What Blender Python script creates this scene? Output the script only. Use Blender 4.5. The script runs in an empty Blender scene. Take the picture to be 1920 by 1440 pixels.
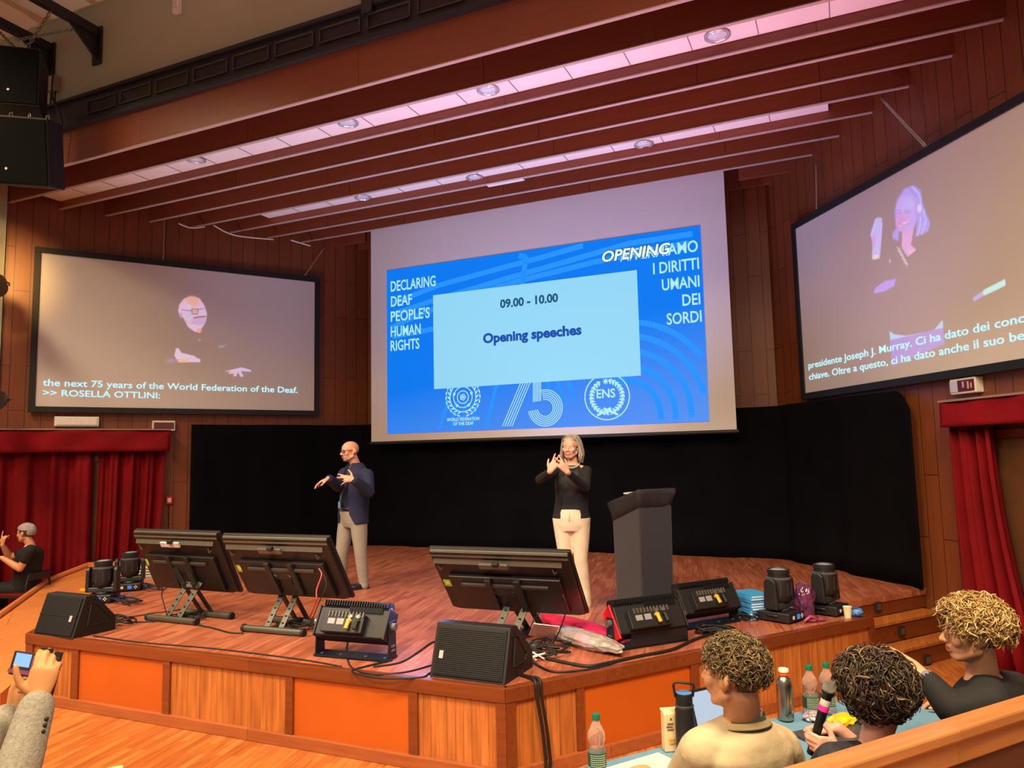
import bpy, bmesh, math, random
from math import sin, cos, pi, radians, sqrt, atan2
from mathutils import Vector, Matrix, Euler, noise
V = Vector
scene = bpy.context.scene
COL = scene.collection
random.seed(7)

# ------------------------------------------------------------------ measures of the hall (metres)
# X to the right along the front of the stage, Y into the stage, Z up from the hall floor.
FPX, PITCH, ROLL, YAW = 1390.9, .1001, .0213, .4175
HS = .5726                      # stage height
CZ = 2.0102                     # eye height
XC, TH, WK, WY = -4.3445, .596, 5.2095, 8.74    # axis of symmetry, splay and place of the side walls
YS, YB = 10.571, 10.918         # projection screen, black back drape
ZB = 5.90                       # underside of the ceiling boards over the stage
YF = 4.374                      # front edge of the stage
RV = V((cos(YAW), sin(YAW), 0))
FH = V((-sin(YAW), cos(YAW), 0))
FWV = FH * cos(PITCH) + V((0, 0, 1)) * sin(PITCH)
UPV = V((0, 0, 1)) * cos(PITCH) - FH * sin(PITCH)
EYE = V((0, 0, CZ))

def ray(u, v):
    a2, b2 = (u - 960) / FPX, (v - 720) / FPX
    a = a2 * cos(ROLL) - b2 * sin(ROLL); b = a2 * sin(ROLL) + b2 * cos(ROLL)
    return FWV + RV * a - UPV * b
def onz(u, v, z): d = ray(u, v); return EYE + d * ((z - CZ) / d.z)
def onY(u, v, Y): d = ray(u, v); return EYE + d * (Y / d.y)
def onpl(u, v, p, n): d = ray(u, v); return EYE + d * ((V(p) - EYE).dot(V(n)) / d.dot(V(n)))
def dep(u, v, dd): return EYE + ray(u, v) * dd
def wall_n(side): return V((-side * cos(TH), -sin(TH), 0))
def wall_p(side, s=0, z=0, off=0): return V((XC + side * (WK + s * sin(TH)), WY - s * cos(TH), z)) + wall_n(side) * off
def onwall(u, v, side, off=0): return onpl(u, v, wall_p(side, 0, 0, off), wall_n(side))

# ------------------------------------------------------------------ camera
cam_d = bpy.data.cameras.new('camera'); cam = bpy.data.objects.new('camera', cam_d); COL.objects.link(cam)
xa = RV * cos(ROLL) - UPV * sin(ROLL); ya = RV * sin(ROLL) + UPV * cos(ROLL); za = -FWV
cam.matrix_world = Matrix(((xa.x, ya.x, za.x, 0), (xa.y, ya.y, za.y, 0), (xa.z, ya.z, za.z, CZ), (0, 0, 0, 1)))
cam_d.sensor_fit = 'HORIZONTAL'; cam_d.sensor_width = 36; cam_d.lens = FPX / 1920 * 36
cam_d.clip_start = .05; cam_d.clip_end = 100
scene.camera = cam

# ------------------------------------------------------------------ light and exposure
scene.view_settings.view_transform = 'Standard'
scene.view_settings.look = 'None'
scene.view_settings.exposure = 0.0
scene.view_settings.gamma = 1.0
scene.view_settings.use_curve_mapping = False
world = bpy.data.worlds.new('world'); scene.world = world; world.use_nodes = True
bg = world.node_tree.nodes['Background']; bg.inputs[0].default_value = (1.0, .86, .70, 1); bg.inputs[1].default_value = .27

def light(kind, name, loc, target, energy, color, size=1, size_y=None, spot=60, blend=.5):
    d = bpy.data.lights.new(name, kind); d.energy = energy; d.color = color
    if kind == 'AREA':
        d.size = size
        if size_y: d.shape = 'RECTANGLE'; d.size_y = size_y
    else:
        d.shadow_soft_size = size
    if kind == 'SPOT': d.spot_size = radians(spot); d.spot_blend = blend
    o = bpy.data.objects.new(name, d); COL.objects.link(o); o.location = loc
    o.rotation_euler = (V(target) - V(loc)).to_track_quat('-Z', 'Y').to_euler()
    return o
WARM = (1.0, .74, .44)
# warm hall lamps over the audience, aimed down
def lamp(loc, tgt, e, sx, sy, c=WARM, spread=110):
    o = light('AREA', 'hall_lamp', loc, tgt, e, c, sx, sy); o.data.spread = radians(spread)
lamp((-5.5, -.5, 7.6), (-5.2, 2.6, 0), 370, 3, 1.2)
lamp((1.0, .6, 7.6), (.2, 3.6, 0), 400, 2.5, 1.2)
lamp((-9.0, 2.2, 7.7), (-8.4, 4.8, 0), 230, 2.0, 1.0)
lamp((-.2, -2.5, 6.5), (.2, 2.8, 1.1), 90, 2.0, 1.0, (1.0, .80, .56))
# white-pink front spots on the stage
light('SPOT', 'front_spot', (-6.5, -3.0, 6.5), (-5.0, 7.0, .9), 2000, (1.0, .80, .74), .12, spot=30, blend=.6)
light('SPOT', 'front_spot', (-1.0, -3.5, 6.5), (-2.6, 6.8, .9), 2000, (1.0, .80, .74), .12, spot=30, blend=.6)
# warm lamp raking along the left wall
light('SPOT', 'side_spot', (-8.6, 4.4, 5.2), (-10.95, 6.60, 4.75), 1000, (1.0, .54, .14), .3, spot=27, blend=1.0)
light('SPOT', 'right_wall_fill', (-2.2, 1.5, 7.4), (.75, 8.7, .9), 900, WARM, .15, spot=26, blend=.8)  # added fill warming the lower right wall; no lamp stands here
# coloured light thrown up by the moving heads and floodlights on the stage floor, plus an added blue fill
light('SPOT', 'up_light', (-.65, 6.75, 1.10), (-1.6, 6.75, 5.9), 700, (1.0, .42, .54), .08, spot=86, blend=.9)
light('SPOT', 'up_light', (-.30, 7.10, 1.10), (-1.2, 8.6, 5.9), 270, (.70, .45, .95), .08, spot=90, blend=.9)
light('SPOT', 'up_light', (-7.5, 5.75, 1.10), (-6.4, 7.4, 5.9), 300, (1.0, .74, .70), .08, spot=90, blend=.9)
light('SPOT', 'up_light', (-7.7, 6.25, 1.10), (-6.2, 8.9, 5.9), 320, (.50, .54, 1.0), .08, spot=90, blend=.9)
light('SPOT', 'up_light', (-3.4, 5.0, 1.05), (-3.6, 7.4, 5.9), 430, (.88, .55, .82), .08, spot=84, blend=.9)
light('SPOT', 'up_light', (-3.6, 8.2, .75), (-3.6, 9.4, 5.9), 750, (.40, .50, 1.0), .08, spot=100, blend=.9)  # added to tint the far trough blue; no fixture stands here
light('AREA', 'floor_glow', (-3.0, 4.95, 1.0), (-2.85, 4.75, .57), 5, (.50, .50, 1.0), .35, .12)
light('SPOT', 'red_glow', (-1.84, 5.34, .66), (-1.95, 5.60, .84), 14, (1.0, .02, .05), .03, spot=95, blend=.8)

# ------------------------------------------------------------------ materials
MAT = {}
def nodes(name):
    m = bpy.data.materials.new(name); m.use_nodes = True
    nt = m.node_tree; b = nt.nodes['Principled BSDF']
    return m, nt, b
def lin(c):
    if isinstance(c, str):
        c = tuple(int(c[i:i + 2], 16) / 255 for i in (0, 2, 4))
    return tuple((x / 12.92 if x <= .04045 else ((x + .055) / 1.055) ** 2.4) for x in c) + (1,)
def mat(name, c, rough=.5, metal=0, var=.06, scale=12, bump=0, bscale=80, spec=None, sheen=0, coat=0, bdist=.01):
    """plain surface with a little procedural variation"""
    if name in MAT: return MAT[name]
    m, nt, b = nodes(name); c = lin(c)
    tc = nt.nodes.new('ShaderNodeTexCoord'); n = nt.nodes.new('ShaderNodeTexNoise'); n.inputs['Scale'].default_value = scale
    nt.links.new(tc.outputs['Object'], n.inputs['Vector'])
    r = nt.nodes.new('ShaderNodeValToRGB')
    r.color_ramp.elements[0].position = .3; r.color_ramp.elements[1].position = .7
    r.color_ramp.elements[0].color = tuple(max(0, x * (1 - var)) for x in c[:3]) + (1,)
    r.color_ramp.elements[1].color = tuple(min(1, x * (1 + var)) for x in c[:3]) + (1,)
    nt.links.new(n.outputs['Fac'], r.inputs['Fac']); nt.links.new(r.outputs['Color'], b.inputs['Base Color'])
    b.inputs['Roughness'].default_value = rough; b.inputs['Metallic'].default_value = metal
    if spec is not None: b.inputs['Specular IOR Level'].default_value = spec
    if sheen: b.inputs['Sheen Weight'].default_value = sheen
    if coat: b.inputs['Coat Weight'].default_value = coat
    if bump:
        n2 = nt.nodes.new('ShaderNodeTexNoise'); n2.inputs['Scale'].default_value = bscale; n2.inputs['Detail'].default_value = 6
        nt.links.new(tc.outputs['Object'], n2.inputs['Vector'])
        bp = nt.nodes.new('ShaderNodeBump'); bp.inputs['Strength'].default_value = bump; bp.inputs['Distance'].default_value = bdist
        nt.links.new(n2.outputs['Fac'], bp.inputs['Height']); nt.links.new(bp.outputs['Normal'], b.inputs['Normal'])
    MAT[name] = m; return m
def emis(name, c, strength=1, base=(.02, .02, .02), rough=.6):
    if name in MAT: return MAT[name]
    m, nt, b = nodes(name)
    b.inputs['Base Color'].default_value = tuple(base) + (1,); b.inputs['Roughness'].default_value = rough; b.inputs['Specular IOR Level'].default_value = .1
    b.inputs['Emission Color'].default_value = lin(c); b.inputs['Emission Strength'].default_value = strength
    MAT[name] = m; return m
def wood(name, c1, c2, rough=.35, plank=(1.2, .09), axis='y', coord='Position', gap=.02, grain=1.0, mortar=(.03, .01, .004), coat=0, msize=.004, rotz=0):
    """strip wood: brick texture for the boards, stretched noise for the grain. axis = direction of the boards"""
    if name in MAT: return MAT[name]
    m, nt, b = nodes(name); L = nt.links.new; N = nt.nodes.new
    if coord == 'Position':
        g = N('ShaderNodeNewGeometry'); src = g.outputs['Position']
    else:
        g = N('ShaderNodeTexCoord'); src = g.outputs['Object']
    if rotz:
        mp = N('ShaderNodeMapping'); mp.inputs['Rotation'].default_value = (0, 0, rotz); L(src, mp.inputs['Vector']); src = mp.outputs['Vector']
    sx = N('ShaderNodeSeparateXYZ'); L(src, sx.inputs[0])
    cb = N('ShaderNodeCombineXYZ'); o = {'x': ('X', 'Y', 'Z'), 'y': ('Y', 'X', 'Z'), 'z': ('Z', 'X', 'Y')}[axis]
    for i, k in enumerate(o): L(sx.outputs[k], cb.inputs[i])
    br = N('ShaderNodeTexBrick'); br.offset = .37; br.inputs['Scale'].default_value = 1
    br.inputs['Brick Width'].default_value = plank[0]; br.inputs['Row Height'].default_value = plank[1]
    br.inputs['Mortar Size'].default_value = msize; br.inputs['Bias'].default_value = 0
    br.inputs['Color1'].default_value = lin(c1); br.inputs['Color2'].default_value = lin(c2); br.inputs['Mortar'].default_value = tuple(mortar) + (1,)
    L(cb.outputs[0], br.inputs['Vector'])
    mp = N('ShaderNodeMapping'); mp.inputs['Scale'].default_value = (2.5, 40, 40); L(cb.outputs[0], mp.inputs['Vector'])
    ns = N('ShaderNodeTexNoise'); ns.inputs['Scale'].default_value = 1; ns.inputs['Detail'].default_value = 5; L(mp.outputs[0], ns.inputs['Vector'])
    rp = N('ShaderNodeMapRange'); rp.inputs[1].default_value = .3; rp.inputs[2].default_value = .7; rp.inputs[3].default_value = 1 - .35 * grain; rp.inputs[4].default_value = 1 + .22 * grain
    L(ns.outputs['Fac'], rp.inputs[0])
    mx = N('ShaderNodeMix'); mx.data_type = 'RGBA'; mx.blend_type = 'MULTIPLY'; mx.inputs[0].default_value = 1
    L(br.outputs['Color'], mx.inputs[6]); L(rp.outputs[0], mx.inputs[7]); L(mx.outputs[2], b.inputs['Base Color'])
    b.inputs['Roughness'].default_value = rough
    if coat: b.inputs['Coat Weight'].default_value = coat; b.inputs['Coat Roughness'].default_value = .15
    bp = N('ShaderNodeBump'); bp.inputs['Strength'].default_value = .25; bp.inputs['Distance'].default_value = .004; bp.invert = True
    L(br.outputs['Fac'], bp.inputs['Height']); L(bp.outputs['Normal'], b.inputs['Normal'])
    MAT[name] = m; return m
def velvet(name, c):
    m = mat(name, c, .8, var=.15, scale=3, spec=.2, bump=.15, bscale=200); return m
def glass(name, c=(1, 1, 1), rough=.02, ior=1.33, tr=1.0):
    if name in MAT: return MAT[name]
    m, nt, b = nodes(name); b.inputs['Base Color'].default_value = tuple(c) + (1,)
    b.inputs['Transmission Weight'].default_value = tr; b.inputs['Roughness'].default_value = rough; b.inputs['IOR'].default_value = ior
    MAT[name] = m; return m

# ------------------------------------------------------------------ mesh helpers
def ortho(d):
    d = V(d).normalized(); a = V((0, 0, 1)) if abs(d.z) < .9 else V((1, 0, 0))
    x = a.cross(d).normalized(); return x, d.cross(x)
class MB:
    """collects closed shells and links them as one mesh"""
    def __init__(s): s.v = []; s.f = []; s.m = []; s.M = Matrix.Identity(4); s.k = 0
    def put(s, vs, fs):
        n = len(s.v); M = s.M; s.v += [M @ V(p) for p in vs]
        for f in fs: s.f.append([i + n for i in f]); s.m.append(s.k)
        return s
    def box(s, c, d, R=None):
        x, y, z = d[0] / 2, d[1] / 2, d[2] / 2; c = V(c)
        vs = [V((i * x, j * y, k * z)) for i in (-1, 1) for j in (-1, 1) for k in (-1, 1)]
        if R is not None: vs = [R @ p for p in vs]
        return s.put([c + p for p in vs], [(0, 1, 3, 2), (4, 6, 7, 5), (0, 4, 5, 1), (2, 3, 7, 6), (0, 2, 6, 4), (1, 5, 7, 3)])
    def bar(s, a, b, w, h, up=(0, 0, 1)):
        a, b = V(a), V(b); d = (b - a).normalized(); x = d.cross(V(up)).normalized(); z = x.cross(d)
        vs = []
        for p in (a, b):
            vs += [p + x * w / 2 + z * h / 2, p - x * w / 2 + z * h / 2, p - x * w / 2 - z * h / 2, p + x * w / 2 - z * h / 2]
        return s.put(vs, [(0, 1, 2, 3), (7, 6, 5, 4), (0, 4, 5, 1), (1, 5, 6, 2), (2, 6, 7, 3), (3, 7, 4, 0)])
    def tube(s, pts, r, n=8, caps=True, flat=1.0):
        pts = [V(p) for p in pts]; k = len(pts); rs = r if isinstance(r, (list, tuple)) else [r] * k
        vs = []; x0 = None
        for i, p in enumerate(pts):
            d = (pts[min(i + 1, k - 1)] - pts[max(i - 1, 0)]);
            if d.length < 1e-9: d = V((0, 0, 1))
            d.normalize()
            if x0 is None: x, y = ortho(d)
            else:
                x = x0 - d * x0.dot(d)
                if x.length < 1e-6: x, y = ortho(d)
                x.normalize(); y = d.cross(x)
            x0 = x
            for j in range(n):
                a = 2 * pi * j / n; vs.append(p + x * (cos(a) * rs[i]) + y * (sin(a) * rs[i] * flat))
        fs = [(i * n + j, i * n + (j + 1) % n, (i + 1) * n + (j + 1) % n, (i + 1) * n + j) for i in range(k - 1) for j in range(n)]
        if caps: fs += [tuple(range(n - 1, -1, -1)), tuple((k - 1) * n + j for j in range(n))]
        return s.put(vs, fs)
    def cyl(s, a, b, r, n=16, r2=None): return s.tube([a, b], [r, r if r2 is None else r2], n)
    def lathe(s, prof, o=(0, 0, 0), n=24, R=None, caps=True):
        o = V(o); vs = []
        for r, z in prof:
            for j in range(n):
                p = V((r * cos(2 * pi * j / n), r * sin(2 * pi * j / n), z)); vs.append(o + (R @ p if R is not None else p))
        k = len(prof)
        fs = [(i * n + j, i * n + (j + 1) % n, (i + 1) * n + (j + 1) % n, (i + 1) * n + j) for i in range(k - 1) for j in range(n)]
        if caps: fs += [tuple(range(n - 1, -1, -1)), tuple((k - 1) * n + j for j in range(n))]
        return s.put(vs, fs)
    def ell(s, c, r, R=None, n=14, m=9):
        c = V(c); r = (r, r, r) if not isinstance(r, (tuple, list)) else r; vs = []; T = lambda p: c + (R @ p if R is not None else p)
        vs.append(T(V((0, 0, -r[2]))))
        for i in range(1, m):
            t = -pi / 2 + pi * i / m
            for j in range(n): vs.append(T(V((r[0] * cos(t) * cos(2 * pi * j / n), r[1] * cos(t) * sin(2 * pi * j / n), r[2] * sin(t)))))
        vs.append(T(V((0, 0, r[2])))); e = len(vs) - 1; fs = []
        for j in range(n): fs += [(0, 1 + (j + 1) % n, 1 + j), (e, e - n + j, e - n + (j + 1) % n)]
        for i in range(m - 2):
            for j in range(n): a = 1 + i * n; fs.append((a + j, a + (j + 1) % n, a + n + (j + 1) % n, a + n + j))
        return s.put(vs, fs)
    def cap(s, a, b, r0, r1=None, n=12):
        """capsule"""
        a, b = V(a), V(b); r1 = r0 if r1 is None else r1; d = (b - a); L = d.length; d = d / L if L > 1e-9 else V((0, 0, 1)); pts = []; rs = []
        for t in (-.98, -.8, -.45): pts.append(a + d * (r0 * t)); rs.append(r0 * sqrt(1 - t * t))
        pts.append(a); rs.append(r0); pts.append(b); rs.append(r1)
        for t in (.45, .8, .98): pts.append(b + d * (r1 * t)); rs.append(r1 * sqrt(1 - t * t))
        return s.tube(pts, rs, n)
    def chain(s, pr, n=12):
        for (a, ra), (b, rb) in zip(pr, pr[1:]): s.cap(a, b, ra, rb, n)
        return s
    def loft(s, rings, n=20, p=2.0):
        """rings: (centre, rx, ry[, Rot]) closed tube of superellipses lying in local XY"""
        vs = []
        for rg in rings:
            c, rx, ry = V(rg[0]), rg[1], rg[2]; R = rg[3] if len(rg) > 3 else None
            for j in range(n):
                a = 2 * pi * j / n; ca, sa = cos(a), sin(a)
                q = V((rx * math.copysign(abs(ca) ** (2 / p), ca), ry * math.copysign(abs(sa) ** (2 / p), sa), 0))
                vs.append(c + (R @ q if R is not None else q))
        k = len(rings)
        fs = [(i * n + j, i * n + (j + 1) % n, (i + 1) * n + (j + 1) % n, (i + 1) * n + j) for i in range(k - 1) for j in range(n)]
        fs += [tuple(range(n - 1, -1, -1)), tuple((k - 1) * n + j for j in range(n))]
        return s.put(vs, fs)
    def prism(s, poly, z0, z1):
        """horizontal polygon raised from z0 to z1 (z may be per-vertex lists)"""
        n = len(poly); a = z0 if isinstance(z0, (list, tuple)) else [z0] * n; b = z1 if isinstance(z1, (list, tuple)) else [z1] * n
        vs = [(p[0], p[1], a[i]) for i, p in enumerate(poly)] + [(p[0], p[1], b[i]) for i, p in enumerate(poly)]
        return s.put(vs, [tuple(range(n - 1, -1, -1)), tuple(range(n, 2 * n))] + [(i, (i + 1) % n, n + (i + 1) % n, n + i) for i in range(n)])
    def ext(s, poly, d):
        """planar 3D polygon extruded by vector d"""
        n = len(poly); d = V(d); vs = [V(p) for p in poly] + [V(p) + d for p in poly]
        return s.put(vs, [tuple(range(n - 1, -1, -1)), tuple(range(n, 2 * n))] + [(i, (i + 1) % n, n + (i + 1) % n, n + i) for i in range(n)])
    def sheet(s, fn, nu, nv, thick):
        """thin solid cloth: fn(i/nu, j/nv) -> (point, normal)"""
        A = []; B = []
        for i in range(nu + 1):
            for j in range(nv + 1):
                p, nn = fn(i / nu, j / nv); p = V(p); nn = V(nn); A.append(p); B.append(p - nn * thick)
        w = nv + 1; N = len(A); fs = []
        for i in range(nu):
            for j in range(nv):
                a = i * w + j; fs.append((a, a + w, a + w + 1, a + 1)); fs.append((N + a, N + a + 1, N + a + w + 1, N + a + w))
        def side(idx):
            for a, b in zip(idx, idx[1:]): fs.append((a, b, N + b, N + a))
        side([i * w for i in range(nu + 1)][::-1]); side([i * w + nv for i in range(nu + 1)])
        side(list(range(w))); side([nu * w + j for j in range(w)][::-1])
        return s.put(A + B, fs)
    def mesh(s, name, mats, smooth=False):
        me = bpy.data.meshes.new(name); me.from_pydata([tuple(p) for p in s.v], [], s.f)
        for m in (mats if isinstance(mats, (list, tuple)) else [mats]): me.materials.append(m)
        me.polygons.foreach_set('material_index', s.m)
        bm = bmesh.new(); bm.from_mesh(me); bmesh.ops.recalc_face_normals(bm, faces=bm.faces)
        bm.to_mesh(me); bm.free()
        if smooth: me.shade_smooth()
        me.update(); return me
def obj(name, mb, mats, parent=None, smooth=False, bevel=0, auto=False, world=True, seg=2):
    """link a mesh builder as ONE object; world=True means its points are in hall coordinates"""
    if parent is not None and world:
        W = wm(parent).inverted(); mb.v = [W @ p for p in mb.v]
    me = mb.mesh(name, mats, smooth or auto)
    o = bpy.data.objects.new(name, me); COL.objects.link(o)
    if parent is not None: o.parent = parent
    if bevel:
        b = o.modifiers.new('bevel', 'BEVEL'); b.width = bevel; b.segments = seg; b.limit_method = 'ANGLE'; b.angle_limit = radians(40)
    if auto:
        me.shade_smooth(); e = o.modifiers.new('split', 'EDGE_SPLIT'); e.split_angle = radians(38)
    return o
def wm(o):
    M = Matrix.LocRotScale(o.location, o.rotation_euler, o.scale)
    return wm(o.parent) @ M if o.parent else M
def tag(o, label, cat, group=None, kind=None):
    o['label'] = label
    o['category'] = cat
    if group: o['group'] = group
    if kind: o['kind'] = kind
    return o
def thing(name, label, cat, loc=(0, 0, 0), rotz=0, group=None):
    o = bpy.data.objects.new(name, None); COL.objects.link(o); o.empty_display_size = .1
    o.location = loc; o.rotation_euler = (0, 0, rotz); return tag(o, label, cat, group)
def struct(name, mb, m, label=None, **k):
    o = obj(name, mb, m, **k); o['kind'] = 'structure'
    if label: o['label'] = label
    return o
def dup(root, loc, rotz, label, group=None):
    r = root.copy(); COL.objects.link(r); r.location = loc; r.rotation_euler = (0, 0, rotz); r['label'] = label
    if group: r['group'] = group
    def rec(src, dst):
        for ch in list(src.children):
            c = ch.copy(); COL.objects.link(c); c.parent = dst; rec(ch, c)
    rec(root, r); return r
def fused(name, mb, m, parent, voxel=.006, smooth=6, world=False, factor=.5, paint=None):
    """melt overlapping closed shells into ONE continuous surface (voxel remesh)"""
    if world: W = wm(parent).inverted(); mb.v = [W @ p for p in mb.v]
    me = mb.mesh(name, m, True); o = bpy.data.objects.new(name, me); COL.objects.link(o)
    r = o.modifiers.new('r', 'REMESH'); r.mode = 'VOXEL'; r.voxel_size = voxel; r.use_smooth_shade = True
    if smooth: s = o.modifiers.new('s', 'SMOOTH'); s.iterations = smooth; s.factor = factor
    dg = bpy.context.evaluated_depsgraph_get(); dg.update()
    nm = bpy.data.meshes.new_from_object(o.evaluated_get(dg), depsgraph=dg)
    o.modifiers.clear(); o.data = nm; bpy.data.meshes.remove(me); nm.name = name
    nm.materials.clear()
    for q in (m if isinstance(m, (list, tuple)) else [m]): nm.materials.append(q)
    idx = [0] * len(nm.polygons)
    if paint:
        idx = [paint(p.center, p.normal) for p in nm.polygons]
    nm.polygons.foreach_set('material_index', idx)
    nm.shade_smooth(); o.parent = parent
    return o
def text(name, body, m, parent, origin, right, up, width, height=None, align='L', shear=0, bold=0, depth=.0015, spacing=1.0, sub=False):
    """lettering as a thin solid mesh: origin = bottom left (or right / centre) of the baseline, width in metres"""
    cu = bpy.data.curves.new(name, 'FONT'); cu.body = body; cu.size = 1; cu.shear = shear; cu.offset = bold; cu.extrude = 0; cu.resolution_u = 3; cu.space_character = spacing
    o = bpy.data.objects.new(name, cu); COL.objects.link(o)
    dg = bpy.context.evaluated_depsgraph_get(); dg.update()
    me = bpy.data.meshes.new_from_object(o.evaluated_get(dg), depsgraph=dg)
    COL.objects.unlink(o); bpy.data.objects.remove(o); bpy.data.curves.remove(cu)
    xs = [v.co.x for v in me.vertices]; x0, x1 = min(xs), max(xs); w = x1 - x0
    sx = width / w; sy = (height / .729) if height else sx
    right, up = V(right).normalized(), V(up).normalized(); nn = right.cross(up)
    sh = {'L': -x0, 'R': -x1, 'C': -(x0 + x1) / 2}[align]
    W = wm(parent).inverted()
    for v in me.vertices: v.co = W @ (V(origin) + right * ((v.co.x + sh) * sx) + up * (v.co.y * sy))
    bm = bmesh.new(); bm.from_mesh(me)
    r = bmesh.ops.extrude_face_region(bm, geom=list(bm.faces)); nl = (W.to_3x3() @ nn) * depth
    for e in r['geom']:
        if isinstance(e, bmesh.types.BMVert): e.co += nl
    bmesh.ops.recalc_face_normals(bm, faces=bm.faces); bm.to_mesh(me); bm.free()
    me.materials.clear(); me.materials.append(m); me.name = name
    t = bpy.data.objects.new(name, me); COL.objects.link(t); t.parent = parent
    return t

# ================================================================== THE SETTING
W_PANEL = lambda n, x=1.0: wood(n, '784024', '804628', .42, (1.75, .20), 'z', 'Object', grain=.35, mortar=(.02, .007, .004), msize=.004)
m_wall = W_PANEL('wall_panelling')
m_board = wood('ceiling_board_wood', '783e26', '80432a', .38, (3.2, .9), 'x', grain=.35, msize=.003, mortar=(.02, .006, .004))
m_floor = wood('hall_parquet', 'a85c28', 'c67a3e', .32, (.5, .06), 'y', grain=1.0, msize=.0008, mortar=(.2, .07, .02), coat=.15, rotz=-.2)
m_deck = wood('stage_parquet', '9c5438', 'b87052', .36, (.45, .06), 'y', grain=1.0, msize=.0008, mortar=(.16, .05, .025), coat=.1, rotz=-.2)
m_ramp = wood('ramp_wood', 'cc7c44', 'd4864e', .35, (2.4, .6), 'y', grain=.5, msize=.002, mortar=(.1, .03, .01), rotz=.65)
m_plank = wood('stage_front_strips', 'a8602a', 'b87034', .4, (1.3, .06), 'z', grain=1.0, msize=.001, mortar=(.1, .03, .01))
m_trim = wood('dark_trim_wood', '6e3516', '7a3c1a', .3, (3, .5), 'x', grain=.6, msize=.001, coat=.2)
m_skirt = wood('skirting_wood', '94502a', 'a05a30', .35, (3, .5), 'x', grain=.5, msize=.001, coat=.2)
m_orange = mat('orange_panel', 'b4540c', .5, var=.05, scale=2)
m_beige = mat('beige_plaster', 'a6a892', .85, var=.03, scale=2)
m_white = mat('white_plaster', 'd9cdb8', .8, var=.05, scale=4, bump=.3, bscale=90)
m_black = mat('black_steel', '15161a', .5)
m_blackm = mat('matt_black', '101013', .75)
m_rub = mat('black_rubber', '0d0d0f', .6)
m_grey = mat('grey_steel', '8f8f8c', .35, .8)
m_wire = mat('steel_cable', 'b9aea2', .4, .6)

b = MB(); b.box((-3, 2.5, -.05), (24, 22, .1)); struct('floor', b, m_floor)
b = MB(); b.box((-4, 1.0, 8.02), (20, 10.26, .1)); struct('ceiling', b, m_white)

def wallobj(name, side, x0, x1, z0, z1, m, y0=0, y1=.15, kind='structure'):
    b = MB(); b.box(((x0 + x1) / 2, (y0 + y1) / 2, (z0 + z1) / 2), (x1 - x0, y1 - y0, z1 - z0))
    o = obj(name, b, m); p = wall_p(side); o.location = p; o.rotation_euler = (0, 0, side * -(pi / 2 - TH) if side else 0)
    if kind: o['kind'] = kind
    return o
def wx(side, P):
    """hall point -> (x, y, z) in the frame of a side wall (x runs left to right as seen from the hall)"""
    M = Matrix.Translation(wall_p(side)) @ Matrix.Rotation(side * -(pi / 2 - TH), 4, 'Z'); return M.inverted() @ V(P)
xl0 = wx(-1, onwall(10, 500, -1)).x
xl1 = wx(-1, wall_p(-1, -2.98)).x
wallobj('wall_left', -1, xl0, xl1 + .05, 0, 6.45, m_wall)
wallobj('wall_right', 1, -xl1 - .05, 4.2, 0, 6.45, m_wall)
b = MB(); b.box((0, .1, 3.2), (9, .15, 6.5)); o = struct('wall_back', b, m_wall); o.location = (XC, 11.22, 0)
# pale pier at the near end of the left wall
wallobj('trim_1', -1, xl0 - 1.6, xl0 - .01, 0, 7.97, m_beige, -.05, .25)

# upper wall above the stage opening, dark slotted band, wooden fascia
b = MB(); b.box((-4.2, 6.19, 7.35), (15, .1, 1.26)); struct('wall_front', b, m_beige)
t = tag(bpy.data.objects.new('trim_2', None), 'dark band of slotted vents running above the wooden stage ceiling', 'trim'); COL.objects.link(t); t['kind'] = 'structure'
b = MB(); b.box((-4.2, 6.14, 6.54), (15, .1, .40)); b.box((-4.2, 6.07, 6.36), (15, .06, .045)); b.box((-4.2, 6.07, 6.725), (15, .06, .03)); obj('vent_band', b, mat('vent_black', '17171a', .6), t)
x = onY(165, 200, 6.09).x; dx = (onY(518, 105, 6.09).x - onY(228, 190, 6.09).x) / 4
m_slot = mat('slot_frame', '4a4846', .5, .3)
while x < 2.2:
    b = MB(); z0, z1, w = 6.47, 6.63, dx * .84
    for zz in (z0, z1): b.box((x + w / 2, 6.08, zz), (w, .02, .012))
    for xx in (x, x + w): b.box((xx, 6.08, (z0 + z1) / 2), (.012, .02, z1 - z0 + .012))
    obj('vent_slot', b, m_slot, t); x += dx
b = MB(); b.box((onY(692, 25, 6.08).x, 6.08, 7.3), (.13, .1, 1.35)); struct('trim_3', b, m_black)
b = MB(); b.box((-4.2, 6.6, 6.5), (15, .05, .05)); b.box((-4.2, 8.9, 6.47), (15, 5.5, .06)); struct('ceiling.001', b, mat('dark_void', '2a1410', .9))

t = bpy.data.objects.new('ceiling.002', None); COL.objects.link(t); t['kind'] = 'structure'; t['label'] = 'stage ceiling of hanging wooden boards with two white light troughs'
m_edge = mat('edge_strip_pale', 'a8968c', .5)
BY = [6.13, 6.67, 7.19, 7.70, 8.21, 8.72, 9.22, 9.74, 10.22, 10.74, 11.1]
for i, y in enumerate(BY):
    half = WK + (WY - y) * math.tan(TH) + .04; b = MB(); top = 6.35 if i == 0 else 6.30
    if i == 9: b.box((XC - half / 2 - 1.6, y, (ZB + top) / 2), (half - 3.2, .045, top - ZB)); b.box((XC + half / 2 + 1.6, y, (ZB + top) / 2), (half - 3.2, .045, top - ZB))
    else: b.box((XC, y, (ZB + top) / 2), (2 * half, .045, top - ZB))
    cb_ = obj('ceiling_board', b, m_board, t, bevel=.004)
    if i < 9: b = MB(); b.box((XC, y - .004, ZB - .006), (2 * half - .1, .046, .012)); obj('edge_strip', b, m_edge, cb_)
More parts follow.
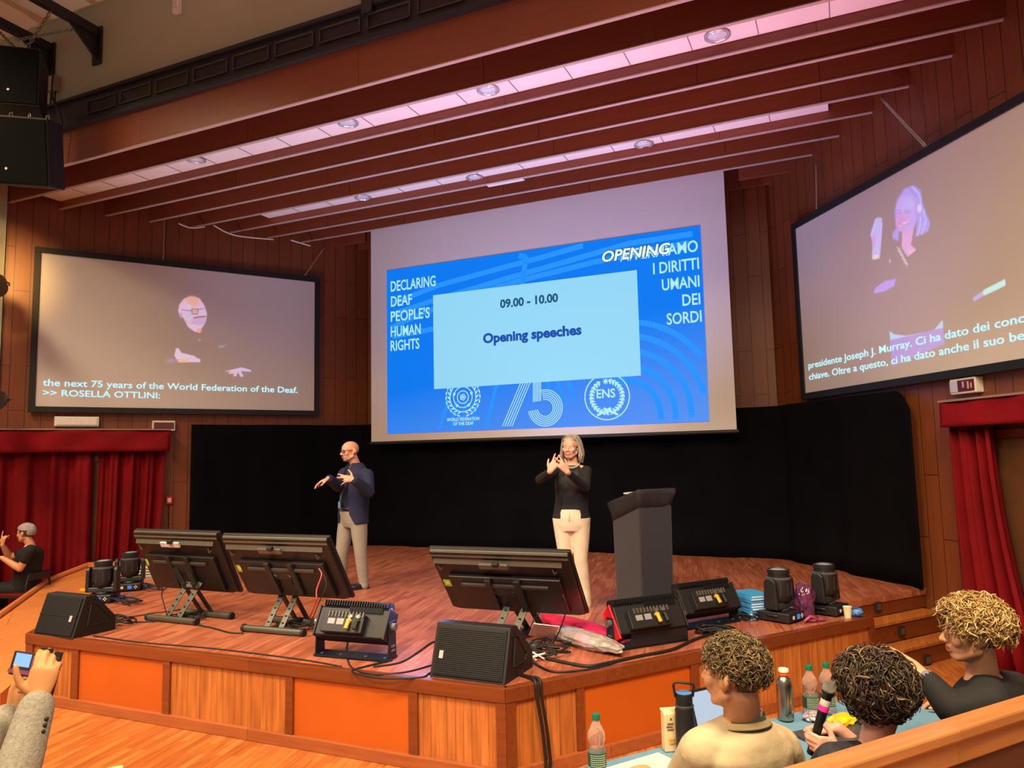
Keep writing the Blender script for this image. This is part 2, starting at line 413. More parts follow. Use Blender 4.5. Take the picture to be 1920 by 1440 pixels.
m_trough = mat('white_trough_panel', 'd8d2cc', .6, var=.03, scale=3)
m_joint = mat('panel_joint', '6e6660', .7)
for y0, y1, xa_, xb_ in ((6.70, 7.16, -10.55, 2.0), (8.75, 9.19, -8.36, .07)):
    b = MB(); b.box(((xa_ + xb_) / 2, (y0 + y1) / 2, 6.03), (xb_ - xa_, y1 - y0, .05)); p = obj('trough_panel', b, m_trough, t)
    b = MB(); n = int((xb_ - xa_) / .62)
    for k in range(1, n): b.box((xa_ + k * (xb_ - xa_) / n, (y0 + y1) / 2, 6.003), (.008, y1 - y0 - .02, .006))
    obj('panel_joint', b, m_joint, p)
b = MB(); a, c = onz(925, 353, 5.9), onz(993, 342, 5.9); b.box(((a.x + c.x) / 2, 9.22, 5.877), (c.x - a.x, .07, .022)); tag(obj('fluorescent_lamp', b, m_trough), 'short white lamp strip under a ceiling board above the main screen', 'lamp')
m_lens = mat('lamp_lens', 'c9d6dc', .1, .2); m_ring = mat('lamp_ring', 'd8d8d8', .25, .7)
DLP = ['first recessed downlight from the left in the near white trough', 'second recessed downlight from the left in the near white trough', 'third recessed downlight from the left in the near white trough', 'rightmost recessed downlight in the near white trough', 'leftmost recessed downlight in the far white trough', 'middle recessed downlight in the far white trough', 'rightmost recessed downlight in the far white trough']
dl0 = None
for (u, v), lab in zip([(367, 299), (652, 230), (915, 168), (1345, 66), (680, 370), (890, 333), (1207, 270)], DLP):
    p = onz(u, v, 6.0)
    if dl0 is None:
        dl0 = thing('downlight', lab, 'ceiling lamp', p, 0, 'downlights in the white troughs')
        b = MB(); b.lathe([(.095, 0), (.12, -.004), (.125, -.012), (.105, -.02), (.09, -.012), (.085, 0)], n=28, caps=False); obj('ring', b, m_ring, dl0, True, world=False)
        b = MB(); b.lathe([(.09, .0), (.088, -.006), (.06, -.014), (.02, -.018)], n=24); obj('lens', b, m_lens, dl0, True, world=False)
    else: dup(dl0, p, 0, lab)

# ------------------------------------------------------------------ stage platform
FL, FR, RE = V((-6.66, YF, 0)), V((-2.029, YF, 0)), V((.135, 7.332, 0))
SU = (RE - FR).normalized(); SV = V((SU.y, -SU.x, 0))            # along the right front edge, and out of it
R1 = V((-8.82, 7.33, 0)); D = onz(164, 1063, HS); D.z = 0
def to_wall(p, d, side):
    n = wall_n(side); q = wall_p(side); return p + d * ((q - p).dot(n) / d.dot(n))
S0 = RE + SV * -.52; S1 = to_wall(S0, SU, 1)
S1 = S1 + wall_n(1) * .01
E2 = onz(252, 1060, HS); E2.z = 0
bl, br_ = V((XC - WK + (YB + .25 - WY) * math.tan(TH), YB + .25, 0)), V((XC + WK - (YB + .25 - WY) * math.tan(TH), YB + .25, 0))
wl = to_wall(E2, V((-.6, .8, 0)), -1) + wall_n(-1) * .01
poly = [FL, FR, RE, S0, S1, br_ + V((-.02, 0, 0)), bl + V((.02, 0, 0)), wl, E2, D, R1]
st = thing('stage_platform', 'low wooden stage with parquet deck and orange and striped front panels', 'stage', (0, 0, 0))
b = MB(); b.prism(poly, HS - .06, HS); obj('deck', b, m_deck, st)
inner = [V((XC + (p.x - XC) * .985, p.y + (.03 if p.y < 5 else 0), 0)) for p in poly]
b = MB(); b.prism([FL + V((.05, .05, 0)), FR + V((-.02, .05, 0)), RE - SV * .05, S0 - SV * .05 + SU * .02, S1 - SV * .05, br_ + V((-.1, 0, 0)), bl + V((.1, 0, 0)), E2 + V((.1, .1, 0)), R1 + V((.1, .05, 0))], .0, HS - .05); obj('carcass', b, mat('stage_carcass', '4a2412', .8), st)
def edge(a, c, z, h, w, out, name='edge_trim', m=None):
    b = MB(); up = V((0, 0, 1)); d = (c - a).normalized(); o = d.cross(up) * out
    b.ext([a + up * (z - h) + o, a + up * z + o, a + up * z - o * 0 - d.cross(up) * w, a + up * (z - h) - d.cross(up) * w], c - a)
    return obj(name, b, m or m_trim, st, bevel=.006)
edge(FL, FR, HS + .004, .09, .05, .012); edge(FR, RE, HS + .004, .09, .05, .012); edge(R1, FL, HS + .004, .09, .05, .004)
edge(FL, FR, .085, .085, .03, .018, 'skirting', m_skirt); edge(FR, RE, .085, .085, .03, .018, 'skirting', m_skirt)
def face_pts(us, pl, n):
    return [onpl(u_, v_, pl, n) for u_, v_ in us]
nF = V((0, -1, 0))
def fpanel(x0, x1, m, name, rec=0):
    b = MB(); b.box(((x0 + x1) / 2, YF + .03 + rec, .285), (x1 - x0, .03, .40)); return obj(name, b, m, st)
def fx(u_, v_): return onY(u_, v_, YF).x
xs = [(46, 1250), (60, 1250), (133, 1265), (146, 1265), (305, 1280), (318, 1280), (535, 1320), (549, 1320), (766, 1340), (783, 1340), (931, 1380), (962, 1390)]
X = [fx(*q) for q in xs]; X[0] = FL.x; X[-1] = FR.x
for i in range(0, 12, 2):
    b = MB(); b.box(((X[i] + X[i + 1]) / 2, YF + .02, .27), (X[i + 1] - X[i], .05, .44)); obj('stile', b, m_trim, st, bevel=.004)
for (i, m, nm) in ((1, m_plank, 'striped_panel'), (3, m_orange, 'orange_panel'), (5, m_plank, 'striped_panel'), (7, m_orange, 'orange_panel'), (9, m_plank, 'striped_panel')):
    fpanel(X[i], X[i + 1], m, nm)
def rs(u_, v_): return (onpl(u_, v_, FR, SV) - FR).dot(SU)
L_ = (RE - FR).length
S = [0, rs(968, 1390), rs(1083, 1370), rs(1097, 1370), rs(1297, 1300), rs(1312, 1300), L_ - .05, L_]
Rz = Matrix.Rotation(atan2(SU.y, SU.x), 3, 'Z')
def rpanel(s0, s1, m, name, dep_=.03, z=.285, h=.40, off=.03):
    b = MB(); c = FR + SU * ((s0 + s1) / 2) - SV * off; b.box((c.x, c.y, z), (s1 - s0, dep_, h), Rz); return obj(name, b, m, st)
for s0, s1 in ((S[0], S[1]), (S[2], S[3]), (S[4], S[5]), (S[6], S[7])): rpanel(s0, s1, m_trim, 'stile', .05, .27, .44, .02)
rpanel(S[1], S[2], m_plank, 'striped_panel'); rpanel(S[3], S[4], m_orange, 'orange_panel')
m_plankr = m_plank
rpanel(S[5], S[6], m_plankr, 'striped_panel')
b = MB(); c = RE - SV * .26 + SU * .0; b.box((c.x, c.y, HS / 2 - .01), (.06, .52, HS - .03), Rz); obj('end_panel', b, m_trim, st)
# steps down to the hall floor at the right end
sp = thing('stage_steps', 'three wooden steps with square vents at the right end of the stage', 'steps', (0, 0, 0))
S_end = to_wall(RE + SV * -.3, SU, 1)
for k, (p, z) in enumerate(((-.52, HS), (-.31, .382), (-.10, .191))):
    q0 = RE + SV * p + SU * .03; q1 = to_wall(RE + SV * p, SU, 1) - SU * .02; back = -SV * (.03 if k == 0 else .21)
    if k:
        b = MB(); b.prism([q0, q1, q1 + back, q0 + back], z - .03, z); obj('tread', b, m_plank, sp, bevel=.004)
    b = MB(); qa, qb = q0 - SV * .012, q1 - SV * .012; b.prism([qa, qb, qb - SV * .02, qa - SV * .02], z - .191, z - .03); r_ = obj('riser', b, m_trim, sp)
    uv = [(1645, 1137), (1690, 1183), (1738, 1237)][k]; c = onpl(*uv, q0, SV); bb = MB(); bb.box(c + SV * .002 - V((0, 0, 0)), (.085, .03, .085), Rz); ve = obj('vent', bb, mat('vent_brown', '3a2418', .5, .3), r_)
    bb = MB()
    for i in (-1, 0, 1): bb.box(c + SV * .019 + SU * (i * .022), (.008, .006, .06), Rz)
    obj('vent_bar', bb, m_grey, ve)
# ramp on the left
A0 = V((-6.62, 4.15, .13)); R1h = V((R1.x, R1.y, HS)); Dh = V((D.x, D.y, HS))
pn = (R1h - A0).cross(Dh - A0).normalized()
rim = [onpl(u_, v_, A0, pn) for u_, v_ in ((164, 1063), (126, 1078), (87, 1094), (0, 1157))]
ext_ = rim[-1] + (rim[-1] - rim[-2]) * .45
lowl = A0 + (ext_ - rim[0]) * .0 + V((-.55, -.55, 0)); lowl.z = A0.z
pts = [A0, R1h] + rim + [ext_]
pts = [V(p) for p in pts]
rp = thing('ramp', 'orange wooden ramp with a raised rim rising along the left end of the stage', 'ramp', (0, 0, 0))
b = MB(); b.prism(pts, [-.02] * len(pts), [max(p.z, .005) for p in pts]); obj('surface', b, m_ramp, rp)
for a, c in zip(rim + [], rim[1:] + [ext_]):
    pass
b = MB(); rr = rim + [ext_]; b.tube([p + V((0, 0, .03)) for p in rr], .035, 8); obj('rim', b, m_ramp, rp)
b = MB(); e2 = V((E2.x, E2.y, HS)); b.bar(Dh + V((0, 0, .03)), e2 + V((0, 0, .03)), .06, .07); b.bar(e2 + V((0, 0, .03)), V((wl.x, wl.y, HS + .03)), .06, .07); obj('rim', b, m_ramp, rp)

# ------------------------------------------------------------------ black back drape
m_drape = mat('black_drape_cloth', '0a0a0e', 1.0, var=.2, scale=2, bump=.25, bscale=6, spec=.08)
def path(pts):
    L = [0]
    for a, c in zip(pts, pts[1:]): L.append(L[-1] + (V(c) - V(a)).length)
    def f(t):
        s = t * L[-1]
        for i in range(len(pts) - 1):
            if s <= L[i + 1] or i == len(pts) - 2:
                k = (s - L[i]) / (L[i + 1] - L[i]); a, c = V(pts[i]), V(pts[i + 1]); d = (c - a).normalized(); return a + (c - a) * k, V((d.y, -d.x, 0)), s
    return f, L[-1]
dl = onwall(356, 900, -1, .06); dr = onwall(1727, 900, 1, .06)
cl = V((XC - WK + (YB - WY) * math.tan(TH) + .2, YB, 0)); cr_ = V((XC + WK - (YB - WY) * math.tan(TH) - .2, YB, 0))
pth = [(dl.x, dl.y, 0), (cl.x - .1, cl.y - .15, 0), (cl.x + .2, YB, 0), (cr_.x - .2, YB, 0), (cr_.x + .1, YB - .15, 0), (dr.x, dr.y, 0)]
pf, pl_ = path(pth)
def drape(i, j):
    p, n, s = pf(i); e = max(0, 1 - (1 - i) * pl_ / .30)              # rounded top corner on the right
    zt = 2.655 - .22 * e * e; z0 = HS + .004; zz = z0 + (zt - z0) * j
    w = .03 * sin(s * 5.1 + .8 * sin(s * 1.7)) + .018 * sin(s * 11.3 + 1)
    return p + n * (w + .05) + V((0, 0, zz)), n
b = MB(); b.sheet(drape, 260, 10, .012); tag(obj('back_drape', b, m_drape, None, True), 'tall black cloth drape hung along the back of the stage', 'drape')

# ------------------------------------------------------------------ side doors and red velvet curtains
m_red = velvet('red_velvet', '70040f'); m_redv = velvet('red_velvet_valance', '7a0614')
m_door = mat('door_wood', '5a3a22', .5, var=.15, scale=4)
def frame(name, side, label, cat, x, z, group=None):
    p = wall_p(side); M = Matrix.Translation(p) @ Matrix.Rotation(side * -(pi / 2 - TH), 4, 'Z'); o = thing(name, label, cat, M @ V((x, 0, z)), side * -(pi / 2 - TH), group); return o
def curtain(side, x0, x1, z0, z1, label, nf, y=-.14, amp=.065, ph=0, sway=0):
    t = frame('door_curtain', side, label, 'curtain', x0, z0)
    def fn(i, j):
        x = (x1 - x0) * i; k = 1 - .25 * j
        w = amp * k * (sin(2 * pi * nf * i + ph + .6 * sin(3 * i + ph)) + .45 * sin(2 * pi * nf * 2.3 * i + ph * 2)) + .02 * sin(7 * i)
        return V((x + sway * (1 - j) * (1 - j) * (.3 + i), y - w, (z1 - z0) * j)), V((0, -1, 0))
    b = MB(); b.sheet(fn, int(nf * 14), 8, .012); obj('cloth', b, m_red, t, True, world=False)
    b = MB(); b.bar((0, y, z1 - z0 - .01), (x1 - x0, y, z1 - z0 - .01), .03, .03); obj('rail', b, m_grey, t, world=False); return t
def valance(side, x0, x1, z0, z1, label):
    t = frame('curtain_valance', side, label, 'valance', x0, z0)
    def fn(i, j):
        x = (x1 - x0) * i; w = .012 * sin(9 * i + 3 * j) + .01 * sin(23 * i - 4 * j) + .02 * (1 - j)
        return V((x, -.26 - w, (z1 - z0) * j)), V((0, -1, 0))
    b = MB(); b.sheet(fn, 50, 6, .012); w = x1 - x0
    def fe(x):
        b.box((x, -.13, (z1 - z0) / 2), (.012, .26, z1 - z0))
    fe(.0); fe(w); obj('cloth', b, m_redv, t, True, world=False)
    b = MB(); b.box((w / 2, -.13, z1 - z0 + .008), (w + .03, .29, .02)); obj('pelmet_board', b, mat('pelmet_grey', '8d7d74', .6), t, world=False)
lx = lambda u, v: wx(-1, onwall(u, v, -1, .13)).x
rx = lambda u, v: wx(1, onwall(u, v, 1, .13)).x
v0, v1 = lx(-75, 830), lx(316, 830)
zt, zb = wx(-1, onwall(160, 806, -1, .26)).z, wx(-1, onwall(160, 847, -1, .26)).z
valance(-1, v0, v1, zb, zt, 'red velvet valance over the left side door below the left screen')
curtain(-1, v0 + .02, lx(176, 900), .03, zb + .08, 'wide red velvet curtain of the left door, on the left of the gap', 4.6, ph=.4)
curtain(-1, lx(184, 900), v1 - .05, .03, zb + .08, 'narrower red velvet curtain of the left door, on the right of the gap', 4.0, ph=2.0, sway=-.10)
def door(name, side, x0, x1, z1):
    t = frame(name, side, 'wooden double door behind the red curtain', 'door', x0, 0); t['kind'] = 'structure'; w = x1 - x0
    for k in (0, 1):
        b = MB(); b.box((w * (.25 + .5 * k), -.012, z1 / 2), (w / 2 - .01, .02, z1)); d = obj('door_leaf', b, m_door, t, world=False, bevel=.003)
        b = MB(); b.box((w * .5 + (-.07 if k == 0 else .07), -.03, 1.05), (.06, .02, .2)); obj('door_plate', b, mat('door_plate', 'a09078', .4, .4), d, world=False)
    b = MB(); b.box((-.04, -.02, z1 / 2), (.08, .05, z1)); b.box((w + .04, -.02, z1 / 2), (.08, .05, z1)); b.box((w / 2, -.02, z1 + .04), (w + .16, .05, .08)); obj('door_frame', b, m_trim, t, world=False, bevel=.004)
door('door_1', -1, v0 + .3, v1 - .25, 2.1)
r0 = rx(1785, 760); zrt = wx(1, onwall(1790, 752, 1, .26)).z; zrb = wx(1, onwall(1795, 800, 1, .26)).z
valance(1, r0, r0 + 2.1, zrb, zrt, 'red velvet valance over the right side door below the right screen')
curtain(1, r0 + .03, r0 + .47, .03, zrb + .08, 'red velvet curtain gathered at the near edge of the right door', 3.2, ph=1.0, sway=.28)
door('door_2', 1, r0 + .2, r0 + 1.9, 2.1)
# ---- fittings on the side walls
def wallbox(name, label, cat, side, uv0, uv1, d, m, off=.0):
    a, c = wx(side, onwall(*uv0, side)), wx(side, onwall(*uv1, side)); t = frame(name, side, label, cat, (a.x + c.x) / 2, (a.z + c.z) / 2)
    w, h = abs(c.x - a.x), abs(a.z - c.z); b = MB(); b.box((0, -d / 2 - off, 0), (w, d, h)); obj('housing', b, m, t, world=False, bevel=.008); return t, w, h
m_ivory = mat('ivory_plastic', 'e2dccf', .45); m_maroon = mat('maroon_face', '5a1620', .3); m_tag = mat('bluish_face', 'b9c2e0', .4)
t, w, h = wallbox('emergency_light', 'long white emergency light on the left wall above the red valance', 'lamp', -1, (102, 781), (185, 800), .07, m_ivory)
b = MB(); b.box((0, -.075, 0), (w * .9, .012, h * .7)); obj('diffuser', b, mat('diffuser', 'ece6da', .3), t, world=False)
t, w, h = wallbox('exit_sign', 'small white box with dark red front high beside the left screen corner', 'sign', -1, (285, 789), (327, 808), .08, m_ivory)
b = MB(); b.box((0, -.082, 0), (w * .88, .01, h * .62)); f_ = obj('front', b, m_maroon, t, world=False)
b = MB(); [b.box((-w * .4 + w * .8 * k / 11, -.088, 0), (.006, .004, h * .5)) for k in range(12)]; obj('grille_bar', b, mat('pink_grey', '9a6a6e', .5), f_, world=False)
t, w, h = wallbox('exit_sign', 'white framed sign with red and bluish front above the right red curtain', 'sign', 1, (1795, 712), (1846, 735), .09, m_ivory)
b = MB(); b.box((w * .14, -.092, 0), (w * .62, .01, h * .72)); obj('front', b, m_maroon, t, world=False)
b = MB(); b.box((-w * .33, -.092, 0), (w * .3, .01, h * .72)); obj('arrow_plate', b, m_tag, t, world=False)
b = MB(); b.box((w * .05, -.099, .01), (.018, .004, .06)); b.box((w * .24, -.099, 0), (.018, .004, .07)); b.box((w * .36, -.099, -.005), (.014, .004, .05)); obj('mark', b, mat('pale_mark', 'c9a8a8', .5), t, world=False)
t, w, h = wallbox('fire_call_point', 'small red alarm box on the wall right of the left curtains', 'alarm', -1, (310, 930), (323, 945), .05, mat('alarm_red', 'c0202a', .4))
b = MB(); b.box((0, -.052, 0), (w * .5, .01, h * .5)); obj('glass', b, m_ivory, t, world=False)
b = MB(); b.tube([V((0, -.01, -h / 2)), V((.0, -.01, -.9))], .008, 6); obj('conduit', b, m_black, t, world=False)

# ================================================================== PROJECTION SCREENS
m_screen = mat('screen_cloth', 'd2d0d0', .9, var=.01, scale=1)
m_lit = None
def lit(name, c, s=1.0, base=(.10, .10, .10)): return emis(name, c, s, base, .9)
def imgmat():
    m, nt, b = nodes('projected_image'); a = nt.nodes.new('ShaderNodeAttribute'); a.attribute_name = 'img'
    b.inputs['Base Color'].default_value = lin('d2d0d0'); b.inputs['Roughness'].default_value = .9
    nt.links.new(a.outputs['Color'], b.inputs['Emission Color']); b.inputs['Emission Strength'].default_value = 1; return m
m_img = imgmat()
def pdist(p, poly):
    x, y = p; d = 1e9; ins = False; n = len(poly)
    for i in range(n):
        x1, y1 = poly[i]; x2, y2 = poly[(i + 1) % n]; dx, dy = x2 - x1, y2 - y1
        t = max(0, min(1, ((x - x1) * dx + (y - y1) * dy) / (dx * dx + dy * dy + 1e-9)))
        d = min(d, (x - x1 - t * dx) ** 2 + (y - y1 - t * dy) ** 2)
        if (y1 > y) != (y2 > y) and x < (x2 - x1) * (y - y1) / (y2 - y1) + x1: ins = not ins
    d = sqrt(d); return -d if ins else d
def ldist(p, pts, r):
    d = 1e9; x, y = p
    for (x1, y1), (x2, y2) in zip(pts, pts[1:]):
        dx, dy = x2 - x1, y2 - y1; t = max(0, min(1, ((x - x1) * dx + (y - y1) * dy) / (dx * dx + dy * dy + 1e-9)))
        d = min(d, (x - x1 - t * dx) ** 2 + (y - y1 - t * dy) ** 2)
    return sqrt(d) - r
def edist(p, cx, cy, rx_, ry_):
    k = sqrt(((p[0] - cx) / rx_) ** 2 + ((p[1] - cy) / ry_) ** 2); return (k - 1) * min(rx_, ry_)
def image_patch(name, parent, Pf, box, shapes, n, label):
    """flat projected picture: a grid with one colour per corner. box and shapes live in the flat (s, t) picture units; Pf maps them to the screen"""
    s0, t0, s1, t1 = box; nx = n; ny = max(4, int(n * (t1 - t0) / (s1 - s0))); W = wm(parent).inverted(); vs = []; cs = []
    for j in range(ny + 1):
        for i in range(nx + 1):
            s, t = s0 + (s1 - s0) * i / nx, t0 + (t1 - t0) * j / ny; vs.append(W @ Pf(s, t)); c = [0, 0, 0]
            for kind, prm, col, soft in shapes:
                d = pdist((s, t), prm) if kind == 'P' else ldist((s, t), prm[0], prm[1]) if kind == 'L' else edist((s, t), *prm)
                a = max(0, min(1, .5 - d / soft))
                if a: c = [x * (1 - a) + y * a for x, y in zip(c, col)]
            cs += c + [1]
    w = nx + 1; fs = [(j * w + i, j * w + i + 1, (j + 1) * w + i + 1, (j + 1) * w + i) for j in range(ny) for i in range(nx)]
    me = bpy.data.meshes.new(name); me.from_pydata(vs, [], fs); at = me.color_attributes.new('img', 'FLOAT_COLOR', 'POINT'); at.data.foreach_set('color', cs)
    me.materials.append(m_img); o = bpy.data.objects.new(name, me); COL.objects.link(o); o.parent = parent; o['label'] = label; return o
m_frame = mat('screen_frame', '16171b', .6)
m_cap = lit('caption_light', 'b8f2ff', 1.05)
SO = .09
def side_screen(side, label, x0, x1, z0, z1):
    t = frame('projection_screen', side, label, 'screen', (x0 + x1) / 2, (z0 + z1) / 2); w, h = x1 - x0, z1 - z0
    b = MB(); b.box((0, -SO + .012, 0), (w, .02, h)); obj('screen_surface', b, m_screen, t, world=False)
    f = .085; b = MB()
    b.box((0, -SO + .005, h / 2 + f / 2), (w + 2 * f, .05, f)); b.box((0, -SO + .005, -h / 2 - f / 2), (w + 2 * f, .05, f))
    b.box((-w / 2 - f / 2, -SO + .005, 0), (f, .05, h)); b.box((w / 2 + f / 2, -SO + .005, 0), (f, .05, h)); obj('frame', b, m_frame, t, world=False, bevel=.004)
    b = MB()
    for x in (-.4, .4):
        for z in (-.45, .45): b.box((w * x, -SO / 2 + .012, h * z), (.06, SO - .03, .06))
    obj('wall_bracket', b, m_black, t, world=False); return t
P = lambda u, v, side: onwall(u, v, side, SO)
def W_(u, v, side): return wx(side, P(u, v, side))
a, c, d, e = W_(79, 472, -1), W_(590, 531, -1), W_(589, 770, -1), W_(64, 762, -1)
zl0, zl1 = (d.z + e.z) / 2, (a.z + c.z) / 2
LS = side_screen(-1, 'left side screen showing a bald man with glasses and an English caption', (a.x + e.x) / 2, (c.x + d.x) / 2, zl0, zl1)
sw = (c.x + d.x) / 2 - (a.x + e.x) / 2
a, e = W_(1491, 430, 1), W_(1511, 737, 1); g1, g0 = W_(1727, 298, 1).z, W_(1715, 705, 1).z
RS = side_screen(1, 'right side screen showing a woman signing and an Italian caption', (a.x + e.x) / 2, (a.x + e.x) / 2 + sw, (g0 + e.z) / 2, (g1 + a.z) / 2)
def Q(zx, zy, org, sc): return (org[0] + zx / sc, org[1] + zy / sc)
def S_(c, k=1): c = lin(c); return tuple(max(0, x * k) for x in c[:3])
def conv(side, pts): return [((q := W_(u, v, side)).x, q.z) for u, v in pts]
def shp(side, org, sc, L):
    out = []
    for kind, prm, col, soft in L:
        if kind == 'P': out.append(('P', conv(side, [Q(*p, org, sc) for p in prm]), col, soft))
        elif kind == 'L': out.append(('L', (conv(side, [Q(*p, org, sc) for p in prm[0]]), prm[1]), col, soft))
        else:
            x, y, rx_, ry_ = prm; q = conv(side, [Q(x, y, org, sc), Q(x + rx_, y, org, sc), Q(x, y + ry_, org, sc)])
            out.append(('E', (q[0][0], q[0][1], abs(q[1][0] - q[0][0]), abs(q[2][1] - q[0][1])), col, soft))
    return out
def onscr(side):
    M = Matrix.Translation(wall_p(side)) @ Matrix.Rotation(side * -(pi / 2 - TH), 4, 'Z'); return lambda s, t: M @ V((s, -SO + .0012, t))
face, warm, viol, none = (.46, .30, .50), (.52, .24, .14), (.34, .22, .46), (0.0, 0.0, 0.0)
LM = [('P', [(440, 195), (560, 225), (630, 320), (668, 440), (655, 530), (620, 610), (590, 650), (560, 700), (500, 700), (400, 630), (330, 500), (275, 450), (258, 400), (275, 310), (340, 230)], face, .02),
      ('E', (465, 270, 95, 70), warm, .07), ('E', (400, 330, 40, 30), (.42, .38, .55), .05), ('P', [(345, 420), (440, 420), (450, 500), (380, 520)], (.30, .32, .48), .03),
      ('P', [(480, 490), (650, 470), (640, 590), (560, 610), (420, 560)], (.34, .20, .42), .02), ('L', ([(310, 385), (450, 402)], .006), none, .012), ('L', ([(452, 372), (540, 375), (538, 448), (458, 448), (452, 372)], .007), none, .012),
      ('P', [(462, 385), (530, 385), (528, 438), (466, 438)], (.42, .18, .16), .01), ('L', ([(540, 385), (625, 365)], .006), none, .012), ('L', ([(485, 500), (560, 485), (645, 480)], .011), none, .015), ('E', (575, 430, 30, 30), (.28, .36, .55), .02),
      ('L', ([(345, 520), (420, 585), (520, 580)], .004), (.15, .10, .2), .012), ('E', (300, 460, 20, 40), (.36, .14, .28), .02),
      ('E', (555, 680, 34, 34), (.5, .22, .05), .012), ('E', (560, 815, 18, 10), (.18, .2, .2), .02),
      ('P', [(205, 1040), (225, 935), (265, 930), (300, 995), (500, 1045), (510, 1065), (575, 1090), (570, 1130), (400, 1130), (270, 1130)], (.40, .32, .52), .012), ('P', [(230, 1085), (400, 1085), (395, 1130), (270, 1135)], warm, .015), ('L', ([(300, 1040), (400, 1075), (520, 1085)], .002), (.2, .15, .3), .008),
      ('P', [(910, 1262), (1080, 1222), (1150, 1203), (1295, 1240), (1290, 1268), (1150, 1255), (1188, 1330), (1150, 1342), (1105, 1270), (1085, 1333), (1040, 1325), (1055, 1280), (985, 1298), (970, 1280), (1020, 1262)], (.36, .28, .52), .012), ('E', (1030, 1280, 40, 14), warm, .02),
      ('L', ([(835, 930), (850, 890), (865, 920), (880, 890), (885, 920), (935, 880)], .004), (.22, .22, .24), .01), ('E', (160, 1110, 60, 30), (.08, .05, .18), .06)]
o_, s_ = (300, 530), 7.58
q = conv(-1, [(305, 545), (482, 712)]); image_patch('projected_picture', LS, onscr(-1), (q[0][0], q[1][1], q[1][0], q[0][1]), shp(-1, o_, s_, LM), 190, 'bald man with glasses and goatee and two open hands')
RW = [('P', [(300, 260), (320, 170), (370, 95), (440, 68), (490, 110), (505, 200), (535, 290), (560, 340), (545, 400), (500, 425), (450, 440), (470, 330), (440, 380), (330, 400), (330, 470), (290, 460), (285, 420), (315, 380)], (.10, .12, .62), .03),
      ('P', [(315, 200), (350, 150), (420, 140), (450, 200), (455, 300), (440, 380), (380, 425), (330, 395), (312, 300)], (.24, .15, .58), .03), ('E', (350, 330, 40, 60), (.34, .10, .44), .05), ('E', (395, 215, 50, 50), (.18, .22, .66), .05), ('E', (370, 350, 32, 12), (.42, .30, .5), .015), ('L', ([(335, 340), (360, 362), (405, 345)], .005), (.06, .02, .2), .012),
      ('L', ([(318, 275), (345, 265)], .006), (.06, .03, .26), .014), ('L', ([(375, 262), (412, 262)], .006), (.06, .03, .26), .014), ('L', ([(318, 250), (345, 245)], .004), (.1, .05, .3), .012), ('L', ([(372, 245), (415, 248)], .004), (.1, .05, .3), .012), ('L', ([(350, 280), (342, 318), (365, 322)], .003), (.14, .05, .34), .012),
      ('L', ([(430, 80), (480, 130), (492, 190)], .004), (.3, .4, .7), .012), ('L', ([(410, 90), (455, 150)], .003), (.0, .0, .2), .012), ('E', (482, 235, 18, 32), (.36, .36, .66), .015), ('L', ([(510, 250), (530, 320), (500, 420)], .008), (.12, .32, .6), .02), ('L', ([(490, 300), (485, 380), (465, 430)], .006), (.3, .36, .5), .012),
      ('P', [(355, 415), (440, 385), (420, 500), (455, 540), (395, 590), (352, 520)], (.36, .16, .42), .02), ('P', [(395, 540), (455, 530), (450, 545), (405, 575)], (.44, .24, .3), .012)]
for k in range(9):
    a_ = 520 + k * 14; RW.append(('L', ([(318 + k * 7, a_ + 8 * (k % 2)), (340 + k * 7, a_ + 14)], .004), (.34, .36, .42), .008)); RW.append(('L', ([(330 + k * 8, a_ + 6), (325 + k * 8, a_ + 30)], .003), (.34, .36, .42), .008))
RW += [('P', [(160, 310), (180, 302), (205, 305), (212, 350), (203, 480), (192, 602), (160, 608), (135, 590), (142, 480), (122, 430)], (.22, .26, .62), .015), ('L', ([(180, 310), (160, 420)], .003), (.08, .08, .3), .01), ('L', ([(198, 320), (180, 430)], .003), (.08, .08, .3), .01), ('E', (150, 470, 16, 40), (.36, .12, .46), .03), ('E', (160, 590, 24, 16), (.5, .4, .4), .015), ('E', (266, 620, 5, 14), (.3, .3, .3), .01),
       ('P', [(135, 850), (170, 810), (230, 765), (310, 750), (300, 800), (230, 840), (150, 858)], (.14, .10, .56), .015), ('L', ([(885, 895), (965, 845)], .022), (.06, .16, .5), .012), ('L', ([(962, 847), (1128, 765)], .028), (.12, .55, .58), .012),
       ('P', [(265, 1200), (650, 1105), (665, 1225), (285, 1385)], (.05, .04, .42), .012), ('P', [(262, 1130), (300, 1155), (380, 1165), (495, 1145), (268, 1198)], (.08, .36, .58), .01), ('P', [(590, 1120), (650, 1050), (655, 1108)], (.08, .36, .58), .01)]
o_, s_ = (1600, 330), 3.89
q = conv(1, [(1624, 340), (1900, 700)]); z_ = [W_(1660, 700, 1).z, W_(1700, 340, 1).z]
image_patch('projected_picture', RS, onscr(1), (q[0][0], z_[0], q[1][0], z_[1]), shp(1, o_, s_, RW), 230, 'light haired woman signing, a pen and a blue book')
def cap_line(parent, side, body, uv0, uv1, hpx, name='caption'):
    p0, p1 = onscr(side)(*conv(side, [uv0])[0]), onscr(side)(*conv(side, [uv1])[0]); r = p1 - p0; r.z = 0
    zz = (p0.z + p1.z) / 2; o = V((p0.x, p0.y, zz)) + wall_n(side) * .0006
    mid = ((uv0[0] + uv1[0]) / 2, (uv0[1] + uv1[1]) / 2); hh = abs(W_(mid[0], mid[1], side).z - W_(mid[0], mid[1] - hpx, side).z)
    return text(name, body, m_cap, parent, o, r, (0, 0, 1), r.length, hh, bold=.012)
cap_line(LS, -1, 'the next 75 years of the World Federation of the Deaf.', (80, 724), (558, 736), 12.2)
cap_line(LS, -1, '>> ROSELLA OTTLINI:', (80, 742), (300, 747), 12.0)
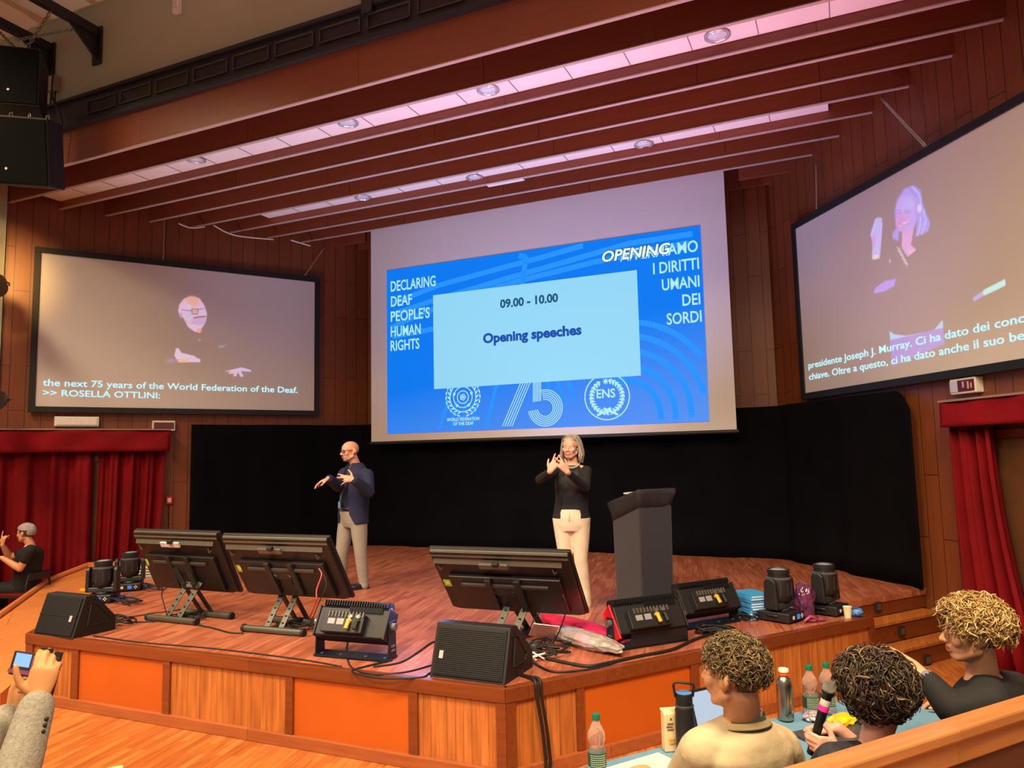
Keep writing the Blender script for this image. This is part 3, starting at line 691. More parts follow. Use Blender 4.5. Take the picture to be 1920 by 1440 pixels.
cap_line(RS, 1, 'presidente Joseph J. Murray. Ci ha dato dei conc', (1516, 692), (1921, 603), 15.5)
cap_line(RS, 1, 'chiave. Oltre a questo, ci ha dato anche il suo be', (1517, 712), (1921, 637), 15.5)

# ---------------------------------------------------------------- main screen with the slide
CS = thing('projection_screen', 'large central screen with the blue opening speeches slide', 'screen', (XC, YS, 2.33))
sx0, sx1, sz0, sz1 = -7.33, -1.33, 2.337, 6.10
b = MB(); b.box(((sx0 + sx1) / 2, YS + .012, (sz0 + sz1) / 2), (sx1 - sx0, .012, sz1 - sz0)); obj('screen_surface', b, m_screen, CS)
b = MB(); b.cyl((sx0 - .03, YS + .012, sz0 - .02), (sx1 + .03, YS + .012, sz0 - .02), .028); obj('bottom_bar', b, m_black, CS, auto=True)
b = MB(); b.box(((sx0 + sx1) / 2, YS + .06, sz1 + .06), (sx1 - sx0 + .1, .12, .12)); obj('roller_case', b, m_black, CS)
def slide_mat():
    m, nt, b = nodes('slide_blue'); N = nt.nodes.new; L = nt.links.new
    tc = N('ShaderNodeTexCoord'); sx = N('ShaderNodeSeparateXYZ'); L(tc.outputs['Generated'], sx.inputs[0])
    ma = N('ShaderNodeMath'); ma.operation = 'MULTIPLY_ADD'; ma.inputs[1].default_value = -.75; ma.inputs[2].default_value = .72; L(sx.outputs['Z'], ma.inputs[0])
    mb = N('ShaderNodeMath'); mb.operation = 'MULTIPLY_ADD'; mb.inputs[1].default_value = .30; L(sx.outputs['X'], mb.inputs[0]); L(ma.outputs[0], mb.inputs[2])
    r = N('ShaderNodeValToRGB'); e = r.color_ramp.elements; e[0].position = .55; e[0].color = lin('0079f0'); e[1].position = 1.0; e[1].color = lin('5a93f4'); L(mb.outputs[0], r.inputs['Fac'])
    b.inputs['Base Color'].default_value = (.01, .03, .08, 1); b.inputs['Roughness'].default_value = 1; b.inputs['Specular IOR Level'].default_value = 0
    L(r.outputs['Color'], b.inputs['Emission Color']); b.inputs['Emission Strength'].default_value = .95; return m
m_slide = slide_mat()
SP = lambda u, v, k=0: onY(u, v, YS - .004 * k)
x0, x1, z0, z1 = -6.999, -1.690, HS + 1.893, HS + 4.700
b = MB(); b.box(((x0 + x1) / 2, YS - .001, (z0 + z1) / 2), (x1 - x0, .008, z1 - z0)); slide = obj('slide', b, m_slide, CS)
m_str = lit('slide_stripe', '1f92ff', .95, (.02, .05, .1)); m_ink = lit('slide_ink', 'b0f2ff', .9); m_box = lit('slide_box', '8cdcfb', .88); m_dk = lit('slide_dark_text', '1c5a86', .8, (.01, .03, .05)); m_bl = lit('slide_blue_text', '1250b4', .85, (.01, .02, .06)); m_wt = lit('slide_white_text', 'e4feff', 1.0); m_navy = lit('slide_outline', '10446e', .7, (.01, .02, .04))
def ribbon(mb, pts, w, k, clip=True):
    """flat stroke on the slide through hall points"""
    Y = YS - .004 * k
    for a, c in zip(pts, pts[1:]):
        mg = w * .55
        if clip and not (x0 + mg < a.x < x1 - mg and z0 + mg < a.z < z1 - mg and x0 + mg < c.x < x1 - mg and z0 + mg < c.z < z1 - mg): continue
        d = (c - a).normalized(); n = V((-d.z, 0, d.x)) * w / 2; a2, c2 = a - d * w * .05, c + d * w * .05
        q = [a2 + n, c2 + n, c2 - n, a2 - n]; mb.ext([V((p.x, Y, p.z)) for p in q], (0, -.002, 0))
def arc(cx, cz, r, a0, a1, n=40, ry=None): return [V((cx + r * cos(radians(a0 + (a1 - a0) * i / n)), YS, cz + (ry or r) * sin(radians(a0 + (a1 - a0) * i / n)))) for i in range(n + 1)]
def line(a, c, n=24): return [a + (c - a) * (i / n) for i in range(n + 1)]
def stripe(pts, w): b = MB(); ribbon(b, pts, w, 1); (obj('slide_stripe', b, m_str, slide) if b.v else None)
cc = SP(1173, 780)
for r_ in (506, 430, 350, 268, 190): stripe(arc(cc.x, cc.z, r_ / 3 * .0082, -8, 112, 50), .085)
T5 = lambda x, y: SP(680 + x / 3, 420 + y / 3)
for q in ([(145, 455), (430, 345), (700, 270), (1000, 190), (1300, 105), (1895, 15)], [(145, 515), (430, 420), (800, 310), (1100, 225), (1500, 110), (1895, 50)], [(145, 590), (300, 520), (600, 400), (900, 315), (1300, 215), (1895, 95)], [(145, 640), (400, 590), (700, 500)], [(880, 180), (920, 185), (890, 400)]):
    pts = [T5(*p) for p in q]; L2 = []
    for a, c in zip(pts, pts[1:]): L2 += line(a, c, 10)
    stripe(L2, .085)
for q in ([(425, 1175), (520, 880)], [(490, 1175), (530, 1000)], [(545, 1175), (580, 1010)], [(610, 1175), (640, 1010)], [(690, 1160), (760, 880)], [(1095, 880), (1140, 1010)], [(1160, 880), (1190, 1000)], [(1040, 880), (1060, 960)]):
    stripe(line(T5(*q[0]), T5(*q[1])), .06)
def flat(pts, m, name, k): b = MB(); b.ext([SP(u, v, k) for u, v in pts], (0, -.002, 0)); return obj(name, b, m, slide)
bx = [SP(813, 553.5, 3), SP(1194.5, 506.5, 3), SP(1201.5, 704, 3), SP(813.5, 730, 3)]
xa_, xb_, za_, zb_ = (bx[0].x + bx[3].x) / 2, (bx[1].x + bx[2].x) / 2, (bx[2].z + bx[3].z) / 2, (bx[0].z + bx[1].z) / 2
b = MB(); b.box(((xa_ + xb_) / 2, YS - .016, (za_ + zb_) / 2), (xb_ - xa_, .004, zb_ - za_)); panel = obj('slide_box', b, m_box, slide); panel['label'] = 'pale blue box with the programme text'
def stext(body, p0, p1, hpx, m, name, k=3, bold=.015, shear=0, par=None):
    a, c = SP(*p0, k), SP(*p1, k); mid = ((p0[0] + p1[0]) / 2, (p0[1] + p1[1]) / 2); hh = SP(mid[0], mid[1] - hpx).z - SP(*mid).z
    return text(name, body, m, par or slide, V((a.x, YS - .004 * k - .003, (a.z + c.z) / 2)), (1, 0, 0), (0, 0, 1), abs(c.x - a.x), hh, bold=bold, shear=shear)
for body, p0, p1 in (('DECLARING', (733, 546), (817, 536.5)), ('DEAF', (733.3, 574.3), (772.7, 571)), ("PEOPLE'S", (733, 602.7), (806, 595.7)), ('HUMAN', (733, 631.7), (789, 626)), ('RIGHTS', (732.7, 658.3), (786.7, 653))): stext(body, p0, p1, 20, m_ink, 'slide_heading')
for body, p0, p1 in (('AFFERMIAMO', (1163, 490), (1309, 471)), ('I DIRITTI', (1225, 513.3), (1311, 504.5)), ('UMANI', (1241.7, 545), (1312, 536.5)), ('DEI', (1280, 573.5), (1313.5, 570)), ('SORDI', (1250.7, 609), (1316, 602.7))): stext(body, p0, p1, 22, m_ink, 'slide_heading')
stext('OPENING', (1129, 490.5), (1258, 475.5), 20.5, m_navy, 'slide_title_outline', 4, .06, .2); stext('OPENING', (1129.5, 490.5), (1257.5, 475.5), 20.5, m_wt, 'slide_title', 5, .025, .2)
stext('09.00 - 10.00', (938, 577.5), (1046.7, 565.5), 16, m_dk, 'slide_time', 5, .035, par=slide); stext('Opening speeches', (906, 643.5), (1090.7, 626.5), 18.5, m_bl, 'slide_text', 5, .04)
# emblems along the foot of the slide (the box hides their tops)
E3 = lambda x, y: SP(800 + x / 4.571, 690 + y / 4.571)
b = MB(); w = .012
for k in range(5): ribbon(b, line(E3(652 + k * 20, 500), E3(810 + k * 20, 122), 4), w, 2)
for k in range(6): ribbon(b, line(E3(916 + k * 12.5, 292 - 2 * k), E3(916 + k * 12.5, 100), 4), w, 2)
c5 = E3(1018, 342); k5 = abs(E3(1118, 342).x - c5.x) / 100
for k in range(6):
    r_ = (146 - k * 15.5) * k5; ribbon(b, arc(c5.x, c5.z, r_, 103, -172, 44), w, 2)
obj('emblem_number', b, m_ink, slide)
def leaf(mb, p, ang, l, wd, k=2):
    Y = YS - .004 * k; d = V((cos(ang), 0, sin(ang))); n = V((-d.z, 0, d.x)); pts = [p - d * l / 2, p - d * l * .1 + n * wd / 2, p + d * l / 2, p - d * l * .1 - n * wd / 2]; mb.ext([V((q.x, Y, q.z)) for q in pts], (0, -.002, 0))
def star(mb, p, r, k=2, n=5):
    Y = YS - .004 * k; mb.ext([V((p.x + (r if i % 2 == 0 else r * .42) * sin(pi * i / n), Y, p.z + (r if i % 2 == 0 else r * .42) * cos(pi * i / n))) for i in range(2 * n)], (0, -.002, 0))
b = MB(); c1 = E3(312, 250); k1 = abs(E3(412, 250).x - c1.x) / 100
for r_ in (48, 80, 112): ribbon(b, arc(c1.x, c1.z, r_ * k1, -270, 90, 40), .014, 2)
for a_ in (20, 160, 232, 308): star(b, c1 + V((80 * k1 * cos(radians(a_)), 0, 80 * k1 * sin(radians(a_)))), 17 * k1)
for a_ in range(0, 360, 72): ribbon(b, arc(c1.x + 15 * k1 * cos(radians(a_)), c1.z + 15 * k1 * sin(radians(a_)), 9 * k1, 0, 360, 10), .012, 2)
for s in (-1, 1):
    for k in range(9):
        a_ = radians(-90 + s * (16 + k * 15))
        for q, da in ((124, .75), (146, -.1)):
            p = c1 + V((q * k1 * cos(a_), 0, q * k1 * sin(a_))); leaf(b, p, a_ + s * (pi / 2 - da), 40 * k1, 13 * k1)
obj('emblem_wreath', b, m_ink, slide)
stext('WORLD FEDERATION', E_ := (838, 790.5), (899, 787), 6.2, m_ink, 'emblem_caption', 2, .02); stext('OF THE DEAF', (850, 798), (888, 796), 6.2, m_ink, 'emblem_caption', 2, .02)
b = MB(); c2 = E3(1546, 246); k2 = abs(E3(1646, 246).x - c2.x) / 100; random.seed(3)
ribbon(b, arc(c2.x, c2.z, 192 * k2, -270, 90, 60), .016, 2)
for s in (-1, 1):
    for k in range(13):
        a_ = radians(-82 + s * (8 + k * 12.5))
        for q, da in ((122, .8), (146, -.3), (134, .2)):
            p = c2 + V((q * k2 * cos(a_), 0, q * k2 * sin(a_))); leaf(b, p, a_ + s * (pi / 2 - da), 40 * k2, 15 * k2)
for s in (-1, 1):
    p = c2 + V((0, 0, -112 * k2)); ribbon(b, [p + V((-s * 30 * k2, 0, 16 * k2)), p + V((s * 90 * k2, 0, -42 * k2))], 18 * k2, 2)
star(b, E3(1535, 115), 30 * k2, 2, 8)
obj('emblem_seal', b, m_ink, slide)
p0, p1 = (800 + 1458 / 4.571, 690 + 262 / 4.571), (800 + 1618 / 4.571, 690 + 246 / 4.571); stext('ENS', p0, p1, 17, m_ink, 'emblem_letters', 2, .02)
# suspension cables of the side screens
def cable(pts, r, label, m=None, name='cable', cat='cable', sm=6, group=None):
    P_ = [V(p) for p in pts]; out = []
    for i in range(len(P_) - 1):
        p0, p1, p2, p3 = P_[max(i - 1, 0)], P_[i], P_[i + 1], P_[min(i + 2, len(P_) - 1)]
        for k in range(sm):
            t = k / sm; out.append(.5 * ((2 * p1) + (p2 - p0) * t + (2 * p0 - 5 * p1 + 4 * p2 - p3) * t * t + (3 * p1 - p0 - 3 * p2 + p3) * t ** 3))
    out.append(P_[-1]); b = MB(); b.tube(out, r, 6); return tag(obj(name, b, m or m_rub, None, True), label, cat, group)
cable([onwall(309, 402, -1, .07), onwall(306, 492, -1, .07)], .008, 'steel suspension wire at the middle of the left screen', m_wire, 'suspension_wire')
cable([onwall(610, 462, -1, .25), onwall(569, 520, -1, .07)], .007, 'slanted steel wire at the far corner of the left screen', m_wire, 'suspension_wire')
cable([onwall(1530, 303, 1, .07), onwall(1531, 393, 1, .07)], .008, 'steel suspension wire at the far end of the right screen', m_wire, 'suspension_wire')
for k, lab in ((0, 'upper of two parallel ropes slanting to the right screen'), (4, 'lower of two parallel ropes slanting to the right screen')):
    cable([onwall(1652 - k * .4, 182 + k * .6, 1, .35), onwall(1741 - k, 277 + k * .4, 1, .08)], .008, lab, m_wire, 'suspension_rope')
cable([onwall(335, 419, -1, .3), onwall(358, 427, -1, .32), onwall(384, 425, -1, .3)], .012, 'white cable drooping below the ceiling boards at the upper left', m_ivory)
cable([onwall(400, 422, -1, .3), onwall(440, 441, -1, .32), onwall(513, 449, -1, .3)], .012, 'long white cable sagging under the ceiling boards left of the main screen', m_ivory)
cable([onwall(545, 450, -1, .3), onwall(565, 456, -1, .32), onwall(582, 461, -1, .3)], .012, 'short white cable under the ceiling boards beside the main screen corner', m_ivory)

# ================================================================== EQUIPMENT ON THE STAGE
m_tvback = mat('monitor_back', '14100f', .45, var=.1)
m_ridge = mat('monitor_ridge_lit', '5c594c', .4, .3, var=.04)  # hall light reflected on the ridges is put into this paler grey
m_stick = mat('sticker_green', '9fc22a', .5); m_label = mat('paper_label', 'c9bfc0', .6)
m_stand = mat('stand_steel', '2a2a26', .45, .4); m_standl = mat('stand_arm_grey', '55574d', .4, .5)
HZ = V((0, 0, HS))
def display(label, c, yaw, tilt, W, H, pf, pr):
    c = V(c); f = (pf + pr) / 2; t = thing('display_monitor', label, 'monitor', (f.x, f.y, HS), yaw, 'display monitors on low floor stands')
    M0 = wm(t); lc = M0.inverted() @ c; T = Matrix.Translation(lc) @ Matrix.Rotation(tilt, 4, 'X')
    b = MB(); b.M = T; b.box((0, .018, 0), (W, .03, H)); obj('bezel', b, m_black, t, world=False, bevel=.006)
    b = MB(); b.M = T; b.box((0, .036, 0), (W - .04, .006, H - .04)); obj('screen_glass', b, mat('dark_glass', '05060a', .08), t, world=False)
    b = MB(); b.M = T; b.ext([(-W / 2 + .01, .004, H / 2 - .01), (W / 2 - .01, .004, H / 2 - .01), (W / 2 - .01, .004, -H / 2 + .03), (W / 2 - .07, .004, -H / 2 + .012), (-W / 2 + .07, .004, -H / 2 + .012), (-W / 2 + .01, .004, -H / 2 + .03)], (0, -.035, 0)); b.box((.0, -.05, -.09), (W * .8, .04, H * .56)); bk = obj('back_cover', b, m_tvback, t, world=False, bevel=.008)
    for k, (z, d) in enumerate(((H / 2 - .035, .012), (H / 2 - .095, .03))):
        b = MB(); b.M = T; b.ext([(-W / 2 + .015 + .01 * k, -.025 - d, z - .02), (W / 2 - .015 - .06 * k, -.025 - d, z - .02), (W / 2 - .015 - .06 * k, -.02, z + .032), (-W / 2 + .015 + .01 * k, -.02, z + .032)], (0, .02, 0)); obj('top_ridge', b, m_ridge, bk, world=False, bevel=.003)
    b = MB(); b.M = T; b.box((-.03, -.075, H / 2 - .1), (.24, .02, .05)); cp = obj('top_plate', b, m_label if label.startswith('leftmost') else m_ridge, t, world=False, bevel=.003)
    b = MB(); b.M = T; b.box((.0, -.09, H / 2 - .06), (.05, .035, .035)); obj('clip', b, m_black, cp, world=False, bevel=.004)
    b = MB(); b.M = T; b.box((-W / 2 + .065, -.0335, -.02), (.07, .004, .07)); s_ = obj('sticker', b, m_stick, t, world=False); s_['label'] = 'yellow-green sticker'
    b = MB(); b.M = T; b.box((-W / 2 + .065, -.036, -.018), (.035, .002, .03)); obj('sticker_mark', b, mat('sticker_pale', 'd8e08a', .5), s_, world=False)
    b = MB(); b.M = T; b.box((0, -.082, .03), (W * .62, .02, .022)); obj('mount_rail', b, mat('rail_grey', '4e4c48', .4, .5), t, world=False)
    b = MB(); b.M = T; b.box((-.12, -.085, -.07), (.05, .03, .34)); b.box((.12, -.085, -.07), (.05, .03, .34)); b.box((0, -.08, -.02), (.3, .02, .1)); obj('mount_bracket', b, m_stand, t, world=False, bevel=.003)
    b = MB(); b.M = T
    for x in (-W / 2 + .05, W / 2 - .16): b.tube([(x, -.04, H / 2 - .15), (x + .01, -.05, H / 2 - .19), (x + .03, -.04, H / 2 - .17)], .005, 6)
    obj('hook', b, m_grey, t, world=False)
    I = M0.inverted(); a, d = I @ V((pf.x, pf.y, HS)), I @ V((pr.x, pr.y, HS)); ax = V((1, 0, 0))
    for q in (a, d):
        b = MB(); b.cyl(q + V((-.3, 0, .032)), q + V((.3, 0, .032)), .028, 14); ft = obj('foot_bar', b, m_standl, t, world=False, auto=True)
        b = MB()
        for s in (-1, 1): b.cyl(q + V((s * .3, 0, .033)), q + V((s * .325, 0, .033)), .033, 14)
        obj('end_cap', b, m_rub, ft, world=False, auto=True)
    top = T @ V((0, -.09, -.02)); hinge = V(((a.x + d.x) / 2, (a.y + d.y) / 2, .28))
    for s in (-1, 1):
        x = s * .075
        b = MB(); lo = a + V((x, 0, .04)); hi = V((hinge.x + x, hinge.y + .05, .34)); b.bar(lo, hi, .055, .012, (0, 1, 0))
        l_ = obj('leg', b, m_standl, t, world=False, bevel=.003)
        b = MB()
        for k in range(5):
            p = lo + (hi - lo) * (.15 + .17 * k); b.cyl(p + V((0, -.009, 0)), p + V((0, .009, 0)), .012, 8)
        obj('slot', b, m_rub, l_, world=False)
        b = MB(); b.bar(d + V((x * .9, 0, .04)), V((hinge.x + x * .9, hinge.y - .03, .34)), .05, .012, (0, 1, 0)); obj('leg', b, m_stand, t, world=False, bevel=.003)
        b = MB(); b.bar(V((hinge.x + x, hinge.y, .3)), V((top.x + x, top.y, top.z)), .05, .014, (0, 1, 0)); obj('arm', b, m_stand, t, world=False, bevel=.003)
    b = MB(); b.cyl(V((hinge.x - .1, hinge.y, .31)), V((hinge.x + .1, hinge.y, .31)), .016, 10); obj('hinge_pin', b, m_grey, t, world=False)
    b = MB(); b.box(((a.x + d.x) / 2, (a.y + d.y) / 2, .05), (.05, abs(d.y - a.y), .03)); obj('spreader', b, m_stand, t, world=False); return t
pf1, pr1 = onz(322, 1168, HS), onz(388, 1157, HS); pf2, pr2 = onz(512, 1189, HS), onz(566, 1171, HS)
display('leftmost display monitor on a low stand, its back to the hall', (-5.774, 5.298, 1.109), -.02, .463, 1.11, .65, pf1, pr1)
display('middle display monitor on a low stand beside the leftmost one', (-4.414, 5.122, 1.134), .03, .575, 1.11, .65, pf2, pr2)
dl_ = (pr1 - pf1); c3 = V((-2.468, 5.405, 1.057)); pf3 = V((c3.x - .02, c3.y - .1, HS)); pr3 = V((c3.x + .1, c3.y + .32, HS))
display('right display monitor on a low stand behind the slatted floor loudspeaker', c3, .03, .688, 1.17, .68, pf3, pr3)

# ---- wedge loudspeakers
m_spk = mat('speaker_black', '0f0f12', .6, bump=.2, bscale=250); m_grille = mat('speaker_grille', '131312', .55, .2); m_slat = mat('speaker_slat', '22221f', .5, .2)
def wedge(label, p0, p1, slats, d=.46, h=.37):
    c = (p0 + p1) / 2; yaw = atan2(p1.y - p0.y, p1.x - p0.x); w = (p1 - p0).length
    t = thing('wedge_loudspeaker', label, 'loudspeaker', (c.x, c.y, HS), yaw)
    prof = [(0, 0), (.11, h), (.20, h), (d, .12), (d, 0)]
    b = MB(); b.ext([(-w / 2, y, z) for y, z in prof], (w, 0, 0)); obj('cabinet', b, m_spk, t, world=False, bevel=.006)
    n = V((0, -h, .11)).normalized(); up = V((0, .11, h)).normalized(); L = sqrt(h * h + .0121)
    b = MB(); R = Matrix(((1, 0, 0), (0, -n.y, up.y), (0, -n.z, up.z))); R = Matrix.Rotation(-atan2(.11, h), 3, 'X')
    b.box(up * (L / 2) + n * .006, (w - .04, .012, L - .04), R); g = obj('grille', b, m_grille, t, world=False, bevel=.002)
    if slats:
        for k in range(24):
            b = MB(); b.box(up * (.035 + (L - .07) * k / 23) + n * .014, (w - .06, .008, .006), R); obj('grille_slat', b, m_slat, g, world=False)
    else:
        b = MB(); b.box(up * (L * .5) + n * .014, (w - .04, .004, .008), R); obj('grille_seam', b, m_slat, g, world=False)
    bx_ = -w * .36 if slats else w * .36
    b = MB(); b.box(V((bx_, 0, 0)) + up * (L * (.42 if slats else .45)) + n * .02, (.03, .006, .05), R); obj('badge', b, mat('badge_silver', 'd8d8d4', .3, .5), g, world=False)
    for s in (-1, 1):
        b = MB(); x = s * w / 2; b.ext([(x, .13, .09), (x, .16, .25), (x, .2, .26), (x, .33, .12), (x, .31, .09)], (s * .004, 0, 0)); hd = obj('handle_recess', b, m_rub, t, world=False)
        b = MB(); b.tube([(x + s * .006, .13, .085), (x + s * .006, .16, .26), (x + s * .006, .2, .27), (x + s * .006, .345, .12), (x + s * .006, .31, .085), (x + s * .006, .13, .085)], .006, 6); obj('handle_rim', b, m_slat, hd, world=False)
    return t
wedge('black wedge loudspeaker at the left front corner of the stage', onz(62, 1189, HS), onz(135, 1199, HS), False, d=.40, h=.335)
wedge('slatted black wedge loudspeaker at the front corner before the right monitor', onz(805, 1269, HS), onz(946, 1286, HS), True, h=.335)

# ---- LED floor lights seen from behind
m_fin = mat('heat_sink', '1b1c1f', .45, .3); m_red_lit = mat('end_plate_red_lit', 'b40a20', .45); m_yel = mat('yellow_plug', 'd8a020', .4); m_pl = mat('data_plate', '8e8e90', .4)  # red light falling on the end plate is painted into its colour
def floodlight(label, p0, p1, y0, body_z=.30, low=False, red=False, tilt=.5):
    c = (p0 + p1) / 2; yaw = atan2(p1.y - p0.y, p1.x - p0.x); w = (p1 - p0).length; t = thing('stage_floodlight', label, 'stage light', (c.x, c.y, HS), yaw, 'finned floodlights along the stage edge')
    b = MB(); b.box((0, y0, .012), (w, .16, .014)); br = obj('base_plate', b, mat('base_blue_black', '141c28', .3, .3), t, world=False, bevel=.003)
    b = MB()
    for x in (-.3, -.12, .12, .3): b.cyl((x * w / .7, y0 - .03, .016), (x * w / .7, y0 - .03, .024), .012, 8)
    obj('bolt', b, m_grey, br, world=False)
    if low:
        b = MB(); b.ext([(-w * .3, y0 - .08, .0), (w / 2, y0 - .08, .0), (w / 2, y0 - .08, .10), (w / 2 - .03, y0 - .08, .17), (-w * .3, y0 - .08, .13)], (0, .008, 0)); obj('front_bracket', b, m_black, t, world=False, bevel=.003)
    for s in (-1, 1):
        x = s * w / 2; b = MB(); b.ext([(x, y0 - .06, .012), (x, y0 + .06, .012), (x, y0 + .05, body_z + .04), (x, y0 - .04, body_z + .04)], (-s * .008, 0, 0)); a = obj('yoke_arm', b, m_black, t, world=False, bevel=.002)
        b = MB(); b.cyl((x, y0, body_z), (x + s * .03, y0, body_z), .028, 12); b.box((x + s * .005, y0, .07), (.006, .05, .015)); b.box((x + s * .005, y0, .1), (.006, .05, .015)); obj('knob', b, m_grey, a, world=False)
    T = Matrix.Translation((0, y0, body_z)) @ Matrix.Rotation(-tilt, 4, 'X') @ Matrix.Diagonal((1, .8, .8, 1)); w2 = w - .05
    b = MB(); b.M = T; b.ext([(-w2 / 2, y, z) for y, z in ((-.075, -.13), (.075, -.15), (.095, .10), (.06, .15), (-.02, .165), (-.075, .12))], (w2, 0, 0)); hs = obj('housing', b, m_black, t, world=False, bevel=.006)
    b = MB(); b.M = T
    for x in (-.25, .25): b.tube([(x * w2 - w2 * .23, .0, .165), (x * w2 + w2 * .23, .0, .165)], .05, 12)
    obj('roll_top', b, m_fin, hs, world=False, auto=True)
    b = MB(); b.M = T; n = 26
    for k in range(n): b.box((-w2 / 2 + .02 + (w2 - .04) * k / (n - 1), -.02, .17), (.006, .12, .05))
    for k in range(22): b.box((-w2 * .05 + w2 * .47 * k / 21, -.085, .11), (.005, .02, .05))
    obj('cooling_fin', b, m_fin, hs, world=False)
    b = MB(); b.M = T; b.box((-.04, -.11, -.03), (w2 * .6, .07, .17)); cb = obj('control_box', b, m_black, hs, world=False, bevel=.004)
    b = MB(); b.M = T
    for k in range(11): b.box((-w2 * .28 + w2 * .5 * k / 10, -.15, .045), (.007, .02, .05))
    obj('pin_row', b, mat('pin_grey', '6a675c', .4, .4), cb, world=False)
    b = MB(); b.M = T; b.box((-w2 * .23, -.147, -.02), (.06, .004, .05)); b.box((-w2 * .10, -.147, -.02), (.06, .004, .055)); obj('data_plate', b, m_pl, cb, world=False)
    for k, (x, m) in enumerate(((.02, m_yel), (.09, m_rub))):
        b = MB(); b.M = T; b.cyl((x, -.14, -.01), (x, -.165, -.01), .02, 10); b.cyl((x, -.165, -.01), (x, -.18, -.09), .016, 10); pg = obj('plug', b, m, cb, world=False)
        b = MB(); b.M = T; b.cyl((x, -.14, .03), (x, -.16, .03), .018, 10); obj('socket', b, m_grey, cb, world=False)
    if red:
        b = MB(); b.M = T; b.ext([(-w2 / 2 - .02, -.09, -.17), (-w2 / 2 - .02, .09, -.17), (-w2 / 2 - .02, .09, .12), (-w2 / 2 - .02, -.05, .16)], (.016, 0, 0)); e_ = obj('end_plate', b, m_red_lit, t, world=False, bevel=.003); e_['label'] = 'end plate painted with red light'
    else:
        b = MB(); b.M = T; b.box((-w2 / 2 - .008, 0, 0), (.014, .17, .28)); obj('end_plate', b, m_black, t, world=False, bevel=.003)
    b = MB(); b.M = T; b.box((w2 / 2 + .008, 0, 0), (.014, .17, .28)); obj('end_plate', b, m_black, t, world=False, bevel=.003)
    b = MB(); b.M = T; b.box((0, .092, -.02), (w2 - .05, .012, .2)); obj('lens_panel', b, mat('led_lens', '3a3040', .15), hs, world=False)
    return t
floodlight('finned black floodlight on a yoke at the middle of the front edge', onz(590, 1230, HS), onz(728, 1242, HS), .06, .235)
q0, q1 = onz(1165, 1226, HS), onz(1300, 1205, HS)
floodlight('black floodlight with an end plate coloured as red-lit in front of the lectern', q0, q1, .14, .19, True, True)
q0, q1 = onz(1282, 1184, HS), onz(1390, 1166, HS)
floodlight('black floodlight right of the lectern behind the one with the red-lit end', q0, q1, .08, .20)

# ---- moving heads
m_mh = mat('fixture_black', '1d1d20', .42, var=.1); m_mhg = mat('fixture_grey', '36363a', .35, var=.1); m_disp = lit('fixture_display', '4a86e0', .8, (.02, .02, .03))
MH = None
def moving_head(label, p, yaw, scale=1.0):
    global MH
    if MH is not None:
        return dup(MH, p, yaw, label)
    t = MH = thing('moving_head_light', label, 'stage light', p, yaw, 'moving head lights on the stage floor')
    b = MB(); b.box((0, 0, .06), (.30, .34, .09)); ba = obj('base', b, m_mh, t, world=False, bevel=.012)
    b = MB(); b.box((0, -.172, .055), (.24, .006, .06)); pn_ = obj('control_panel', b, m_rub, ba, world=False)
    b = MB(); b.box((.02, -.177, .06), (.05, .006, .045)); obj('display', b, m_disp, pn_, world=False)
    b = MB(); b.box((-.07, -.177, .06), (.03, .006, .03)); [b.cyl((.09 + dx_, -.174, .06 + dz), (.09 + dx_, -.18, .06 + dz), .007, 8) for dx_, dz in ((-.015, 0), (.015, 0), (0, .015), (0, -.015))]; obj('button', b, m_ivory, pn_, world=False)
    b = MB()
    for s in (-1, 1):
        for q in (-1, 1): b.cyl((s * .11, q * .13, 0), (s * .11, q * .13, .016), .025, 10)
    obj('rubber_foot', b, m_rub, ba, world=False)
    b = MB(); b.tube([(-.155, -.06, .07), (-.17, -.03, .075), (-.17, .03, .075), (-.155, .06, .07)], .01, 6); obj('handle', b, m_rub, ba, world=False)
    b = MB(); b.cyl((0, 0, .105), (0, 0, .125), .09, 20); b.box((0, 0, .155), (.33, .14, .06)); yk = obj('yoke', b, m_mhg, t, world=False, bevel=.01)
    for s in (-1, 1):
        b = MB(); b.ext([(s * .135, -.075, .13), (s * .135, .075, .13), (s * .135, .06, .40), (s * .135, .03, .43), (s * .135, -.03, .43), (s * .135, -.06, .40)], (s * .045, 0, 0)); obj('yoke_arm', b, m_mh, yk, world=False, bevel=.012)
    b = MB(); b.lathe([(.02, .16), (.07, .17), (.105, .21), (.118, .28), (.118, .40), (.112, .43), (.10, .435), (.10, .46), (.105, .465), (.105, .50), (.095, .508), (.09, .50)], n=28); hd = obj('head', b, m_mh, t, world=False, auto=True)
    b = MB(); b.lathe([(.116, .405), (.122, .41), (.122, .425), (.112, .432)], n=28, caps=False); obj('head_band', b, mat('band_grey', '66666a', .3, .5), hd, world=False, auto=True)
    b = MB(); b.lathe([(.09, .497), (.05, .512), (.01, .516)], n=24); obj('lens', b, mat('fixture_lens', '9aa6b0', .08, .3), hd, world=False, auto=True)
    b = MB()
    for k in range(10):
        a_ = 2 * pi * k / 10; b.box((.116 * cos(a_), .116 * sin(a_), .32), (.012, .012, .13), Matrix.Rotation(a_, 3, 'Z'))
    obj('cooling_rib', b, m_mhg, hd, world=False); t.scale = (.88, .88, .86); return t
moving_head('moving head light at the right end of the stage, left one of the pair there', onz(1464, 1163, HS), YAW + .72)
moving_head('moving head light at the far right end of the stage beside the steps', onz(1550, 1150, HS), YAW + .75)
moving_head('moving head light directly behind the left wedge loudspeaker', onz(192, 1128, HS), YAW + .15)
moving_head('moving head light in front of the left curtains, next to the leftmost monitor', onz(243, 1106, HS), YAW + .35)

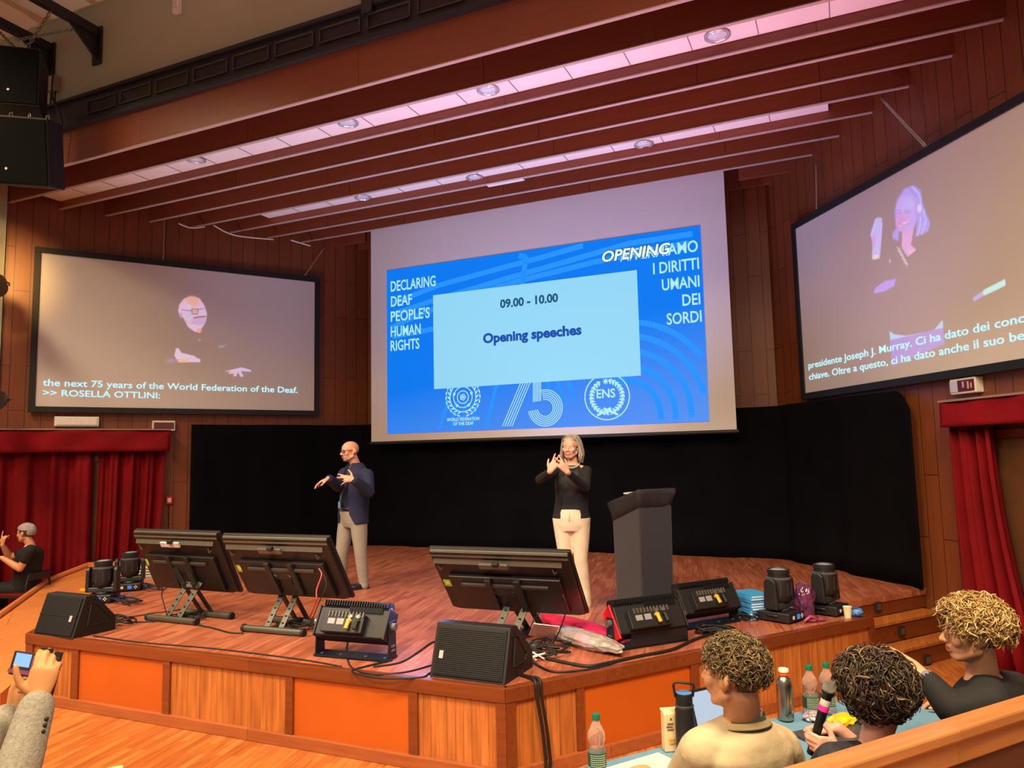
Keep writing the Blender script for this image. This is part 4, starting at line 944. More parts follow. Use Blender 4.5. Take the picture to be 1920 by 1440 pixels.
# ---- lectern draped in black cloth
P0 = onz(1206, 1170, HS); tv_ = (EYE - P0); tv_.z = 0; tv_.normalize(); base_a = atan2(tv_.y, tv_.x)
nR = V((cos(base_a + radians(35)), sin(base_a + radians(35)), 0)); nL = V((cos(base_a - radians(55)), sin(base_a - radians(55)), 0))
lec = thing('lectern', 'tall lectern wrapped in black cloth right of the woman on stage', 'lectern', P0)
m_cloth = mat('lectern_cloth', '20222d', .75, var=.15, scale=3, bump=.25, bscale=5, sheen=.2); m_cloth2 = mat('lectern_top_cloth', '1a1a22', .8, var=.15, scale=4, bump=.4, bscale=8)
wR, wL, hh = .355, .43, 1.085
# nR: normal of the right face (wide side facing the camera right), nL: normal of the left face
eR, eL = V((-nR.y, nR.x, 0)), V((-nL.y, nL.x, 0))
if eR.dot(RV) < 0: eR = -eR
if eL.dot(RV) > 0: eL = -eL
q = [P0, P0 + eR * wR, P0 + eR * wR + eL * wL, P0 + eL * wL]; cen = (q[0] + q[2]) / 2
def ring(s, z): return [cen + (p - cen) * s + V((0, 0, z)) for p in q]
b = MB(); lo = [p - HZ + V((0, 0, HS)) for p in ring(.94, 0)]; hi = ring(1.0, hh - .06); n = 4
b.put(lo + hi, [(3, 2, 1, 0), (4, 5, 6, 7)] + [(i, (i + 1) % 4, 4 + (i + 1) % 4, 4 + i) for i in range(4)]); obj('cloth_body', b, m_cloth, lec, bevel=.012)
def topcloth():
    b = MB(); N = 40; per = []
    for i in range(N):
        k = i / N * 4; j = int(k); per.append(q[j] + (q[(j + 1) % 4] - q[j]) * (k - j))
    out = []
    for lev, (sc, dz) in enumerate(((1.0, .0), (1.13, .0), (1.15, -.03), (1.04, -.10), (1.0, -.16))):
        for i, p in enumerate(per):
            h_ = (p - P0).dot(eL) / wL; slope = .06 - .13 * h_
            w = .012 * sin(i * 1.9 + lev) + .01 * sin(i * .7 + 2 * lev) if lev > 1 else 0
            pp = cen + (p - cen) * (sc + w * .8); out.append(V((pp.x, pp.y, HS + hh + slope + dz + w)))
    fs = [tuple(range(N))] + [(l * N + i, l * N + (i + 1) % N, (l + 1) * N + (i + 1) % N, (l + 1) * N + i) for l in range(4) for i in range(N)] + [tuple(range(5 * N - 1, 4 * N - 1, -1))]
    return b.put(out, fs)
obj('cloth_top', topcloth(), m_cloth2, lec, True)
pt = cen + eL * (wL * .52) + V((0, 0, hh + .005)); b = MB(); b.bar(pt - eR * .02, pt + eR * .16 + V((0, 0, .01)), .05, .012); pp_ = obj('paper_sheets', b, m_ivory, None); tag(pp_, 'white paper edge showing on top of the black lectern', 'paper')

# ---- small things on the stage
m_blue = mat('blue_cover', '3f9fd8', .4); m_pg = mat('booklet_pages', 'c9e0ec', .7)
pb = onz(1412, 1156, HS); bk0 = None; by = YAW + .25
for k in range(10):
    loc = (pb.x + random.uniform(-.01, .01), pb.y + random.uniform(-.01, .01), HS + .021 * k); ry = by + random.uniform(-.06, .06)
    if bk0 is None:
        bk0 = thing('booklet', 'blue booklet in the neat pile beside the right moving head lights', 'booklet', loc, ry, 'pile of blue booklets')
        b = MB(); b.box((0, 0, .010), (.205, .29, .016)); obj('pages', b, m_pg, bk0, world=False)
        b = MB(); b.box((0, 0, .0195), (.21, .297, .003)); b.box((0, 0, .0015), (.21, .297, .003)); b.box((-.105, 0, .010), (.003, .297, .02)); obj('cover', b, m_blue, bk0, world=False)
    else: dup(bk0, loc, ry, bk0['label'])
pw = onz(277, 1082, HS); w0 = None
for k in range(4):
    loc = (pw.x + .03 * k, pw.y + .02 * k, HS + .035 * k)
    if w0 is None:
        w0 = thing('white_board', 'white slat in the small stack behind the leftmost monitor', 'board', loc, .5, 'stack of white slats')
        b = MB(); b.box((0, 0, .014), (.5, .14, .026)); obj('board', b, m_ivory, w0, world=False, bevel=.003)
        b = MB(); b.box((0, -.071, .014), (.49, .003, .010)); obj('edge_band', b, m_grey, w0, world=False)
    else: dup(w0, loc, .5, w0['label'])
def blob(name, label, cat, c, r, m, noise_amp=.3, freq=3.0, seed=1, sub=4, rotz=0):
    bm = bmesh.new(); bmesh.ops.create_icosphere(bm, subdivisions=sub, radius=1)
    for v in bm.verts:
        k = 1 + noise_amp * (noise.noise(v.co * freq + V((seed * 7.1, 0, 0))) + .5 * noise.noise(v.co * freq * 2.3 + V((0, seed, 0))))
        v.co = v.co * k; v.co = V((v.co.x * r[0], v.co.y * r[1], max(v.co.z, -.85) * r[2]))
    me = bpy.data.meshes.new(name); bm.to_mesh(me); bm.free(); me.materials.append(m); me.shade_smooth(); o = bpy.data.objects.new(name, me); COL.objects.link(o)
    o.location = V(c) + V((0, 0, r[2] * .85)); o.rotation_euler = (0, 0, rotz); return tag(o, label, cat)
m_film = mat('clear_film', '9a948c', .15, var=.25, scale=14, coat=.6, bump=.6, bscale=25)
p = onz(1095, 1212, HS); q2 = onz(1160, 1222, HS); d_ = (q2 - p)
blob('wrapped_bundle', 'long bundle in crumpled clear plastic lying behind the slatted loudspeaker', 'bundle', p, (.42, .10, .065), m_film, .14, 2.4, 2, 5, atan2(d_.y, d_.x) - .35)
m_mag = mat('magenta_cloth', 'c01850', .6, bump=.3, bscale=15)
p = onz(1085, 1196, HS); blob('folded_cloth', 'magenta cloth strip tucked behind the plastic wrapped bundle', 'cloth', p + V((0, .05, 0)), (.5, .10, .07), m_mag, .2, 2.5, 5, 4, atan2(d_.y, d_.x) - .35)
p = onz(1020, 1205, HS); b = MB(); R = Euler((radians(58), .15, .5)).to_matrix(); b.box((0, 0, .09), (.2, .006, .26), R)
sh = obj('printed_sheet', b, mat('sheet_white', 'd8d0d8', .5, var=.1, scale=30), None); sh.location = p; tag(sh, 'crumpled white sheet leaning on the plastic bundle behind the loudspeaker', 'paper')
m_pur = mat('purple_film', '5a2a4e', .12, var=.5, scale=14, coat=.8, bump=.8, bscale=18)
p = onz(1509, 1160, HS); blob('plastic_bag', 'purple see-through plastic bag standing between the right moving head lights', 'bag', p, (.09, .09, .16), m_pur, .35, 2.2, 3)
m_pink = mat('pink_plastic', 'a8486e', .3)
a = onz(1508, 1170, HS); c = onz(1548, 1166, HS); b = MB(); b.M = Matrix.Translation((0, 0, 0))
pts = [a + V((0, 0, .02)), a + V((.05, .03, .06)), a + V((.1, .08, .04)), a + V((.07, .07, .015)), a + V((.02, .02, .015)), c + V((-.05, -.02, .02)), c + V((0, 0, .02))]; b.tube(pts, .012, 8)
tag(obj('strap', b, m_pink, None, True), 'pink loop strap lying before the purple bag at the stage edge', 'strap')
p = onz(1590, 1158, HS); t = thing('paper_cup', 'cream paper cup at the far right corner of the stage', 'cup', p); b = MB(); b.lathe([(.028, 0), (.036, .09)], n=18); obj('cup', b, mat('cream_paper', 'e2d8a8', .6), t, world=False, auto=True); b = MB(); b.lathe([(.036, .088), (.039, .092), (.036, .096)], n=18, caps=False); obj('lip', b, m_ivory, t, world=False)
m_multi = mat('pouch_blue', '3a6ab0', .35, var=.9, scale=22); p = onz(1606, 1157, HS); blob('snack_pouch', 'small blue and pink pouch right of the cream paper cup', 'pouch', p, (.06, .045, .045), m_multi, .25, 2, 4, 3)
b = MB(); p = onz(1340, 1188, HS); b.box((p.x, p.y, HS + .03), (.2, .05, .04), Matrix.Rotation(.6, 3, 'Z')); t = obj('adapter_box', b, m_rub, None, bevel=.006); tag(t, 'black adapter box lying under the floodlight right of the lectern', 'adapter')

# ---- loose cables
def fc(pxs, r, label, m=None, lift=0, name='cable', extra=None, group=None):
    pts = [onz(u, v, HS + r + lift) for u, v in pxs]
    return cable(pts + (extra or []), r, label, m, name, 'cable', 6, group)
def loops(c, rx_, ry_, n, r, label, seed, m=None, zh=.05):
    random.seed(seed); pts = []
    for k in range(n * 8):
        a_ = 2 * pi * k / 8; f = 1 + .35 * sin(k * .9 + seed); pts.append(V((c.x + rx_ * f * cos(a_) + .03 * sin(k * 1.7), c.y + ry_ * f * sin(a_) + .03 * cos(k * 2.3), HS + r + abs(zh * sin(k * .61 + seed)))))
    return cable(pts, r, label, m)
fc([(735, 1238), (700, 1246), (660, 1258), (690, 1268), (730, 1272), (790, 1270), (806, 1262), (840, 1254)], .007, 'black cable curving from the middle floodlight to the slatted loudspeaker')
fc([(652, 1200), (650, 1225), (660, 1252), (700, 1264), (760, 1260), (806, 1248), (840, 1240)], .006, 'second black cable hanging from the middle floodlight plugs')
fc([(700, 1250), (750, 1242), (785, 1222), (812, 1204), (850, 1196)], .007, 'black cable looping behind the slatted loudspeaker from the floodlight')
fc([(175, 1192), (260, 1204), (400, 1216), (560, 1236), (640, 1250)], .006, 'thin black cable lying along the front edge of the stage')
fc([(240, 1166), (275, 1166), (290, 1165)], .007, 'black cable between the left loudspeaker and the leftmost monitor stand')
fc([(371, 1172), (400, 1178), (430, 1186), (456, 1187)], .007, 'black cable running between the two left monitor stands')
fc([(235, 1158), (300, 1148), (340, 1142), (350, 1132)], .005, 'thin dark cable arching to the leftmost monitor stand')
fc([(985, 1225), (1040, 1238), (1100, 1249), (1140, 1243), (1200, 1230), (1260, 1218), (1300, 1200), (1345, 1185)], .012, 'thick black cable running along the right edge of the stage to the floodlights')
fc([(985, 1232), (1030, 1258), (1080, 1258), (1120, 1252), (1160, 1240)], .008, 'black cable looping in front of the thick one at the right edge')
loops(onz(1010, 1226, HS), .16, .10, 4, .007, 'tangled heap of black cables beside the slatted loudspeaker', 1)
loops(onz(1035, 1215, HS), .11, .09, 3, .006, 'small coil of black cable behind the cable heap', 2)
loops(onz(1000, 1240, HS), .07, .05, 2, .006, 'white cable coil lying in the black cable heap', 3, m_ivory)
loops(onz(222, 1170, HS), .14, .09, 4, .007, 'tangle of black cables beside the left wedge loudspeaker', 4)
loops(onz(235, 1133, HS), .16, .06, 3, .007, 'coil of black cable in front of the left moving head lights', 5)
loops(onz(275, 1106, HS), .16, .06, 3, .007, 'coil of black cable right of the rear left moving head light', 6)
loops(onz(350, 1162, HS), .14, .05, 3, .006, 'coil of black cable under the leftmost monitor stand', 7)
loops(onz(553, 1181, HS), .13, .05, 3, .006, 'coil of black cable under the middle monitor stand', 8)
loops(onz(1405, 1163, HS), .07, .05, 3, .007, 'coil of black cable in front of the blue booklets', 9)
loops(onz(1345, 1190, HS), .14, .08, 3, .008, 'coil of black cable beside the adapter box', 10)
b = MB(); p = onz(215, 1125, HS); b.cyl(p + V((0, 0, .03)), p + V((.12, .02, .03)), .025, 12); tag(obj('power_connector', b, mat('connector_blue', '2c3f8a', .4), None, auto=True), 'blue power connector beside the front left moving head light', 'connector')
b = MB(); p = onz(262, 1104, HS); b.cyl(p + V((0, 0, .03)), p + V((.12, .02, .03)), .025, 12); tag(obj('power_connector', b, mat('connector_blue', '2c3f8a', .4), None, auto=True), 'blue power connector beside the rear left moving head light', 'connector')
b = MB(); p = onz(152, 1112, HS); b.cyl(p + V((0, 0, .03)), p + V((.10, .02, .03)), .024, 12); tag(obj('power_connector', b, m_yel, None, auto=True), 'yellow power connector behind the left wedge loudspeaker', 'connector')
# red lead hanging from the middle monitor
mcen = V((-4.414, 5.122, 1.134))
cable([onY(598, 1066, 4.95), onY(603, 1078, 4.93), onY(594, 1105, 4.9), onY(592, 1130, 4.9), onz(578, 1165, HS + .02), onz(572, 1192, HS + .006)], .006, 'red lead hanging from the back of the middle monitor', mat('red_lead', 'c8484a', .5))
cable([onY(600, 1066, 4.95), onY(612, 1095, 4.9), onY(598, 1130, 4.9), onz(578, 1180, HS + .02)], .004, 'thin black lead hanging beside the red one behind the middle monitor')
cable([onY(1055, 1115, 5.25), onY(1062, 1140, 5.25), onY(1050, 1180, 5.3), onz(1035, 1210, HS + .02)], .005, 'black lead hanging from the back of the right monitor')
cable([onY(1020, 1140, 5.2), onY(1000, 1165, 5.25), onz(985, 1200, HS + .03)], .004, 'thin black lead behind the stand of the right monitor')
cable([onY(325, 1095, 5.1), onY(304, 1110, 5.1), onY(308, 1135, 5.1), onz(316, 1163, HS + .02)], .005, 'black lead hanging from the leftmost monitor to its stand')
# cables falling over the stage corner
cf = onz(985, 1268, HS + .01)
for k, lab in enumerate(('left one of two black cables falling over the stage corner', 'right one of two black cables falling over the stage corner')):
    e = SV * .03; g = FR + SU * (.21 + .035 * k)
    cable([cf + SU * (-.06 + .02 * k) - SV * .2, cf - SV * (.02 - .03 * k), g + V((0, 0, HS + .02)) + e * .3, g + e + V((0, 0, HS - .08)), g + e * 1.2 + SU * .03 + V((0, 0, .3)), g + e * 1.3 + SU * .05 + V((0, 0, .1)), g + e * 2.5 + SU * .05 + V((0, 0, .012)), g + SV * .35 + SU * (.1 + .1 * k) + V((0, 0, .012))], .011, lab)

# ================================================================== HIGH UP ON THE LEFT
YWF = 6.13
m_pa = mat('pa_black', '0d0e11', .7, bump=.15, bscale=300)
def pa(name, label, c, dims, rot, logo):
    t = thing(name, label, 'loudspeaker', c); t.rotation_euler = rot; w, d, h = dims
    b = MB(); b.ext([(-w / 2, -d / 2, -h / 2), (w / 2, -d / 2, -h / 2), (w * .38, d / 2, -h / 2), (-w * .38, d / 2, -h / 2)], (0, 0, h)); obj('cabinet', b, m_pa, t, world=False, bevel=.012)
    b = MB(); b.box((0, -d / 2 - .006, 0), (w - .04, .012, h - .04)); g = obj('grille', b, mat('pa_grille', '060709', .8, spec=.1), t, world=False, bevel=.004)
    b = MB(); b.cyl((logo[0], -d / 2 - .012, logo[1]), (logo[0], -d / 2 - .018, logo[1]), .014, 10); obj('badge', b, m_ivory, g, world=False)
    b = MB()
    for x in (-w * .3, w * .3): b.tube([(x, 0, h / 2), (x, 0, h / 2 + .05), (x + .03, 0, h / 2 + .07), (x + .03, 0, h / 2)], .008, 6)
    obj('rigging_ring', b, m_grey, t, world=False); return t
YP = 5.25
cu, cl2 = onY(30, 160, YP), onY(56, 288, YP)
pa('hanging_loudspeaker', 'upper of two black loudspeakers hanging at the top left', cu, (.66, .5, .70), (0, 0, YAW + .25), (.02, -.18))
pa('hanging_loudspeaker', 'lower black loudspeaker tilted down under the upper one at the top left', cl2, (.66, .5, .74), (radians(16), .06, YAW + .1), (-.12, -.2))
def chain_mb(a, c, link=.06, r=.006):
    b = MB(); d = (c - a); n = max(2, int(d.length / (link * .75))); dn = d.normalized(); x, y = ortho(dn)
    for k in range(n):
        m_ = a + d * ((k + .5) / n); s = x if k % 2 else y
        b.tube([m_ + dn * (link / 2 * cos(2 * pi * j / 10)) + s * (link * .3 * sin(2 * pi * j / 10)) for j in range(11)], r, 5)
    return b
def arm(label, u, v, L):
    w = onY(u, v, YWF); t = thing('wall_bracket', label, 'bracket', w)
    b = MB(); b.box((0, -.012, -.18), (.16, .024, .5)); obj('wall_plate', b, m_black, t, world=False, bevel=.004)
    b = MB(); b.bar((0, -.02, .0), (0, -L, .0), .09, .11); obj('arm', b, m_black, t, world=False, bevel=.004)
    b = MB(); b.ext([(.012, -.02, -.05), (.012, -.02, -.38), (.012, -.42, -.05)], (-.024, 0, 0)); obj('gusset', b, m_black, t, world=False); return w
w1 = arm('right black wall bracket arm reaching out over the hanging loudspeakers', 185, 62, 2.0)
w2 = arm('left black wall bracket arm holding the hanging loudspeakers', 97, 92, 1.9)
ca = onY(70, 12, 5.5); b = chain_mb(V((w1.x, 5.5, w1.z - .06)), onY(52, 88, YP)); tag(obj('chain', b, m_grey, None, True), 'steel chain from the right bracket arm to the upper hanging loudspeaker', 'chain')
b = chain_mb(V((w2.x, 5.35, w2.z - .06)), onY(30, 92, YP)); tag(obj('chain', b, m_grey, None, True), 'steel chain from the left bracket arm to the upper hanging loudspeaker', 'chain')
b = chain_mb(onY(18, 216, YP), onY(20, 232, YP)); tag(obj('chain', b, m_grey, None, True), 'short left chain between the two hanging loudspeakers', 'chain')
b = chain_mb(onY(55, 212, YP), onY(57, 230, YP)); tag(obj('chain', b, m_grey, None, True), 'short right chain between the two hanging loudspeakers', 'chain')
b = chain_mb(V((w1.x, 5.9, w1.z - .06)), onY(30, 75, 5.6), .06); tag(obj('chain', b, m_grey, None, True), 'long safety chain slung between the two bracket arms', 'chain')
def onbox(label, name, cat, uv, w, h, d, m):
    p = onY(*uv, YWF + .01); t = thing(name, label, cat, p); b = MB(); b.box((0, -d / 2, 0), (w, d, h)); obj('housing', b, m, t, world=False, bevel=.006); return t
t = onbox('small white box high on the beige wall left of the centre post', 'wall_sensor', 'sensor', (336, 15), .10, .17, .06, m_ivory)
b = MB(); b.box((0, -.065, 0), (.05, .012, .1)); obj('cover', b, m_label, t, world=False)
t = onbox('grey junction box on the beige wall beside the hanging loudspeakers', 'junction_box', 'box', (106, 161), .17, .2, .09, mat('box_grey', '8f877a', .6))
b = MB(); [b.tube([(x, -.04, -.1), (x + .01, -.05, -.4), (x - .04, -.04, -.62)], .012, 6) for x in (-.04, .04)]; obj('lead', b, m_rub, t, world=False)
cable([onY(100, 130, 6.05), onY(98, 180, 6.0), onY(113, 215, 6.0), onY(116, 240, 6.0), onY(110, 290, 6.0)], .012, 'black cable hanging behind the hanging loudspeakers')

# stage lights at the left edge of the view, fixed to the pier
def spot(label, u, v, face, rot, L=.34, r=.13):
    p = onwall(u, v, -1, .75); t = thing('spotlight', label, 'stage light', p); t.rotation_euler = rot
    b = MB(); b.lathe([(.05, 0), (r * .8, .02), (r, .1), (r, L), (r * 1.05, L + .01), (r * 1.05, L + .03), (r * .9, L + .03)], n=24); bd = obj('body', b, m_mh, t, world=False, auto=True)
    b = MB(); b.lathe([(r * .92, L + .022), (.01, L + .035)], n=24); obj('lens', b, face, t, world=False, auto=True)
    b = MB(); b.tube([(r + .02, 0, L * .5), (r + .02, 0, L * .5 - .12), (0, 0, -.16), (-r - .02, 0, L * .5 - .12), (-r - .02, 0, L * .5)], .012, 6); obj('yoke', b, m_black, t, world=False); return p
m_bl2 = mat('cool_lens', '9fb8cc', .15, var=.1)
p1_ = spot('spotlight with a pale blue lens at the left edge below the screen height', -4, 748, m_bl2, (radians(100), 0, radians(50)))
p2_ = spot('dark spotlight at the left edge beside the left screen', -8, 527, mat('dark_lens', '20222a', .1), (radians(115), 0, radians(60)))
x_ = onwall(-32, 640, -1, .75); t = thing('lamp_pole', 'black pole carrying the two spotlights at the left edge', 'pole', (x_.x, x_.y, 0)); b = MB(); b.cyl((0, 0, 0.02), (0, 0, 5.4), .03, 12); obj('pole', b, m_black, t, world=False, auto=True); b = MB(); b.lathe([(.3, 0), (.3, .02), (.05, .04)], n=20); obj('base', b, m_black, t, world=False)
b = MB(); [b.bar((0, 0, p_.z - .0), (p_.x - x_.x, p_.y - x_.y, p_.z), .04, .04) for p_ in (p1_, p2_)]; obj('crossbar', b, m_black, t, world=False)

# ================================================================== PEOPLE
def frameM(o, y, z):
    """matrix with the given forward (Y) and approximate up (Z)"""
    y = V(y).normalized(); x = y.cross(V(z)).normalized(); z = x.cross(y)
    return Matrix(((x.x, y.x, z.x, o[0]), (x.y, y.y, z.y, o[1]), (x.z, y.z, z.z, o[2]), (0, 0, 0, 1)))
def head_prims(b, H, fat=1.0):
    b.M = H; f = fat
    b.ell((0, -.009, .034), (.077 * f, .100, .085), None, 20, 12); b.ell((0, .028, -.028), (.060 * f, .062, .088), None, 18, 12)
    b.ell((0, .052, -.086), (.034 * f, .032, .028)); b.ell((0, .010, -.070), (.052 * f, .055, .035))
    for s in (-1, 1):
        b.cap((s * .056 * f, -.004, -.055), (s * .022, .058, -.090), .020, .018, 10); b.ell((s * .040, .060, -.020), (.027, .026, .028)); b.cap((s * .016, .084, .026), (s * .046, .070, .024), .011, .010, 8)
        b.ell((s * .083 * f, -.014, -.002), (.009, .021, .033), Euler((.15, 0, s * -.5)).to_matrix()); b.ell((s * .076 * f, -.004, -.026), (.009, .012, .014)); b.ell((s * .093 * f, -.028, .003), (.006, .010, .026), Euler((.15, 0, s * -.5)).to_matrix())
        b.ell((s * .012, .098, -.030), (.010, .011, .009)); b.ell((s * .031, .072, .007), (.016, .014, .011))
    b.cap((0, .088, .012), (0, .110, -.026), .009, .0125, 10); b.ell((0, .088, -.050), (.026, .010, .008)); b.ell((0, .089, -.058), (.024, .011, .007)); b.ell((0, .085, -.068), (.023, .012, .008))
    b.ell((0, .040, .040), (.062, .052, .056)); b.M = Matrix.Identity(4)
FING = ((.027, .094, (.043, .026, .021)), (.009, .097, (.047, .029, .022)), (-.010, .093, (.043, .027, .021)), (-.028, .083, (.034, .021, .018)))
def hand_prims(b, wrist, d, n, side, curl=((20, 20, 15),) * 4, spread=(8, 2, -4, -10), thumb=(40, 15, 10), s=1.0):
    """palm and five separate fingers. d: towards the fingers, n: out of the back of the hand, side: +1 thumb on the +x side of (d, n)"""
    M = frameM(wrist, d, n) @ Matrix.Scale(s, 4); b.M = M; X = V((side, 0, 0))
    b.loft([((0, -.01, 0), .026, .019, R90), ((0, .02, 0), .031, .018, R90), ((X.x * .002, .055, 0), .041, .0155, R90), ((0, .085, .001), .042, .013, R90), ((0, .098, .001), .036, .010, R90)], 16, 2.6)
    for i, (x, y, L) in enumerate(FING):
        sp = radians(spread[i]); c = [radians(q) for q in curl[i]]; p = V((X.x * x, y - .006, .001)); ang = 0; r = .0108 - .0006 * i + (.0004 if i == 1 else 0); pts = [(p - V((0, .02, 0)), r * 1.05)]
        pts.append((p, r))
        for k in range(3):
            ang += c[k]; dv = V((X.x * sin(sp) * cos(ang), cos(sp) * cos(ang), -sin(ang))); p = p + dv * L[k]; pts.append((p, r * (1 - .07 * (k + 1))))
        b.chain(pts, 10)
    a, bd, dn = [radians(q) for q in thumb]; p = V((X.x * .022, .018, -.004)); dv = V((X.x * sin(a), cos(a), -sin(dn))).normalized(); pts = [(p, .0155)]; p = p + dv * .042; pts.append((p, .0125))
    a2 = a - bd; dv = V((X.x * sin(a2), cos(a2), -sin(dn) * 1.2)).normalized(); p = p + dv * .033; pts.append((p, .0108)); a3 = a2 - bd * .6; dv = V((X.x * sin(a3), cos(a3), -sin(dn))).normalized(); p = p + dv * .026; pts.append((p, .0088)); b.chain(pts, 10); b.M = Matrix.Identity(4)
R90 = Matrix.Rotation(-pi / 2, 3, 'X')          # ring in XZ, stacked along Y
def arm_prims(b, sh, el, wr, r=(.056, .044, .040, .028), o=0.0, n=14):
    sh, el, wr = V(sh), V(el), V(wr); m = sh + (el - sh) * .45; f = el + (wr - el) * .3
    b.chain([(sh, r[0] + o), (m, r[0] * .93 + o), (el, r[1] + o)], n); b.chain([(el, r[1] + o), (f, r[2] * 1.06 + o), (wr, r[3] + o)], n)
def torso_prims(b, pel, ch, nk, w=1.0, dpt=1.0, o=0.0, lo=-.10, belly=0.0):
    """stack of rings from pelvis to neck base; w widths, o clothing allowance"""
    pel, ch, nk = V(pel), V(ch), V(nk); wa = pel + (ch - pel) * .45
    rings = [(pel + V((0, 0, lo)), .155 * w + o, .105 * dpt + o), (pel, .170 * w + o, .118 * dpt + o), (wa + V((0, belly * .5, 0)), .152 * w + o, .112 * dpt + belly + o), (ch, .172 * w + o, .122 * dpt + o), (ch + (nk - ch) * .5, .165 * w + o, .105 * dpt + o), (ch + (nk - ch) * .85, .115 * w + o, .078 * dpt + o), (nk + V((0, 0, .01)), .062 + o, .060 + o)]
    return b.loft(rings, 28, 2.35)
def c_loft(b, rings, th=.024, n=30):
    """open-fronted garment: C-shaped rings (centre, rx, ry, gap right, gap left) with real thickness"""
    vs = []; k = len(rings); m = 2 * (n + 1)
    for c, rx_, ry_, g1, g2 in rings:
        c = V(c); a0, a1 = radians(90 + g2), radians(450 - g1)
        for j in range(n + 1): a = a0 + (a1 - a0) * j / n; vs.append(c + V((rx_ * cos(a), ry_ * sin(a), 0)))
        for j in range(n, -1, -1): a = a0 + (a1 - a0) * j / n; vs.append(c + V(((rx_ - th) * cos(a), (ry_ - th) * sin(a), 0)))
    fs = [(i * m + j, i * m + (j + 1) % m, (i + 1) * m + (j + 1) % m, (i + 1) * m + j) for i in range(k - 1) for j in range(m)]
    def capf(i0):
        return [(i0 + j, i0 + j + 1, i0 + m - 2 - j, i0 + m - 1 - j) for j in range(n)]
    fs += [tuple(reversed(q)) for q in capf(0)] + capf((k - 1) * m); return b.put(vs, fs)
def skin(name, c, c2=None):
    m = mat(name, c, .5, var=.07, scale=25, bump=.05, bscale=120); b = m.node_tree.nodes['Principled BSDF']; b.inputs['Subsurface Weight'].default_value = .12; b.inputs['Subsurface Radius'].default_value = (.02, .008, .004); return m
sk_m, sk_w, sk_f = skin('skin_stage_man', 'd69a80'), skin('skin_stage_woman', 'dba58e'), skin('skin_warm', 'cf9673')
m_lip = mat('lip', 'a8584e', .45); m_brow = mat('brow_hair', '5a4634', .8); m_eyew = mat('eye_white', 'e8e4e0', .2); m_iris = mat('eye_iris', '2c2420', .1); m_grb = mat('grey_beard', '8e8078', .85, var=.2, scale=60); m_mus = mat('dark_moustache', '5a4238', .85)
def face_paint(H, beard=False):
    I = H.inverted()
    def f(c, n):
        p = I @ c
        if abs(p.x) < .1 and abs(p.z) < .13 and abs(p.y) < .13:
            if beard and p.y > .072 and abs(p.x) < .032 and -.047 < p.z < -.036: return 3
            if abs(p.x) < .022 and p.y > .086 and -.064 < p.z < -.048: return 1
            if not beard and .014 < abs(p.x) < .045 and p.y > .062 and .022 < p.z < .030: return 2
            if beard and p.y > .045 and p.z < -.066 and p.z > -.125 and abs(p.x) < .045: return 4
        return 0
    return f
def eyes(parent, H):
    for s in (-1, 1):
        b = MB(); b.M = H; b.ell((s * .031, .0775, .006), (.0125, .0115, .0062), None, 12, 8); e = obj('eye', b, m_eyew, parent, True, world=False)
        b = MB(); b.M = H; b.ell((s * .031, .0870, .006), (.0048, .004, .0046), None, 10, 6); obj('iris', b, m_iris, e, True, world=False)
def glasses(parent, H, m, w=.052, h=.036, r=.0018, rnd=4.0):
    b = MB(); b.M = H
    for s in (-1, 1):
        pts = []
        for k in range(25):
            a = 2 * pi * k / 24; ca, sa = cos(a), sin(a); pts.append((s * .034 + w / 2 * math.copysign(abs(ca) ** (2 / rnd), ca), .104 - .18 * abs(s * .034 + w / 2 * ca) , .004 + h / 2 * math.copysign(abs(sa) ** (2 / rnd), sa)))
        b.tube(pts, r, 6)
        b.tube([(s * .060, .094, .010), (s * .075, .06, .012), (s * .081, -.005, .012), (s * .078, -.03, -.008)], r, 6)
    b.tube([(-.009, .104, .008), (0, .107, .010), (.009, .104, .008)], r, 6); g = obj('glasses', b, m, parent, True, world=False)
    b = MB(); b.M = H
    for s in (-1, 1): b.ext([(s * .034 + w * .48 * ca, .102 - .18 * abs(s * .034 + w / 2 * ca), .004 + h * .46 * sa) for ca, sa in ((cos(2 * pi * k / 16), sin(2 * pi * k / 16)) for k in range(16))], (0, .0012, 0))
    obj('glasses_lens', b, glass('lens_glass', (1, 1, 1), .0, 1.05), g, world=False); return g
# ---- hair
SC, SR = V((0, -.014, .034)), V((.080, .100, .087))
def region_std(front=.045, nape=-.075, side=-.01, hair_y=.02):
    def f(p):
        if p.z < nape: return False
        if p.y > hair_y and p.z < front + (.02 if abs(p.x) < .03 else 0) + (p.y - hair_y) * .35: return False
        if p.y > -.03 and p.z < side and abs(p.x) > .03: return False
        if p.y > -.0 and p.z < side + .03: return False
        return True
    return f
def hair_cap(name, parent, H, reg, t, m, amp=.25, n=56, mm=40):
    b = MB(); b.M = H; b.ell((0, 0, 0), 1, None, n, mm); out = []
    b2 = MB(); b2.ell((0, 0, 0), 1, None, n, mm)
    for q in b2.v:
        p = SC + V((q.x * SR.x, q.y * SR.y, q.z * SR.z)); w = reg(p)
        s = 1 + (t / .09) * (1 + amp * noise.noise(q * 6) + amp * .6 * noise.noise(q * 14)) if w else .86
        if not w and p.z < -.02: s = .7
        out.append(H @ (SC + V((q.x * SR.x * s, q.y * SR.y * s, q.z * SR.z * s))))
    b.v = out; return obj(name, b, m, parent, True, world=False)
